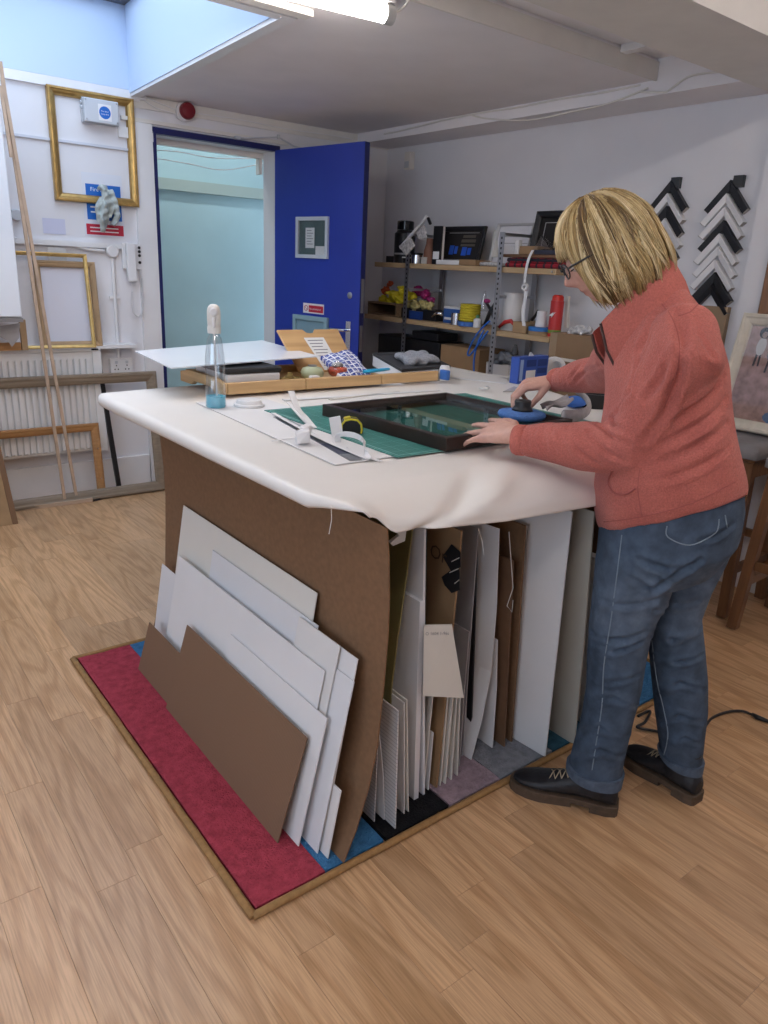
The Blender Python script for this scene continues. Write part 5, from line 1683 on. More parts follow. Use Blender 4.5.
can('brown_bottle', 'brown wooden bottle shape before the black booklet', 'bottle', 426, 434, 237, 3.30, ZU, None, [('body', mat('terracotta', (.28, .13, .085), .6), [(0, 0), (1, 0), (.9, .5), (.6, .75), (.55, .95), (0, .96)])])
put('plastic_stopper', 'small pale cap between the tins and the brown bottle', 'cap', 421, 426, 257, 3.26, ZU, .02, m_card2)
t = thing('sample_stick', 'white stick with a black tip and a rag leaning on the steel upright', 'moulding', (3.17, 3.95, ZU))
p, q = at(400, 249, X=3.15), at(427, 218, X=3.15)
d = (q - p).normalized(); s = V(-1, 0, 0).cross(d)
obj('stick', MB().slab(p, q - p, s * .018, V(.012, 0, 0)), m_white_pl, t)
obj('tip', MB().slab(q - d * .004 - s * .045, d * .012, s * .045, V(.014, 0, 0)), m_black, t)
q0 = [at(400, 246, X=3.145), at(412, 238, X=3.145), at(416, 246, X=3.145), at(407, 256, X=3.145)]
obj('rag', MB().prism(q0, (-.014, 0, 0)), mat('grey_white_cloth', (.5, .48, .47), .9, noise=(60, .4)), t, bevel=.005)
q0 = [at(417, 233, X=3.145), at(425, 225, X=3.145), at(428, 238, X=3.145), at(420, 240, X=3.145)]
obj('rag', MB().prism(q0, (-.010, 0, 0)), MATS['grey_white_cloth'], t, bevel=.004)
t = thing('black_booklet', 'upright black booklet with a white label on the upper shelf', 'booklet', tuple(at(438, 262, X=3.25)))
x0, x1, y0, y1, za, zb = sbox(434, 442, 226, 3.23, ZU + .001, .012)
obj('cover', MB().box(x0, x1, y0, y1, za, zb), m_black, t)
obj('pages', MB().box(x0 + .0125, x1 + .02, y0 + .003, y1, za, zb - .003), m_card2, t)
obj('label', MB().box(x0 - .001, x0 - .0004, y0 + .01, y1 - .008, za + .03, za + .075), m_paper, t)
m_bfly = mat('wing_blue', (.02, .10, .55), .4)
m_grn = mat('bronze_pattern', (.10, .085, .065), .5)
small_frame('picture_frame', 'black frame with blue wing shapes and bronze chevrons', 444, 488, 227, 3.40, ZU, m_black, m_dark, .028, .05,
            [('wing', .24, .34, .28, .52, m_bfly), ('wing', .36, .43, .30, .50, m_bfly), ('wing', .53, .64, .26, .48, m_bfly), ('wing', .66, .74, .28, .46, m_bfly), ('chevron_band', .48, .80, .60, .68, m_grn), ('chevron_band', .50, .78, .72, .79, m_grn), ('chevron_band', .48, .80, .50, .56, m_grn), ('thin_line', .16, .84, .14, .155, m_greyb), ('thin_line', .16, .84, .84, .855, m_greyb)])
put('card_stack', 'low stack of cards in front of the butterfly frame', 'cards', 436, 459, 260, 3.21, ZU, .12, m_card)
put('card_stack', 'kraft card stack right of the white cards on the upper shelf', 'cards', 459, 476, 259.5, 3.21, ZU, .12, m_kraft)
tag(obj('pale_wedge', MB().prism([at(491, 257, X=3.40), at(497, 257, X=3.40), at(495, 230, X=3.44), at(493, 232, X=3.44)], (.02, 0, 0)), m_card2), 'pale narrow wedge standing right of the butterfly frame', 'off-cut')
x0, x1, y0, y1, za, zb = sbox(474, 504, 258, 3.22, ZU + .001, .05)
tag(obj('cloth_roll', MB().tube([V(3.25, y1, za + .012), V(3.25, (y0 + y1) / 2, za + .014), V(3.25, y0, za + .010)], [.010, .013, .008], 8), MATS['grey_white_cloth'], smooth=True), 'grey twisted cloth lying between the kraft cards and the tartan', 'cloth')
small_frame('picture_frame', 'thin white tilted frame with a black top rail on the upper shelf', 500, 536, 224, 3.46, ZU, mat('pale_grey_rail', (.55, .54, .54), .5), m_wall, .012, .06, [('top_strip', .0, 1.0, .955, 1.0, m_black), ('inner_line', .15, .9, .70, .72, m_greyb), ('inner_line', .15, .9, .55, .565, m_greyb)])
small_frame('picture_frame', 'larger black frame partly hidden behind the woman\u2019s hair', 539, 590, 211, 3.43, ZU, m_black, m_dark, .035, .05, [('inner_line', .18, .84, .80, .812, m_greyb), ('inner_line', .18, .195, .15, .80, m_greyb)])
m_tartan = grid_mat('tartan_cloth', (.32, .012, .025), (.012, .012, .022), [(.052, .28, 1.0), (.026, .07, .6)], .9, axes=(1, 2))
t = thing('tartan_blanket', 'folded red and black tartan blanket at the right of the upper shelf', 'blanket', tuple(at(535, 272, X=3.3)))
x0, x1, y0, y1, za, zb = sbox(505, 572, 259, 3.195, ZU + .001, .26)
zb = ZU + .052
for k in range(2):
    obj('fold', MB().box(x0 + .004 * k, x1, y0, y1 - .006 * k, za + .0255 * k, za + .025 + .0255 * k), m_tartan, t, bevel=.010)
zt_ = za + .052
put('dark_board', 'dark thin board lying on the tartan blanket', 'board', 503, 566, 254.5, 3.21, zt_, .24, m_mdf)
zt2 = at(530, 254.5, X=3.21).z + .001
put('kraft_box_flat', 'flat kraft box on the board above the tartan', 'box', 516, 538, 246, 3.25, zt2, .12, m_kraft)
put('navy_box', 'flat navy box above the tartan near the woman\u2019s hair', 'box', 534, 556, 250, 3.23, zt2, .12, mat('navy_card', (.03, .035, .06), .5))
for i, (a_, b_, tp_) in enumerate(((500, 514, 246), (515, 519, 240))):
    put('white_carton', ['low white carton before the thin white frame', 'small upright white carton with a dark mark'][i], 'carton', a_, b_, tp_, 3.24, zt_ if i else ZU + .053, .03, m_card)
tag(obj('clear_bag', MB().prism([at(533, 250, X=3.24), at(550, 249, X=3.24), at(546, 242, X=3.27), at(541, 236, X=3.28), at(537, 243, X=3.26)], (.05, .01, 0)), glass_mat('clear_film', (.9, .9, .92), .5, .15)), 'crumpled clear plastic bag above the navy box', 'bag')
# tape hanging from the shelf with a roll
t = thing('hanging_tape', 'white tape hanging over the shelf edge with a loop', 'tape', tuple(at(527, 290, X=3.17)))
pts_ = [at(533, 250, X=3.172), at(529, 258, X=3.165), at(526, 270, X=3.165), at(524.5, 283, X=3.165)]
mb = MB()
rings = [[p + V(-.0005, .009, 0), p + V(-.0005, -.009, 0), p + V(.0005, -.009, 0), p + V(.0005, .009, 0)] for p in smooth_path(pts_, 4)]
obj('tape', mb.loft(rings), m_white_pl, t)
lc2 = at(525, 287, X=3.168)
obj('loop', MB().lathe(lc2 + V(.006, 0, 0), [(.010, 0), (.020, 0), (.020, .014), (.010, .014), (.010, 0)], 20, axis=(-1, 0, 0)), m_white_pl, t, smooth=40)
pts_ = [at(526, 291, X=3.165), at(525, 300, X=3.165), at(523, 312, X=3.165), at(524, 326, X=3.165)]
rings = [[p + V(-.0005, .012, 0), p + V(-.0005, -.012, 0), p + V(.0005, -.012, 0), p + V(.0005, .012, 0)] for p in smooth_path(pts_, 4)]
obj('tape', MB().loft(rings), m_white_pl, t)


# lower shelf
def bag(name, label, blobs, m, voxel=.007):
    mb = MB()
    rb_ = random.Random(len(label))
    for px_, py_, X, r in blobs:
        c = at(px_, py_, X=X)
        mb.ball(c, r * .7, r * 1.0, r * .75, 10, 7)
        for k in range(5):
            q = c + V(rb_.uniform(-.5, .3) * r, rb_.uniform(-.9, .9) * r, rb_.uniform(-.5, .6) * r)
            d1 = V(rb_.uniform(-1, 1), rb_.uniform(-1, 1), rb_.uniform(-.6, .6)).normalized() * r * .6
            mb.tube([q - d1, q, q + d1], [r * .18, r * .42, r * .12], 7, flat=.5)
    me = fuse(mb, voxel, 1)
    v = verts_of(me); nn = normals_of(me)
    f = 1 - 2 * np.abs(np.sin(v[:, 1] * 60 + 2.5 * np.sin(v[:, 2] * 55)) * np.sin(v[:, 2] * 70 + v[:, 0] * 45 + 2 * np.sin(v[:, 1] * 40)))
    set_verts(me, v + nn * (f * .006)[:, None])
    return tag(mesh_obj(name, me, m), label, 'bag')


t = thing('wooden_tray_box', 'open wooden box at the left end of the lower shelf', 'box', tuple(at(378, 314, X=3.3)))
x0, x1, y0, y1, za, zb = sbox(362, 397, 302, 3.20, ZL + .001, .26)
y1 = min(y1, 4.32)
for nm, q in (('base', (x0, x1, y0, y1, za, za + .010)), ('top', (x0, x1, y0, y1, zb - .012, zb)), ('side', (x0, x1, y0, y0 + .012, za + .0105, zb - .0125)), ('side', (x0, x1, y1 - .012, y1, za + .0105, zb - .0125)), ('back', (x1 - .008, x1, y0 + .0125, y1 - .0125, za + .0105, zb - .0125))):
    obj(nm, MB().box(*q), grain_mat('dark_pine', (.20, .13, .075), (.15, .09, .05), 'y', .6) if 'dark_pine' not in MATS else MATS['dark_pine'], t)
m_yb = mat('yellow_bag', (.60, .50, .02), .5); m_mb = mat('magenta_bag', (.30, .02, .13), .5); m_ob = mat('orange_bag', (.50, .08, .02), .5)
bag('yellow_bag', 'bright yellow plastic bag heap on the lower shelf', [(383, 299, 3.30, .035), (395, 296, 3.28, .05), (404, 292, 3.28, .045), (412, 297, 3.28, .04), (400, 301, 3.27, .04), (390, 301, 3.28, .035)], m_yb)
bag('orange_bag', 'orange red bag corner above the yellow bags', [(386, 290, 3.36, .035), (390, 284, 3.36, .026)], m_ob)
bag('magenta_bag', 'magenta plastic bag right of the yellow bags', [(418, 291, 3.34, .045), (425, 294, 3.33, .045), (431, 300, 3.32, .03)], m_mb)
bag('pale_yellow_film', 'pale yellow crumpled film under the magenta bag', [(409, 305, 3.27, .034), (416, 305, 3.27, .036), (424, 305, 3.265, .036), (430, 306, 3.26, .032), (415, 308, 3.25, .032)], mat('pale_yellow_film', (.45, .38, .16), .5))
put('dark_case', 'low dark case under the film on the lower shelf', 'case', 398, 436, 309, 3.24, ZL, .16, m_black)
put('blue_case', 'small blue case in front of the low dark case', 'case', 409, 420, 311, 3.21, ZL, .028, mat('deep_blue_plastic', (.015, .05, .22), .4))
tag(obj('tape_cutter', MB().tube([at(432, 316, X=3.22), at(437, 313, X=3.22), at(442, 314, X=3.22)], [.008, .010, .012], 8), m_chrome, smooth=True), 'shiny metal tool lying left of the blue carton', 'tool')
x0, x1, y0, y1, za, zb = sbox(444, 460, 307, 3.25, ZL + .001, .07)
t = thing('blue_carton', 'small blue carton with pale top band on the lower shelf', 'carton', (3.28, (y0 + y1) / 2, za))
obj('carton', MB().box(x0, x1, y0, y1, za, zb - .012), mat('carton_blue2', (.03, .10, .32), .5), t)
obj('top_band', MB().box(x0, x1, y0, y1, zb - .0118, zb), m_card, t)
obj('print_patch', MB().box(x0 - .001, x0 - .0002, y0 + .01, y1 - .01, za + .02, za + .035), m_card, t)
can('silver_can', 'small silver can before the blue carton', 'can', 453, 461, 313, 3.21, ZL, None, [('body', m_chrome, [(0, 0), (1, 0), (1, 1), (0, 1)])])
t, c, r, h = can('yellow_twine', 'yellow ribbed twine reel with a blue base on the lower shelf', 'reel', 463, 479, 304, 3.23, ZL, None, [('base', mat('blue_plastic', (.05, .15, .45), .4), [(0, 0), (1.05, 0), (1.05, .2), (0, .2)])])
obj('twine', MB().lathe(c, [(0, h * .21)] + [(r * (.92 + .08 * (k % 2)), h * (.21 + .79 * k / 14)) for k in range(15)] + [(0, h)], 22), mat('twine_yellow', (.55, .45, .03), .8), t, smooth=60)
can('white_bottle', 'small white and green bottle right of the yellow reel', 'bottle', 475, 481, 315, 3.20, ZL, None, [('body', m_card, [(0, 0), (1, 0), (1, .65), (.4, .75), (0, .75)]), ('cap', mat('green_plastic', (.08, .25, .12), .5), [(0, .76), (.45, .76), (.4, 1), (0, 1)])])
tag(obj('clear_cone', MB().lathe(at(484, 306, X=3.36) + V(0, 0, -.03), [(0, 0), (.035, 0), (.004, .12), (0, .121)], 14), MATS['clear_film'], smooth=40), 'clear pointed plastic sleeve on the lower shelf', 'sleeve')
t = thing('clamp', 'black and magenta spring clamp on the lower shelf', 'clamp', tuple(at(488, 322, X=3.22)))
obj('jaw', MB().tube([at(485, 325, X=3.22), at(490, 312, X=3.22), at(497, 300, X=3.22)], [.012, .012, .008], 8), m_black, t, smooth=True)
obj('jaw', MB().tube([at(495, 322, X=3.22), at(492, 312, X=3.22), at(486, 302, X=3.22)], [.010, .010, .008], 8), m_black, t, smooth=True)
obj('pad', MB().ball(at(487, 301, X=3.22), .018, .022, .014), m_mb, t, smooth=True)
tag(obj('pliers', MB().tube([at(493, 325, X=3.20), at(497, 316, X=3.20), at(498, 305, X=3.20)], [.010, .012, .006], 8), m_gcard, smooth=True), 'grey handled tool standing right of the clamp', 'tool')
can('white_cord_reel', 'tall white cord reel on the lower shelf', 'reel', 506, 522, 293, 3.30, ZL, None, [('reel', m_card, [(0, 0), (1, 0), (.98, .12), (1, .24), (.98, .36), (1, .48), (.98, .6), (1, .72), (.98, .84), (.96, 1), (0, 1)])])
tag(obj('red_tool', MB().tube([at(499, 327, X=3.21), at(505, 322, X=3.21), at(511, 321, X=3.21), at(514, 325, X=3.21)], [.008, .012, .012, .007], 8), m_redp, smooth=True), 'dark red hand tool lying before the white cord reel', 'tool')
x0, x1, y0, y1, za, zb = sbox(513, 527, 322, 3.20, ZL + .001, .09)
tag(obj('kraft_box', MB().box(x0, x1, y0, y1, za, zb), mat('kraft_light', (.36, .24, .13), .8), bevel=.002), 'small kraft box on the lower shelf near the right end', 'box')
put('kraft_box', 'second kraft box just behind and right of the small one', 'box', 528, 536, 321, 3.28, ZL, .09, MATS['kraft_light'])
t, c, r, h = can('tape_roll', 'brown and blue tape rolls stacked under a white cup', 'tape roll', 531, 549, 327, 3.23, ZL, None, [('roll', MATS['kraft_light'], [(0, 0), (1, 0), (1, .48), (0, .48)]), ('roll', mat('tape_blue', (.03, .17, .50), .5), [(0, .50), (1.02, .50), (1.02, 1), (0, 1)])])
can('white_cup', 'white paper cup upside down on the tape rolls', 'cup', 537.5, 547, 311, 3.23, c.z + h + .001, None, [('cup', m_card, [(0, 0), (1, 0), (1, .05), (.82, .95), (.8, 1), (0, 1)])])
tag(obj('brush', MB().tube([at(530, 322, X=3.29), at(535, 316, X=3.29), at(538, 310, X=3.29)], [.012, .008, .004], 8), m_black, smooth=True), 'dark brush handle leaning behind the white cup', 'brush')
t, c, r, h = can('red_spray_can', 'red spray can with a white flash at the shelf\u2019s right end', 'can', 553, 564, 295, 3.25, ZL, None, [('body', m_redp, [(0, 0), (1, 0), (1, .86), (0, .86)]), ('cap', mat('red_gloss', (.55, .03, .02), .3), [(0, .865), (.9, .865), (.86, .96), (.6, 1), (0, 1)])])
fp = V(c.x - r - .001, c.y, c.z + h * .5)
obj('flash', MB().prism([fp + V(0, r * .6, .0), fp + V(0, -r * .3, .02), fp + V(0, -r * .2, .01), fp + V(0, -r * .7, .022), fp + V(0, r * .1, -.012), fp + V(0, r * .0, -.002)], (-.001, 0, 0)), m_white_pl, t)
obj('green_band', MB().cyl((c.x, c.y, c.z + h * .08), (c.x, c.y, c.z + h * .16), r * 1.01, 20), mat('leaf_green', (.12, .30, .04), .5), t)
tag(obj('cream_batten', MB().prism([at(564, 328, X=3.30), at(567, 328, X=3.30), at(568, 296, X=3.31), at(565.5, 296, X=3.31)], (.02, 0, 0)), m_card2), 'cream batten standing right of the red spray can', 'batten')
put('dark_shelf_box', 'dark low box behind the woman at the shelf end', 'box', 572, 596, 326, 3.30, 1.0, .1, m_black) if False else None
# blue strap over the lower shelf edge
pts_ = smooth_path([at(490, 321, X=3.165), at(484, 326, X=3.155), at(475, 337, X=3.15), at(468, 352, X=3.15), at(470, 355, X=3.15), at(480, 342, X=3.15), at(488, 331, X=3.152)], 5)
t = thing('blue_strap', 'blue looped hose hanging over the lower shelf edge', 'hose', tuple(pts_[10]))
obj('loop', MB().tube(pts_, .0055, 8), mat('blue_hose', (.02, .12, .48), .4), t, smooth=True)
obj('tail', MB().tube(smooth_path([at(484, 330, X=3.158), at(477, 345, X=3.155), at(474, 360, X=3.155), at(474, 376, X=3.155)], 5), .0055, 8), MATS['blue_hose'], t, smooth=True)

# under the lower shelf and beyond the bench
zB = .531
put('black_case', 'long black tool case on the bottom shelf behind the blue door', 'case', 378, 440, 338, 3.24, zB, .22, m_black, .008)
put('black_case', 'smaller black case on the bottom shelf beside the long one', 'case', 412, 438, 332, 3.24, at(410, 338, X=3.24).z + .002, .18, m_black, .006)
put('brown_carton', 'low brown carton on the bottom shelf below the blue strap', 'carton', 441, 480, 347, 3.22, zB, .22, m_kraft, .003)
t, c, r, h = can('white_bucket', 'white bucket with a grey film liner on the bottom shelf', 'bucket', 490, 514, 363, 3.32, zB, None, [('bucket', m_card, [(0, 0), (.85, 0), (1, 1), (.95, 1), (.8, .03), (0, .03)])])
bag('grey_film', 'crumpled grey film bulging out of the white bucket', [(496, 360, 3.32, .045), (505, 357, 3.32, .05), (512, 361, 3.32, .04)], mat('grey_film', (.20, .21, .23), .35))
t = thing('cardboard_carton', 'tall brown cardboard carton with pale tape below the shelf end', 'carton', (3.15, 2.43, 0))
a, b = at(551, 332, X=3.06), at(600, 334, X=3.06)
a2 = at(545, 375, X=3.06)
obj('carton', MB().slab(V(3.06, b.y - .10, .001), (0, a.y - b.y + .10, 0), (0, 0, a.z - .001), (.11, 0, 0)), MATS['kraft_light'] if False else mat('carton_brown', (.25, .155, .085), .8, noise=(8, .08)), t, bevel=.003)
obj('tape_band', MB().box(3.0585, 3.0595, b.y - .10, a.y, a.z - .135, a.z - .120), m_card2, t)
obj('corner_tape', MB().box(3.0585, 3.0595, a.y - .045, a.y, .3, a.z - .001), mat('dull_tape', (.30, .21, .13), .3), t)
bag('clear_wrap', 'clear wrap lying on top of the tall carton', [(572, 331, 3.10, .025), (580, 330, 3.10, .03), (588, 331, 3.10, .025)], MATS['grey_white_cloth'])

# chevron corner samples
m_cblk = mat('black_moulding', (.012, .012, .016), .35)
m_cwht = mat('white_moulding', (.82, .81, .81), .4)
m_ccore = mat('raw_moulding_end', (.42, .38, .33), .7)
proto = {}


def chevron(kind):
    """one corner sample: two mitred arms, built at the origin; wall plane is y-z, projects to -x"""
    m, w, dp = {'black': (m_cblk, .034, .030), 'white': (m_cwht, .0265, .036), 'slim': (m_cblk, .026, .036)}[kind]
    t = thing('corner_sample', 'x', 'moulding sample', (0, 0, 0))
    L_ = .165
    for sgn in (1, -1):
        d = V(0, sgn * .645, -.764); n_ = V(0, sgn * .764, .645)
        ap = V(0, 0, 0); ai = V(0, 0, -w / .645)
        mb = MB()
        po = [ap, ap + d * L_, ap + d * L_ - n_ * w, ai]
        pr_ = [V(-dp, 0, 0) + po[0], V(-dp, 0, 0) + po[1], V(-dp * .72, 0, 0) + po[2], V(-dp * .72, 0, 0) + po[3]]
        mb.hexa(po + pr_)
        obj('arm', mb, m, t, bevel=.002)
        obj('cut_end', MB().prism([po[1] + d * .0006, po[2] + d * .0006, pr_[2] + d * .0006, pr_[1] + d * .0006], d * .0004), m_ccore, t)
    return t


for k in ('black', 'white', 'slim'):
    proto[k] = chevron(k)
used = set()
ordn = ['topmost', 'second', 'third', 'fourth', 'fifth', 'sixth', 'seventh', 'eighth', 'lowest']
for col, (yc, zt, kinds) in enumerate(((2.268, 1.872, 'black white black white slim white black white black'.split()), (1.962, 1.858, 'black white white black white white white black slim'.split()))):
    for i, k in enumerate(kinds):
        o = proto[k] if k not in used else copy_tree(proto[k])
        used.add(k)
        o.location = (XW - .001 - (.002 if i % 2 else 0), yc + [0, .004, .003, -.002, .006, 0, .004, -.003, .003][i], zt - .0575 * i)
        o['label'] = '%s corner sample, %s in the %s column of chevrons' % ('white' if k == 'white' else 'black', ordn[i], ('half hidden', 'fully visible')[col])
        o['group'] = 'moulding corner samples on the right wall'
for yc, zt in ((2.255, 1.885), (1.935, 1.875)):
    tag(obj('sample_block', MB().box(XW - .022, XW - .0005, yc - .03, yc + .018, zt - .05, zt), mat('dark_grey_block', (.04, .045, .05), .5)), 'dark grey block above the %s chevron column' % ('half hidden' if yc > 2.1 else 'fully visible'), 'block')
tag(obj('cork_board', MB().box(XW - .03, XW - .002, 1.86, 1.985, .60, 1.30), mat('tan_board', (.30, .21, .13), .8)), 'tan board edge behind the leaning painting', 'board')

# brown frame on the pier
a = at(757, 318, X=3.45)
t = thing('picture_frame', 'brown wooden frame cut by the right picture edge on the pier', 'picture frame', (3.45, 1.45, 1.26))
make_frame(t, V(3.462, a.y, a.z), V(0, -1, 0), V(0, 0, 1), .50, .60, .05, .022, grain_mat('walnut_frame', (.23, .105, .045), (.15, .065, .028), 'z', .45))
obj('picture', MB().slab(V(3.459, a.y - .045, a.z + .045), (0, -.41, 0), (0, 0, .51), (.002, 0, 0)), m_card2, t)

# stools
m_stool = grain_mat('stool_wood', (.20, .095, .042), (.13, .058, .026), 'z', .45)
m_cush = mat('grey_leatherette', (.185, .175, .18), .55, noise=(12, .1), bump=(14, .25))


def stool(loc, label, rz=0.0):
    t = thing('bar_stool', label, 'stool', (0, 0, 0), 'padded wooden bar stools by the pier')
    s0, s1, zt = .178, .150, .70
    for sx in (-1, 1):
        for sy in (-1, 1):
            a, b = V(sx * s0, sy * s0, .006), V(sx * s1, sy * s1, zt)
            r = .021
            mb = MB().loft([[a + V(-r, -r, 0), a + V(r, -r, 0), a + V(r, r, 0), a + V(-r, r, 0)], [b + V(-r, -r, 0), b + V(r, -r, 0), b + V(r, r, 0), b + V(-r, r, 0)]])
            lg = obj('leg', mb, m_stool, t, bevel=.003)
            obj('foot_glide', MB().cyl(a + V(0, 0, -.006), a + V(0, 0, -.0005), .012, 10), m_chrome, lg, world=True) if False else None
            obj('foot_glide', MB().cyl(a + V(0, 0, -.006), a + V(0, 0, -.0003), .012, 10), m_chrome, t)
    for ax_, zz in ((0, .22), (1, .30)):
        k = s0 + (s1 - s0) * zz / zt
        for sg_ in (-1, 1):
            a, b = (V(-k, sg_ * k, zz), V(k, sg_ * k, zz)) if ax_ == 0 else (V(sg_ * k, -k, zz), V(sg_ * k, k, zz))
            d = (b - a).normalized(); q = V(-d.y, d.x, 0) * .011
            obj('stretcher', MB().slab(a - q + d * .022 - V(0, 0, .018), b - a - d * .044, q * 2, V(0, 0, .036)), m_stool, t)
    k = s1 + .004
    for q in ((-k + .02, k - .02, -k, -k + .02), (-k + .02, k - .02, k - .02, k), (-k, -k + .02, -k + .02, k - .02), (k - .02, k, -k + .02, k - .02)):
        obj('apron', MB().box(q[0], q[1], q[2], q[3], zt - .075, zt - .001), m_stool, t)
    obj('seat_board', MB().box(-.178, .178, -.178, .178, zt + .0005, zt + .018), m_stool, t, bevel=.006)

    def cf(u, v):
        e_ = min(1, 14 * u * (1 - u)) * min(1, 14 * v * (1 - v))
        return ((u - .5) * .37, (v - .5) * .37, zt + .052 + .022 * e_ ** .5 - .006 * math.exp(-((u - .5) ** 2 + (v - .5) ** 2) / .004))
    obj('cushion', MB().grid(cf, 20, 20, thick=(0, 0, -.036)), m_cush, t, smooth=60)
    t.location = loc
    t.rotation_euler = (0, 0, rz)
    return t


s1 = stool((3.225, 1.572, 0), 'grey padded wooden stool under the leaning painting, half behind the woman', .02)
s2 = copy_tree(s1)
s2.location = (3.165, 1.135, 0)
s2.rotation_euler = (0, 0, .03)
s2['label'] = 'grey padded wooden stool cut off by the right picture edge'

# painting leaning on the pier
zs_ = .778
bl, tl = at(716, 424, X=3.30), at(733, 322, X=3.42)
t = thing('painting', 'cream-framed painting of three figures leaning on the stools', 'painting', (3.32, 1.45, zs_))
PB = V(3.295, at(712, 424, X=3.30).y, zs_ + .002)
upv = V(.125, 0, .50)
PWd, PHt = .62, upv.length
m_pf = mat('cream_frame', (.60, .55, .46), .5, noise=(25, .08))
un = make_frame(t, PB, V(0, -1, 0), upv, PWd, PHt, .052, .030, m_pf)
uy_ = upv.normalized(); ux_ = V(0, -1, 0)
un = ux_.cross(uy_).normalized()


def on_pic(u, v, off):
    return PB + ux_ * (PWd * u) + uy_ * (PHt * v) + un * off


def pic_patch(name, pts, off, m):
    obj(name, MB().prism([on_pic(u, v, off) for u, v in pts], un * .0006), m, t)


m_pink = mat('mottled_pink_ground', (.38, .24, .21), .6, noise=(30, .30))
pic_patch('canvas', [(.07, .09), (.93, .09), (.93, .91), (.07, .91)], .008, m_pink)
m_fig = mat('figure_dark', (.06, .055, .06), .7); m_figb = mat('figure_blue', (.10, .17, .30), .7); m_figw = mat('figure_white', (.55, .52, .50), .7); m_figp = mat('figure_skin', (.35, .24, .20), .7); m_figo = mat('figure_orange', (.45, .22, .12), .7)


def ell(u, v, a, b, n=14, rot=0):
    return [(u + a * math.cos(k) * math.cos(rot) - b * math.sin(k) * math.sin(rot), v + (a * math.cos(k) * math.sin(rot) + b * math.sin(k) * math.cos(rot)) * PWd / PHt) for k in [2 * math.pi * i / n for i in range(n)]]


for u, v, md in ((.19, .76, m_figw), (.285, .715, m_figb), (.375, .74, m_figo)):
    pic_patch('figure_leg', [(u - .025, v - .20), (u - .010, v - .20), (u - .005, v - .10), (u - .02, v - .10)], .0092, m_fig)
    pic_patch('figure_leg', [(u + .010, v - .20), (u + .022, v - .20), (u + .018, v - .10), (u + .004, v - .10)], .0092, m_fig)
    pic_patch('figure_arm', [(u - .045, v - .06), (u - .035, v - .06), (u - .018, v + .03), (u - .026, v + .03)], .0092, m_figp)
    pic_patch('figure_arm', [(u + .035, v - .06), (u + .045, v - .06), (u + .028, v + .03), (u + .018, v + .03)], .0092, m_figp)
    pic_patch('figure_body', ell(u, v - .03, .034, .066), .0098, md)
    pic_patch('figure_hair', ell(u, v + .085, .040, .040), .0104, m_fig)
    pic_patch('figure_face', ell(u + .003, v + .07, .020, .024), .0110, m_figp)
pic_patch('figure_large', ell(.50, .26, .10, .16), .0092, mat('figure_grey', (.27, .26, .26), .7))
pic_patch('figure_large_skirt', ell(.48, .15, .13, .055), .0098, m_figb)
obj('glass', MB().prism([on_pic(u, v, .0135) for u, v in ((.075, .095), (.925, .095), (.925, .905), (.075, .905))], un * .001), glass_mat('painting_glass', (.97, .97, .97), .06), t)

# ================================================================== THE WOMAN
FWH = Vector((math.sin(_yaw), math.cos(_yaw), 0))
RTH = Vector((FWH.y, -FWH.x, 0))


def atp(px, py, p0):
    d = px_dir(px, py)
    t = (Vector((p0[0], p0[1], 0)).dot(FWH)) / d.dot(FWH)
    return CAM_P + d * t


def sec(l, r, p0, dep, n=28, pw=2.25, dz=0.0):
    a, b = atp(*l, p0), atp(*r, p0)
    c, e1, e2 = (a + b) / 2, (b - a) / 2, FWH * dep - V(0, 0, dz)
    out = []
    for k in range(n):
        t = 2 * math.pi * k / n
        ct, st = math.cos(t), math.sin(t)
        out.append(c + e1 * math.copysign(abs(ct) ** (2 / pw), ct) + e2 * math.copysign(abs(st) ** (2 / pw), st))
    return out


woman = thing('person', 'woman with blond bob in coral fleece polishing framed glass at the bench', 'person', (1.68, .95, 0))

# joints
SHL, ELL, WRL = V(1.545, .895, 1.255), V(1.542, 1.005, 1.012), V(1.437, 1.272, .992)
SHR, ELR, WRR = V(1.715, 1.18, 1.215), V(1.935, 1.385, 1.125), V(1.955, 1.590, 1.075)
HC = V(1.553, 1.150, 1.462)
hyaw = V(-.70, .714, 0).normalized()
ptc = math.radians(30)
h_f = (hyaw * math.cos(ptc) + V(0, 0, -math.sin(ptc))).normalized()
h_r = V(hyaw.y, -hyaw.x, 0)
h_u = h_r.cross(h_f).normalized()


def hp(x, y, z):
    return HC + h_r * x + h_f * y + h_u * z


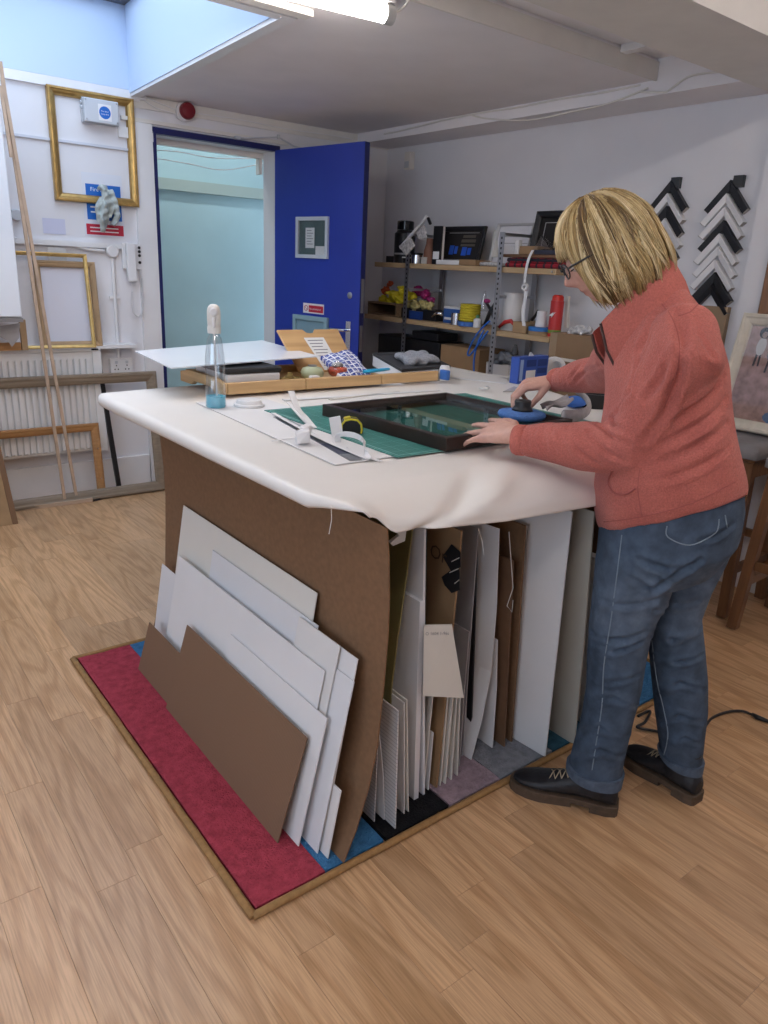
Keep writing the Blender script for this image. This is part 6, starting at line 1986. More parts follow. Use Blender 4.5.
# --- body: one continuous surface
body = MB()
rings = []
NS, NT = 72, 60
for k in range(1, NT):
    th = math.pi * k / NT
    ring = []
    for i in range(NS):
        a = 2 * math.pi * i / NS
        x, y, z = .073 * math.sin(th) * math.cos(a), .094 * math.sin(th) * math.sin(a), -.114 * math.cos(th)
        if z < -.03:
            q = min(1, (-.03 - z) / .085)
            x *= 1 - .34 * q
            if y > 0:
                y = y * (1 - .10 * q) + .022 * q * math.sin(th)
            else:
                y *= 1 - .30 * q
        if y > 0:
            g = lambda cx, cz, wx, wz: math.exp(-((x - cx) / wx) ** 2 - ((z - cz) / wz) ** 2)
            y += .0245 * math.exp(-(x / .0105) ** 2) * (math.exp(-((z + .028) / .014) ** 2) + .62 * math.exp(-((z + .006) / .020) ** 2))
            y += .006 * (g(.013, -.033, .007, .008) + g(-.013, -.033, .007, .008))
            y += .004 * (g(.03, .026, .02, .008) + g(-.03, .026, .02, .008))
            y -= .009 * (g(.032, .006, .016, .012) + g(-.032, .006, .016, .012))
            y += .005 * (g(.032, .004, .011, .008) + g(-.032, .004, .011, .008))
            y += .005 * (g(.045, -.028, .02, .02) + g(-.045, -.028, .02, .02))
            y += .0055 * g(0, -.056, .021, .0055) + .0050 * g(0, -.068, .018, .006) - .003 * g(0, -.0618, .022, .0025)
            y += .008 * g(0, -.094, .02, .014)
        ring.append(hp(x, y, z))
    rings.append(ring)
body.loft(rings)
for s_ in (-1, 1):   # ears
    body.tube([hp(s_ * .071, -.006, .018), hp(s_ * .081, -.014, .012), hp(s_ * .080, -.016, -.012), hp(s_ * .070, -.006, -.026)], [.008, .011, .010, .007], 10)
body.tube([hp(0, -.022, -.05), hp(0, -.035, -.105), V(1.640, 1.070, 1.325), V(1.655, 1.05, 1.27)], [.056, .054, .062, .085], 20)
body.loft([sec((632, 528), (712, 505), (1.70, .95), .11), sec((626, 470), (706, 450), (1.69, .97), .12), sec((630, 410), (705, 388), (1.675, 1.0), .13), sec((630, 360), (696, 335), (1.66, 1.03), .14), sec((634, 325), (682, 303), (1.65, 1.05), .10)])
body.tube([SHL + V(.05, .06, .02), SHL, ELL, WRL + (ELL - WRL) * .3, WRL], [.055, .052, .040, .032, .0245], 16)
body.tube([SHR + V(-.05, -.06, .02), SHR, ELR, WRR + (ELR - WRR) * .3, WRR], [.055, .052, .040, .032, .0245], 16)
LK, LA = V(1.607, .998, .50), V(1.545, .965, .10)
RK, RA = V(1.812, .944, .48), V(1.815, .865, .10)
body.tube([V(1.64, .96, .82), V(1.625, .985, .68), LK, V(1.585, .962, .32), LA, V(1.54, .975, .05)], [.075, .068, .052, .048, .036, .034], 18)
body.tube([V(1.75, .955, .82), V(1.785, .96, .68), RK, V(1.815, .90, .29), RA, V(1.815, .875, .05)], [.075, .068, .052, .048, .036, .034], 18)


def add_hand(mb, wrist, d, up, thumb, bends, spread, curl_thumb, scale=1.0, slim=1.0, wide=1.0):
    d = d.normalized()
    s = thumb - d * thumb.dot(d)
    s.normalize()
    u = up - d * up.dot(d) - s * up.dot(s)
    u.normalize()
    k = scale
    bases = [(q * wide, w_) for q, w_ in ((.031, .086), (.0105, .090), (-.0095, .085), (-.028, .075))]
    lens = [(.040, .025, .021), (.044, .028, .022), (.040, .026, .021), (.031, .020, .018)]
    rad = [q * slim for q in (.0086, .0088, .0084, .0074)]
    tips, knuck = [], []
    for i in range(4):
        b = wrist + s * bases[i][0] * k + d * bases[i][1] * k + u * (.002 - .002 * abs(i - 1.3))
        knuck.append(b)
        dirv = (d + s * spread[i]).normalized()
        axis = dirv.cross(u).normalized()
        pts, rr = [wrist + s * bases[i][0] * .55 * k + d * .018 * k, b], [.0125 * k, .0112 * k]
        ang = 0.0
        p = b.copy()
        for j in range(3):
            ang += math.radians(bends[i][j])
            dd = dirv * math.cos(ang) - u * math.sin(ang)
            p = p + dd * lens[i][j] * k
            pts.append(p.copy())
            rr.append(rad[i] * k * (1.0, .90, .74)[j])
        # a small knuckle swelling between joints
        full, fr_ = [], []
        for j in range(len(pts) - 1):
            full += [pts[j], pts[j] * .5 + pts[j + 1] * .5]
            fr_ += [rr[j] * (1.05 if j > 1 else 1), (rr[j] + rr[j + 1]) / 2 * .95]
        tipd = (pts[-1] - pts[-2]).normalized()
        full += [pts[-1], pts[-1] + tipd * rr[-1] * .7]
        fr_ += [rr[-1], rr[-1] * .45]
        mb.tube(full, fr_, 12)
        tips.append((pts[-1], tipd, u))
    # palm
    rings = []
    for t, w, h in ((-.012, .025, .021), (.012, .029, .018), (.035, .037, .017), (.060, .041, .015), (.082, .040, .0125), (.094, .036, .009)):
        c = wrist + d * t * k - u * .003 + s * .002
        rings.append([c + s * (w * math.cos(q)) * k + u * (h * math.sin(q)) * k for q in [2 * math.pi * m / 20 for m in range(20)]])
    mb.loft(rings)
    tb = wrist + d * .022 * k + s * .024 * k - u * .004
    a1 = (d * curl_thumb[0][0] + s * curl_thumb[0][1] + u * curl_thumb[0][2]).normalized()
    a2 = (d * curl_thumb[1][0] + s * curl_thumb[1][1] + u * curl_thumb[1][2]).normalized()
    a3 = (d * curl_thumb[2][0] + s * curl_thumb[2][1] + u * curl_thumb[2][2]).normalized()
    p1, p2, p3 = tb + a1 * .044 * k, tb + a1 * .044 * k + a2 * .031 * k, tb + a1 * .044 * k + a2 * .031 * k + a3 * .024 * k
    mb.tube([tb - a1 * .01, tb, (tb + p1) / 2, p1, (p1 + p2) / 2, p2, p3, p3 + a3 * .006], [.012, .015, .0128, .0112, .0098, .0102, .0078, .004], 12)
    tips.append((p3, a3, u))
    return tips, knuck


tipsL, knL = add_hand(body, WRL + V(-.004, .006, .014), V(.12, .97, -.10), V(-.66, -.46, 1), V(1, -.1, .5), [(8, 4, 4), (4, 4, 5), (4, 6, 7), (6, 10, 12)], (.34, .12, -.09, -.32), ((.75, .62, -.12), (.95, .25, -.05), (.98, .12, -.05)), 1.14, .88, 1.14)
tipsR, knR = add_hand(body, WRR, V(-.66, .64, -.20), V(-.10, -.10, 1), V(-.72, -.69, -.15), [(34, 34, 18), (40, 44, 22), (44, 48, 26), (48, 48, 28)], (.26, .08, -.08, -.22), ((.66, .44, -.60), (.76, .0, -.66), (.72, -.20, -.66)), 1.12)
me = fuse(body, .0029, 2, .35)
vv = verts_of(me)
hd = vv - np.array(HC)
hx_, hy_, hz_ = hd @ np.array(h_r), hd @ np.array(h_f), hd @ np.array(h_u)
tint = np.full(len(vv), .30)
face = (np.abs(hx_) < .08) & (hy_ > .02) & (np.abs(hz_) < .13)
tint += face * (.55 * np.exp(-(hx_ / .02) ** 2 - ((hz_ + .061) / .0085) ** 2) + .28 * np.exp(-(hx_ / .016) ** 2 - ((hz_ + .03) / .014) ** 2) + .22 * np.exp(-((np.abs(hx_) - .045) / .02) ** 2 - ((hz_ + .03) / .02) ** 2))
for kk in knL + knR:
    tint += .16 * np.exp(-np.sum((vv - np.array(kk)) ** 2, 1) / .013 ** 2)
for tp_, _, _ in tipsL + tipsR:
    tint += .20 * np.exp(-np.sum((vv - np.array(tp_)) ** 2, 1) / .012 ** 2)
# slight tendon relief on the backs of the hands
nn = normals_of(me)
disp = np.zeros(len(vv))
for w_, ks in ((WRL, knL), (WRR, knR)):
    for kk in ks:
        a, b = np.array(w_), np.array(kk)
        t_ = np.clip(((vv - a) @ (b - a)) / ((b - a) @ (b - a)), .25, 1.0)
        dd = np.linalg.norm(vv - (a + t_[:, None] * (b - a)), axis=1)
        disp += .0012 * np.exp(-((dd - .012) / .006) ** 2) * (dd < .03)
set_verts(me, vv + nn * disp[:, None])
set_tint(me, np.clip(tint, 0, 1))
m_skin = attr_mat('skin', [(0, (.62, .40, .31)), (.45, (.56, .30, .235)), (1.0, (.42, .13, .11))], .48, fine=(90, .06), bump=(350, .12), spec=.4)
bodyo = mesh_obj('body', me, m_skin, woman)
try:
    m_skin.node_tree.nodes['Principled BSDF'].inputs['Subsurface Weight'].default_value = .0
except Exception:
    pass
m_nail = mat('nail', (.60, .38, .33), .3)
for tp_, td, u in tipsL + tipsR[:2]:
    un = (u - td * u.dot(td)).normalized()
    sd = td.cross(un)
    c = tp_ + un * .0058 - td * .004
    obj('nail', MB().add([c - sd * .0042 - td * .005, c + sd * .0042 - td * .005, c + sd * .0038 + td * .006 - un * .0012, c - sd * .0038 + td * .006 - un * .0012, c - td * .005 + un * .0012, c + td * .0065 - un * .0002], [(0, 4, 5, 3), (4, 1, 2, 5)]), m_nail, bodyo, smooth=True)
for s_ in (-1, 1):
    obj('eye', MB().ball(hp(s_ * .032, .0825, .004), .0115, .0115, .0115, 14, 9), mat('eye_white', (.55, .52, .50), .25), bodyo, smooth=True)
    obj('eyelid_line', MB().tube([hp(s_ * .020, .0915, .000), hp(s_ * .032, .0955, -.001), hp(s_ * .044, .089, .001)], [.0012, .0018, .0012], 6), mat('lash_brown', (.05, .03, .02), .8), bodyo, smooth=True)
    obj('eyebrow', MB().tube([hp(s_ * .016, .099, .026), hp(s_ * .032, .098, .031), hp(s_ * .05, .086, .027)], [.0028, .0032, .0016], 6), mat('brow_brown', (.22, .13, .06), .9), bodyo, smooth=True)


def crease_disp(me, bvh, creases):
    v = verts_of(me)
    n = normals_of(me)
    out = np.zeros(len(v))
    for pts, amp, w in creases:
        P = []
        for q in pts:
            hit = bvh.ray_cast(CAM_P, px_dir(*q))
            if hit[0] is not None:
                P.append(np.array(hit[0]))
        best = np.full(len(v), 1e9)
        tt = np.zeros(len(v))
        for i in range(len(P) - 1):
            a, b = P[i], P[i + 1]
            t = np.clip(((v - a) @ (b - a)) / max(1e-9, (b - a) @ (b - a)), 0, 1)
            d = np.linalg.norm(v - (a + t[:, None] * (b - a)), axis=1)
            m_ = d < best
            best[m_] = d[m_]
            tt[m_] = ((i + t) / (len(P) - 1))[m_]
        f = np.sin(np.clip(tt, .08, .92) * math.pi) ** .6
        out += f * amp * (-np.exp(-(best / w) ** 2) + .75 * np.exp(-((best - 1.9 * w) / w) ** 2))
    set_verts(me, v + n * out[:, None])
    return v


def bvh_of(me):
    return BVHTree.FromPolygons([tuple(v.co) for v in me.vertices], [tuple(p.vertices) for p in me.polygons])


def on_bvh(bvh, pts, lift=.001):
    out = []
    for q in smooth_path([V(a, b, 0) for a, b in pts], 6):
        h = bvh.ray_cast(CAM_P, px_dir(q.x, q.y))
        if h[0] is not None:
            nv = h[1] if h[1].dot(CAM_P - h[0]) > 0 else -h[1]
            out.append(h[0] + nv * lift)
    return out


# --- jeans
J = MB()
J.loft([sec((606, 500), (737, 478), (1.70, .95), .160), sec((602, 530), (738, 505), (1.70, .95), .165), sec((599, 558), (733, 532), (1.70, .95), .160), sec((600, 585), (712, 560), (1.69, .96), .130)])
LL = [((603, 535), (676, 520), .100), ((597, 562), (678, 556), .104), ((594, 595), (668, 590), .096), ((590, 628), (651, 624), .080), ((588, 658), (645, 655), .072), ((587, 690), (640, 686), .070), ((582, 722), (632, 716), .068), ((573, 752), (625, 747), .066), ((568, 771), (619, 781), .064)]
RL = [((672, 528), (736, 515), .100), ((664, 560), (724, 552), .100), ((655, 592), (708, 586), .088), ((649, 622), (699, 614), .076), ((650, 652), (703, 643), .070), ((653, 684), (706, 677), .070), ((656, 714), (706, 708), .068), ((660, 742), (702, 739), .066), ((662, 757), (699, 766), .064)]


def p_l(k):
    return (1.605 - .055 * k, 1.0 - .035 * k)


def p_r(k):
    return (1.775 + .045 * k, .965 - .10 * k)


J.loft([sec(a, b, p_l(i / 8), d) for i, (a, b, d) in enumerate(LL)])
J.loft([sec(a, b, p_r(i / 8), d) for i, (a, b, d) in enumerate(RL)])
me = fuse(J, .0065, 6, .5)
bv = bvh_of(me)
cre = [([(601, 600), (625, 606), (655, 600)], .005, .007), ([(592, 632), (615, 640), (645, 632)], .007, .007), ([(592, 652), (620, 650), (641, 642)], .006, .006), ([(590, 676), (612, 682), (638, 675)], .005, .006), ([(592, 700), (612, 698), (636, 706)], .005, .006), ([(580, 735), (600, 728), (628, 735)], .006, .006), ([(574, 757), (600, 750), (622, 756)], .006, .006),
       ([(655, 610), (675, 606), (698, 600)], .006, .006), ([(652, 632), (672, 640), (700, 628)], .007, .006), ([(652, 655), (680, 662), (702, 655)], .006, .006), ([(656, 690), (680, 683), (704, 690)], .006, .006), ([(660, 722), (680, 716), (703, 722)], .006, .006), ([(664, 742), (685, 738), (701, 744)], .005, .005),
       ([(640, 560), (668, 570), (690, 566)], .006, .008), ([(655, 588), (672, 576), (700, 560)], .008, .008), ([(630, 578), (652, 590), (672, 582)], .006, .007), ([(700, 540), (718, 535), (733, 525)], .004, .007)]
crease_disp(me, bv, [(p_, a_ * 1.5, w_) for p_, a_, w_ in cre])
vv = verts_of(me)
fade = np.exp(-(((vv[:, 2] - .62) / .16) ** 2)) * .35 + .35
set_tint(me, np.clip(fade + RNG.normal(0, .02, len(vv)), 0, 1))
m_denim = attr_mat('denim', [(0, (.030, .045, .070)), (.5, (.064, .092, .135)), (1, (.15, .19, .25))], .85, fine=(28, .30), bump=(700, .25), spec=.2)
jeans = mesh_obj('jeans', me, m_denim, woman)
bvj = BVHTree.FromPolygons([tuple(v.co + Vector(woman['_o'])) for v in me.vertices], [tuple(p.vertices) for p in me.polygons])
m_stitch = mat('denim_stitch', (.20, .25, .30), .8)
m_denim2 = mat('denim_plain', (.068, .095, .14), .85, noise=(60, .25))
for name, pts in (('side_seam', [(622, 535), (617, 575), (611, 620), (604, 665), (602, 705), (596, 745), (592, 770)]), ('side_seam', [(652, 640), (657, 680), (664, 710), (668, 735), (664, 755)])):
    p = on_bvh(bvj, pts, .0004)
    if len(p) > 3:
        obj(name, MB().tube(p, .0016, 5), m_stitch, jeans, smooth=True)
for pts in ([(667, 526), (668, 537), (690, 545), (715, 533), (719, 519)], [(725, 515), (727, 527)]):
    p = on_bvh(bvj, pts, .0006)
    if len(p) > 3:
        obj('back_pocket_seam', MB().tube(p, .0016, 5), m_stitch, jeans, smooth=True)
for pl_, rows in ((p_l(1), LL), (p_r(1), RL)):
    a, b, d = rows[-1]
    a0, b0, d0 = rows[-2]
    k = .35
    up = (a[0] + (a0[0] - a[0]) * k - 1, a[1] + (a0[1] - a[1]) * k), (b[0] + (b0[0] - b[0]) * k + 1, b[1] + (b0[1] - b[1]) * k)
    r0 = sec((a[0] - 1.5, a[1] + .5), (b[0] + 1.5, b[1] + .5), pl_, d + .004)
    r1 = sec((up[0][0] - 1.5, up[0][1]), (up[1][0] + 1.5, up[1][1]), pl_, d + .004)
    r2 = sec((up[0][0] + 3, up[0][1]), (up[1][0] - 3, up[1][1]), pl_, d - .008)
    r3 = sec((a[0] + 3, a[1]), (b[0] - 3, b[1]), pl_, d - .008)
    mbq = MB().loft([r3, r0, r1, r2, r3], cap=False)
    obj('turn_up', mbq, m_denim2, jeans, smooth=50)

# --- fleece
F = MB()
TS = [((602, 531), (739, 491), (1.70, .95), .172), ((598, 512), (737, 474), (1.70, .95), .176), ((598, 486), (732, 452), (1.695, .96), .180), ((601, 455), (727, 424), (1.69, .975), .180), ((606, 422), (723, 392), (1.68, .99), .178), ((609, 392), (720, 362), (1.67, 1.01), .180), ((608, 364), (713, 336), (1.66, 1.03), .180), ((612, 340), (700, 314), (1.655, 1.04), .155), ((622, 320), (686, 294), (1.65, 1.05), .115), ((630, 306), (674, 279), (1.645, 1.06), .075)]
F.loft([sec(a, b, p, d, dz=z_) for (a, b, p, d), z_ in zip(TS, (.050, .042, .03, .015, 0, 0, 0, 0, 0, 0))])
F.tube([SHL + V(.085, .09, .03), SHL + V(.03, .035, .032), SHL + V(0, 0, .0), SHL * .5 + ELL * .5, ELL + V(0, -.012, -.004), ELL * .62 + WRL * .38, ELL * .25 + WRL * .75, WRL + (ELL - WRL) * .06], [.06, .075, .083, .077, .072, .063, .049, .039], 20)
F.tube([SHR + V(-.07, -.07, .02), SHR + V(-.02, -.02, .012), SHR, SHR * .5 + ELR * .5, ELR, ELR * .5 + WRR * .5, WRR + (ELR - WRR) * .06], [.06, .068, .072, .068, .062, .052, .037], 20)
me = fuse(F, .0068, 16, .5)
bv = bvh_of(me)
cre = [([(677, 312), (684, 345), (678, 380), (664, 415), (645, 440)], .009, .010), ([(722, 376), (700, 400), (672, 420)], .006, .009), ([(725, 400), (700, 424), (664, 444)], .007, .009), ([(726, 424), (700, 445), (662, 462)], .006, .009), ([(728, 448), (705, 464), (670, 478)], .005, .008), ([(672, 355), (660, 380), (645, 400)], .006, .008), ([(640, 360), (630, 392), (612, 418)], .005, .007),
       ([(622, 430), (610, 418), (600, 410)], .007, .006), ([(630, 445), (612, 436), (596, 424)], .006, .006), ([(628, 462), (606, 452), (588, 432)], .006, .006), ([(600, 466), (580, 452), (566, 428)], .005, .006), ([(570, 468), (556, 452), (552, 430)], .005, .005), ([(545, 464), (536, 450), (535, 430)], .005, .005), ([(526, 458), (522, 446), (523, 432)], .004, .004), ([(700, 335), (712, 355), (718, 378)], .003, .007), ([(655, 315), (648, 335), (640, 352)], .004, .008), ([(612, 520), (640, 516), (690, 504), (735, 482)], .0022, .0035),
       ([(600, 365), (585, 372), (572, 385)], .004, .006), ([(588, 352), (580, 366), (570, 380)], .004, .006), ([(560, 372), (562, 380), (562, 388)], .003, .004)]
crease_disp(me, bv, [(p_, a_ * 1.5, w_) for p_, a_, w_ in cre])
vv = verts_of(me)
fz = np.sin(vv[:, 0] * 37 + vv[:, 2] * 21) * np.sin(vv[:, 1] * 31 - vv[:, 2] * 17)
set_verts(me, vv + normals_of(me) * (.0022 * fz)[:, None])
set_tint(me, np.clip(.5 + .25 * fz, 0, 1))
m_fleece = attr_mat('coral_fleece', [(0, (.43, .12, .095)), (.5, (.48, .143, .113)), (1, (.53, .17, .135))], .95, fine=(230, .16), bump=(260, .55), sheen=.12, spec=.15)
fleece = mesh_obj('fleece', me, m_fleece, woman)
bvf = BVHTree.FromPolygons([tuple(v.co + Vector(woman['_o'])) for v in me.vertices], [tuple(p.vertices) for p in me.polygons])
m_seam = mat('coral_seam', (.36, .10, .085), .95)
for name, pts in (('armhole_seam', [(661, 303), (672, 318), (679, 342), (677, 372), (664, 408)]), ('hem_seam', [(604, 522), (640, 517), (690, 504), (735, 482)]), ('shoulder_seam', [(700, 302), (690, 312), (678, 316)]), ('side_seam', [(640, 468), (638, 490), (642, 516)])):
    p = on_bvh(bvf, pts, .0002)
    if len(p) > 3:
        obj(name, MB().tube(p, .0013, 5), m_seam, fleece, smooth=True)
p = on_bvh(bvf, [(612, 470), (609, 482), (614, 492), (626, 494), (636, 488)], .002)
if len(p) > 3:
    obj('pocket_edge', MB().tube(p, .0022, 6), m_seam, fleece, smooth=True)
# cuffs
for w_, e_, r_ in ((WRL, ELL, .0385), (WRR, ELR, .0365)):
    d_ = (w_ - e_).normalized()
    c_ = w_ + (e_ - w_).normalized() * .014
    obj('cuff', MB().lathe(c_, [(r_ - .010, .016), (r_ - .002, .017), (r_ + .002, .008), (r_ + .002, -.012), (r_ - .006, -.016), (r_ - .012, -.004), (r_ - .010, .016)], 24, axis=d_), mat('coral_cuff', (.46, .135, .105), .95, noise=(230, .15), bump=(260, .4)), fleece, smooth=True)
# stand-up collar, open at the throat
pB, pT = (1.642, 1.06), (1.625, 1.075)


def cring(l, r, p0, dep, dz=0.0, n=40):
    return sec(l, r, p0, dep, n, 2.0, dz)


rb, rm, rt_ = cring((607, 372), (690, 299), pB, .108), cring((597, 355), (683, 281), pB, .096, .015), cring((592, 333), (669, 258), pT, .074, .034)
outer = [rb, rm, rt_]
cmid = [sum((q for q in r), V(0, 0, 0)) / len(r) for r in outer]
inner = [[p + (c - p).normalized() * .007 for p in r] for r, c in zip(outer, cmid)]
n = 40
gap = lambda k: False
mbq = MB()
seq = [outer[0], outer[1], outer[2], [p + V(0, 0, .003) for p in inner[2]], inner[2], inner[1], inner[0]]
keep = [i for i in range(n) if not (17 <= i <= 23)]
keep = [(23 + j) % n for j in range(n - 5)]
vs = [r[i] for r in seq for i in keep]
L_ = len(keep)
fs = [(a * L_ + i, a * L_ + i + 1, (a + 1) * L_ + i + 1, (a + 1) * L_ + i) for a in range(len(seq) - 1) for i in range(L_ - 1)]
fs += [tuple(a * L_ for a in range(len(seq))), tuple(a * L_ + L_ - 1 for a in reversed(range(len(seq))))]
obj('collar', mbq.add(vs, fs), MATS['coral_cuff'], fleece, smooth=50)
for i_ in (keep[0], keep[-1]):
    obj('zip', MB().tube([outer[2][i_], outer[1][i_], outer[0][i_], outer[0][i_] + (outer[0][i_] - outer[1][i_]) * .4], .0038, 6), mat('zip_brown', (.05, .022, .018), .6), fleece, smooth=True)
obj('collar_seam', MB().tube([rb[(23 + j) % n] for j in range(n - 5)], .002, 5), m_seam, fleece, smooth=True)

# --- boots
m_boot = mat('black_boot_leather', (.012, .012, .015), .5, noise=(40, .3), bump=(80, .2))
m_sole = mat('brown_boot_sole', (.085, .055, .035), .7, noise=(50, .2))
m_lace = mat('tan_lace', (.36, .29, .20), .8)


def boot(heel, toe, ank):
    t = bpy.data.objects.new('boot', None)
    heel, toe = V(*heel, 0), V(*toe, 0)
    d = (toe - heel); L = d.length; d.normalize(); s = V(-d.y, d.x, 0)
    prof = [(.00, .022, .070), (.04, .033, .085), (.15, .038, .105), (.28, .038, .118), (.40, .038, .104), (.52, .042, .086), (.66, .048, .070), (.80, .047, .060), (.91, .038, .052), (.97, .024, .044), (1.0, .010, .036)]
    mb = MB()
    rings = []
    for q, w, h in prof:
        c = heel + d * (L * (.02 + .955 * q))
        ring = []
        for k in range(20):
            a = 2 * math.pi * k / 20
            z = .026 + (h - .026) / 2 * (1 + math.sin(a))
            ring.append(c + s * (w * math.cos(a) * (1.0 if math.sin(a) < 0 else .92)) + V(0, 0, z))
        rings.append(ring)
    mb.loft(rings)
    a0 = heel + d * (L * .26)
    mb.tube([a0 + V(0, 0, .05), a0 + V(0, 0, .10), a0 - d * .004 + V(0, 0, .150)], [.045, .044, .045], 20)
    me = fuse(mb, .0045, 4, .5)
    bo = mesh_obj('boot', me, m_boot, woman)
    out = [(0, .020), (.02, .030), (.10, .037), (.25, .037), (.42, .036), (.55, .043), (.70, .050), (.82, .048), (.92, .038), (.98, .022), (1, .008)]
    poly = [heel + d * (L * q) + s * w for q, w in out] + [heel + d * (L * q) - s * w for q, w in reversed(out)]
    so = obj('sole', MB().prism([p + V(0, 0, .014) for p in poly], V(0, 0, .017)), m_sole, bo, world=True, bevel=.002)
    hl = [heel + d * (L * q) + s * w for q, w in out[:4]] + [heel + d * (L * q) - s * w for q, w in reversed(out[:4])]
    obj('heel', MB().prism([p + V(0, 0, .0005) for p in hl], V(0, 0, .014)), m_sole, bo, world=True)
    fp = [heel + d * (L * q) + s * w * .96 for q, w in out[4:]] + [heel + d * (L * q) - s * w * .96 for q, w in reversed(out[4:])]
    obj('tread', MB().prism([p + V(0, 0, .0005) for p in fp], V(0, 0, .014)), m_sole, bo, world=True)
    for k in range(5):
        q0, q1 = .36 + .058 * k, .36 + .058 * (k + 1)
        h0, h1 = np.interp(q0, [p[0] for p in prof], [p[2] for p in prof]) + .004, np.interp(q1, [p[0] for p in prof], [p[2] for p in prof]) + .004
        for sg in (-1, 1):
            a = heel + d * (L * (.02 + .955 * q0)) + s * sg * .024 + V(0, 0, h0 - .010)
            m_ = heel + d * (L * (.02 + .955 * (q0 + q1) / 2)) + V(0, 0, (h0 + h1) / 2 + .001)
            b = heel + d * (L * (.02 + .955 * q1)) - s * sg * .024 + V(0, 0, h1 - .010)
            obj('lace', MB().tube([a, m_, b], .0017, 5), m_lace, bo, world=True, smooth=True)
    kn = heel + d * (L * .36) + V(0, 0, .118)
    for sg in (-1, 1):
        obj('lace', MB().tube(smooth_path([kn, kn + s * sg * .02 + V(0, 0, .012), kn + s * sg * .034 + V(0, 0, -.004), kn + s * sg * .012 + V(0, 0, -.004)], 4), .0017, 5), m_lace, bo, world=True, smooth=True)
    return bo


boot((1.592, .898), (1.428, 1.150), LA)
boot((1.814, .785), (1.822, 1.045), RA)

# --- hair: a scalp shell under strands
def hair_pt(phi, t, lift=0.0):
    """phi 0 at the front, t 0 at the crown .. 1 at the tips"""
    f = abs((phi + math.pi) % (2 * math.pi) - math.pi)
    fringe = 1 / (1 + math.exp((f - .66) / .07))
    zb = -.104 - .010 * math.sin(f) + .145 * fringe
    back = max(0, -math.cos(f))
    th = t * 1.72
    if t < .55:
        a = t / .55 * 1.5708
        rr, z = math.sin(a), .134 * math.cos(a)
        zz = z
    else:
        k = (t - .55) / .45
        rr = 1.0 + .05 * math.sin(k * 2.6) - .10 * k * k
        zz = zb * k
    if fringe > .01:
        tt = t
        a = min(1.5708, tt * 1.5708 * .93)
        rf, zf = math.sin(a) * 1.0, .134 * math.cos(a) + 0.018 * tt
        rr = rr * (1 - fringe) + rf * fringe
        zz = zz * (1 - fringe) + zf * fringe
    rx = .089 + .004 * back
    ry = (.112 if math.cos(f) > 0 else .118)
    return (math.sin(phi) * rx * rr * (1 + lift), -.006 + math.cos(phi) * ry * rr * (1 + lift) , zz + lift * .09 * (1 - t))


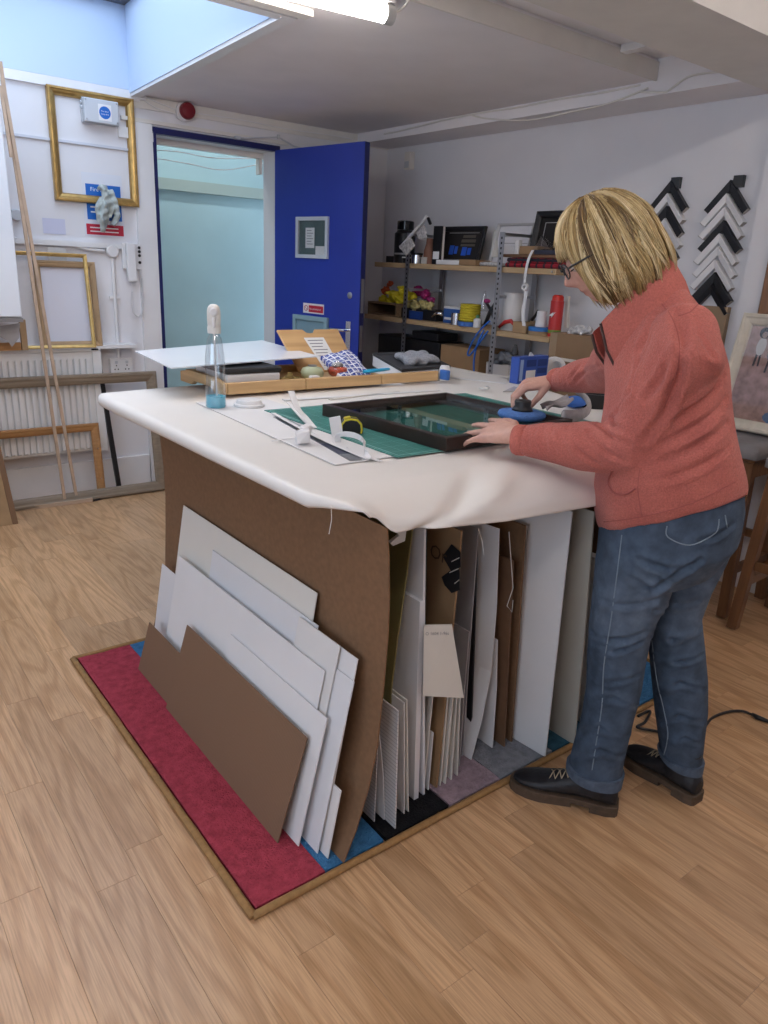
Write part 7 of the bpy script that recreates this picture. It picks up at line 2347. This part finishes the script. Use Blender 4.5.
shell = MB()
NP_ = 64
shell.loft([[hp(*hair_pt(2 * math.pi * i / NP_, max(.03, t), -.07)) for i in range(NP_)] for t in [k / 16 for k in range(17)]], cap=True)
ME = bpy.data.meshes.new('hair')
S = MB()
tin = [.30] * len(shell.v)
S.add(shell.v, shell.f)
rh = random.Random(11)
for c_ in range(330):
    phi = rh.uniform(-math.pi, math.pi)
    f = abs(phi)
    lift_c = rh.uniform(-.045, .040)
    low = rh.random() < .45
    t0c = rh.uniform(.03, .14) if not low else rh.uniform(.10, .62)
    t1c = rh.uniform(.80, 1.05) if rh.random() < .45 else rh.uniform(.94, 1.05)
    sweep = rh.gauss(0, .11) + (.10 if phi > 0 else -.10) * (1 if f < 1.2 else 0)
    wav, ph = rh.uniform(-.055, .055), rh.uniform(0, 6)
    flick = rh.gauss(.012, .030)
    tone = min(1, max(0, rh.gauss(.55, .26)))
    width = rh.uniform(.05, .13)
    for k in range(13):
        off = rh.gauss(0, .5) * width
        lift = lift_c + rh.gauss(0, .012)
        t0 = max(.02, t0c + rh.uniform(-.04, .04))
        t1 = t1c + rh.uniform(-.07, .03)
        pts, rad = [], []
        n = 11
        r0 = rh.uniform(.0009, .0017)
        w2, p2 = rh.uniform(-.02, .02), rh.uniform(0, 6)
        for j in range(n + 1):
            u = j / n
            t = t0 + (t1 - t0) * u
            conv = 1 - .72 * u ** 1.5
            p = hair_pt(phi + off * conv + wav * math.sin(u * 5.5 + ph) + w2 * math.sin(u * 9 + p2) + sweep * u * u, min(t, 1.08), lift + .014 * math.sin(u * 5 + ph) + flick * u ** 4 + .02 * math.sin(u * 3.1) * (1 if low else 0))
            pts.append(hp(*p))
            rad.append(r0 * (1.0 if u < .65 else 1.0 - .85 * (u - .65) / .35))
        S.tube(pts, rad, 4)
        base = min(1, max(0, tone + rh.gauss(0, .12)))
        for j in range(n + 1):
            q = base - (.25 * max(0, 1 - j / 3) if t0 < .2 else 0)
            tin += [min(1, max(0, q))] * 4
for k in range(110):   # loose flyaway hairs
    phi = rh.uniform(-math.pi, math.pi)
    t0 = rh.uniform(.1, .6)
    k_ = rh.uniform(-1, 1)
    pts = [hp(*hair_pt(phi + .05 * j * k_, t0 + .07 * j, .01 + .012 * j)) for j in range(6)]
    S.tube(pts, [.0006] * 6, 3)
    tin += [.8] * 18
ME.from_pydata([tuple(p) for p in S.v], [], S.f)
set_tint(ME, tin)
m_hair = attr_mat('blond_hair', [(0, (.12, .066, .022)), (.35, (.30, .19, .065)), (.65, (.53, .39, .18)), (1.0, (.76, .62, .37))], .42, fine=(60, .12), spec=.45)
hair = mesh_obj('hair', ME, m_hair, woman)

# --- glasses
gl = obj('glasses', MB().tube([hp(-.012, .112, .006), hp(0, .1135, .010), hp(.012, .112, .006)], .0018, 8), m_black, woman, smooth=True)
for s_ in (-1, 1):
    ringp = [hp(s_ * (.033 + .0235 * math.cos(k)), .1075 - .010 * abs(math.cos(k) > 0) * 0 - .006 * max(0, math.cos(k)), .003 + .0175 * math.sin(k)) for k in [2 * math.pi * i / 24 for i in range(25)]]
    obj('rim', MB().tube(ringp, .0019, 6, cap=False), m_black, gl, smooth=True)
    obj('lens', MB().add([hp(s_ * (.033 + .0225 * math.cos(k)), .1075 - .006 * max(0, math.cos(k)), .003 + .0165 * math.sin(k)) for k in [2 * math.pi * i / 24 for i in range(24)]], [tuple(range(24))]), glass_mat('lens_glass', (.97, .97, .97), .3), gl)
    obj('temple', MB().tube([hp(s_ * .056, .100, .008), hp(s_ * .072, .094, .010), hp(s_ * .0795, .055, .012), hp(s_ * .081, .0, .012), hp(s_ * .079, -.025, .002)], [.0028, .0026, .0024, .0022, .002], 8), m_black, gl, smooth=True)

for o_ in bpy.data.objects:
    if '_o' in o_:
        del o_['_o']
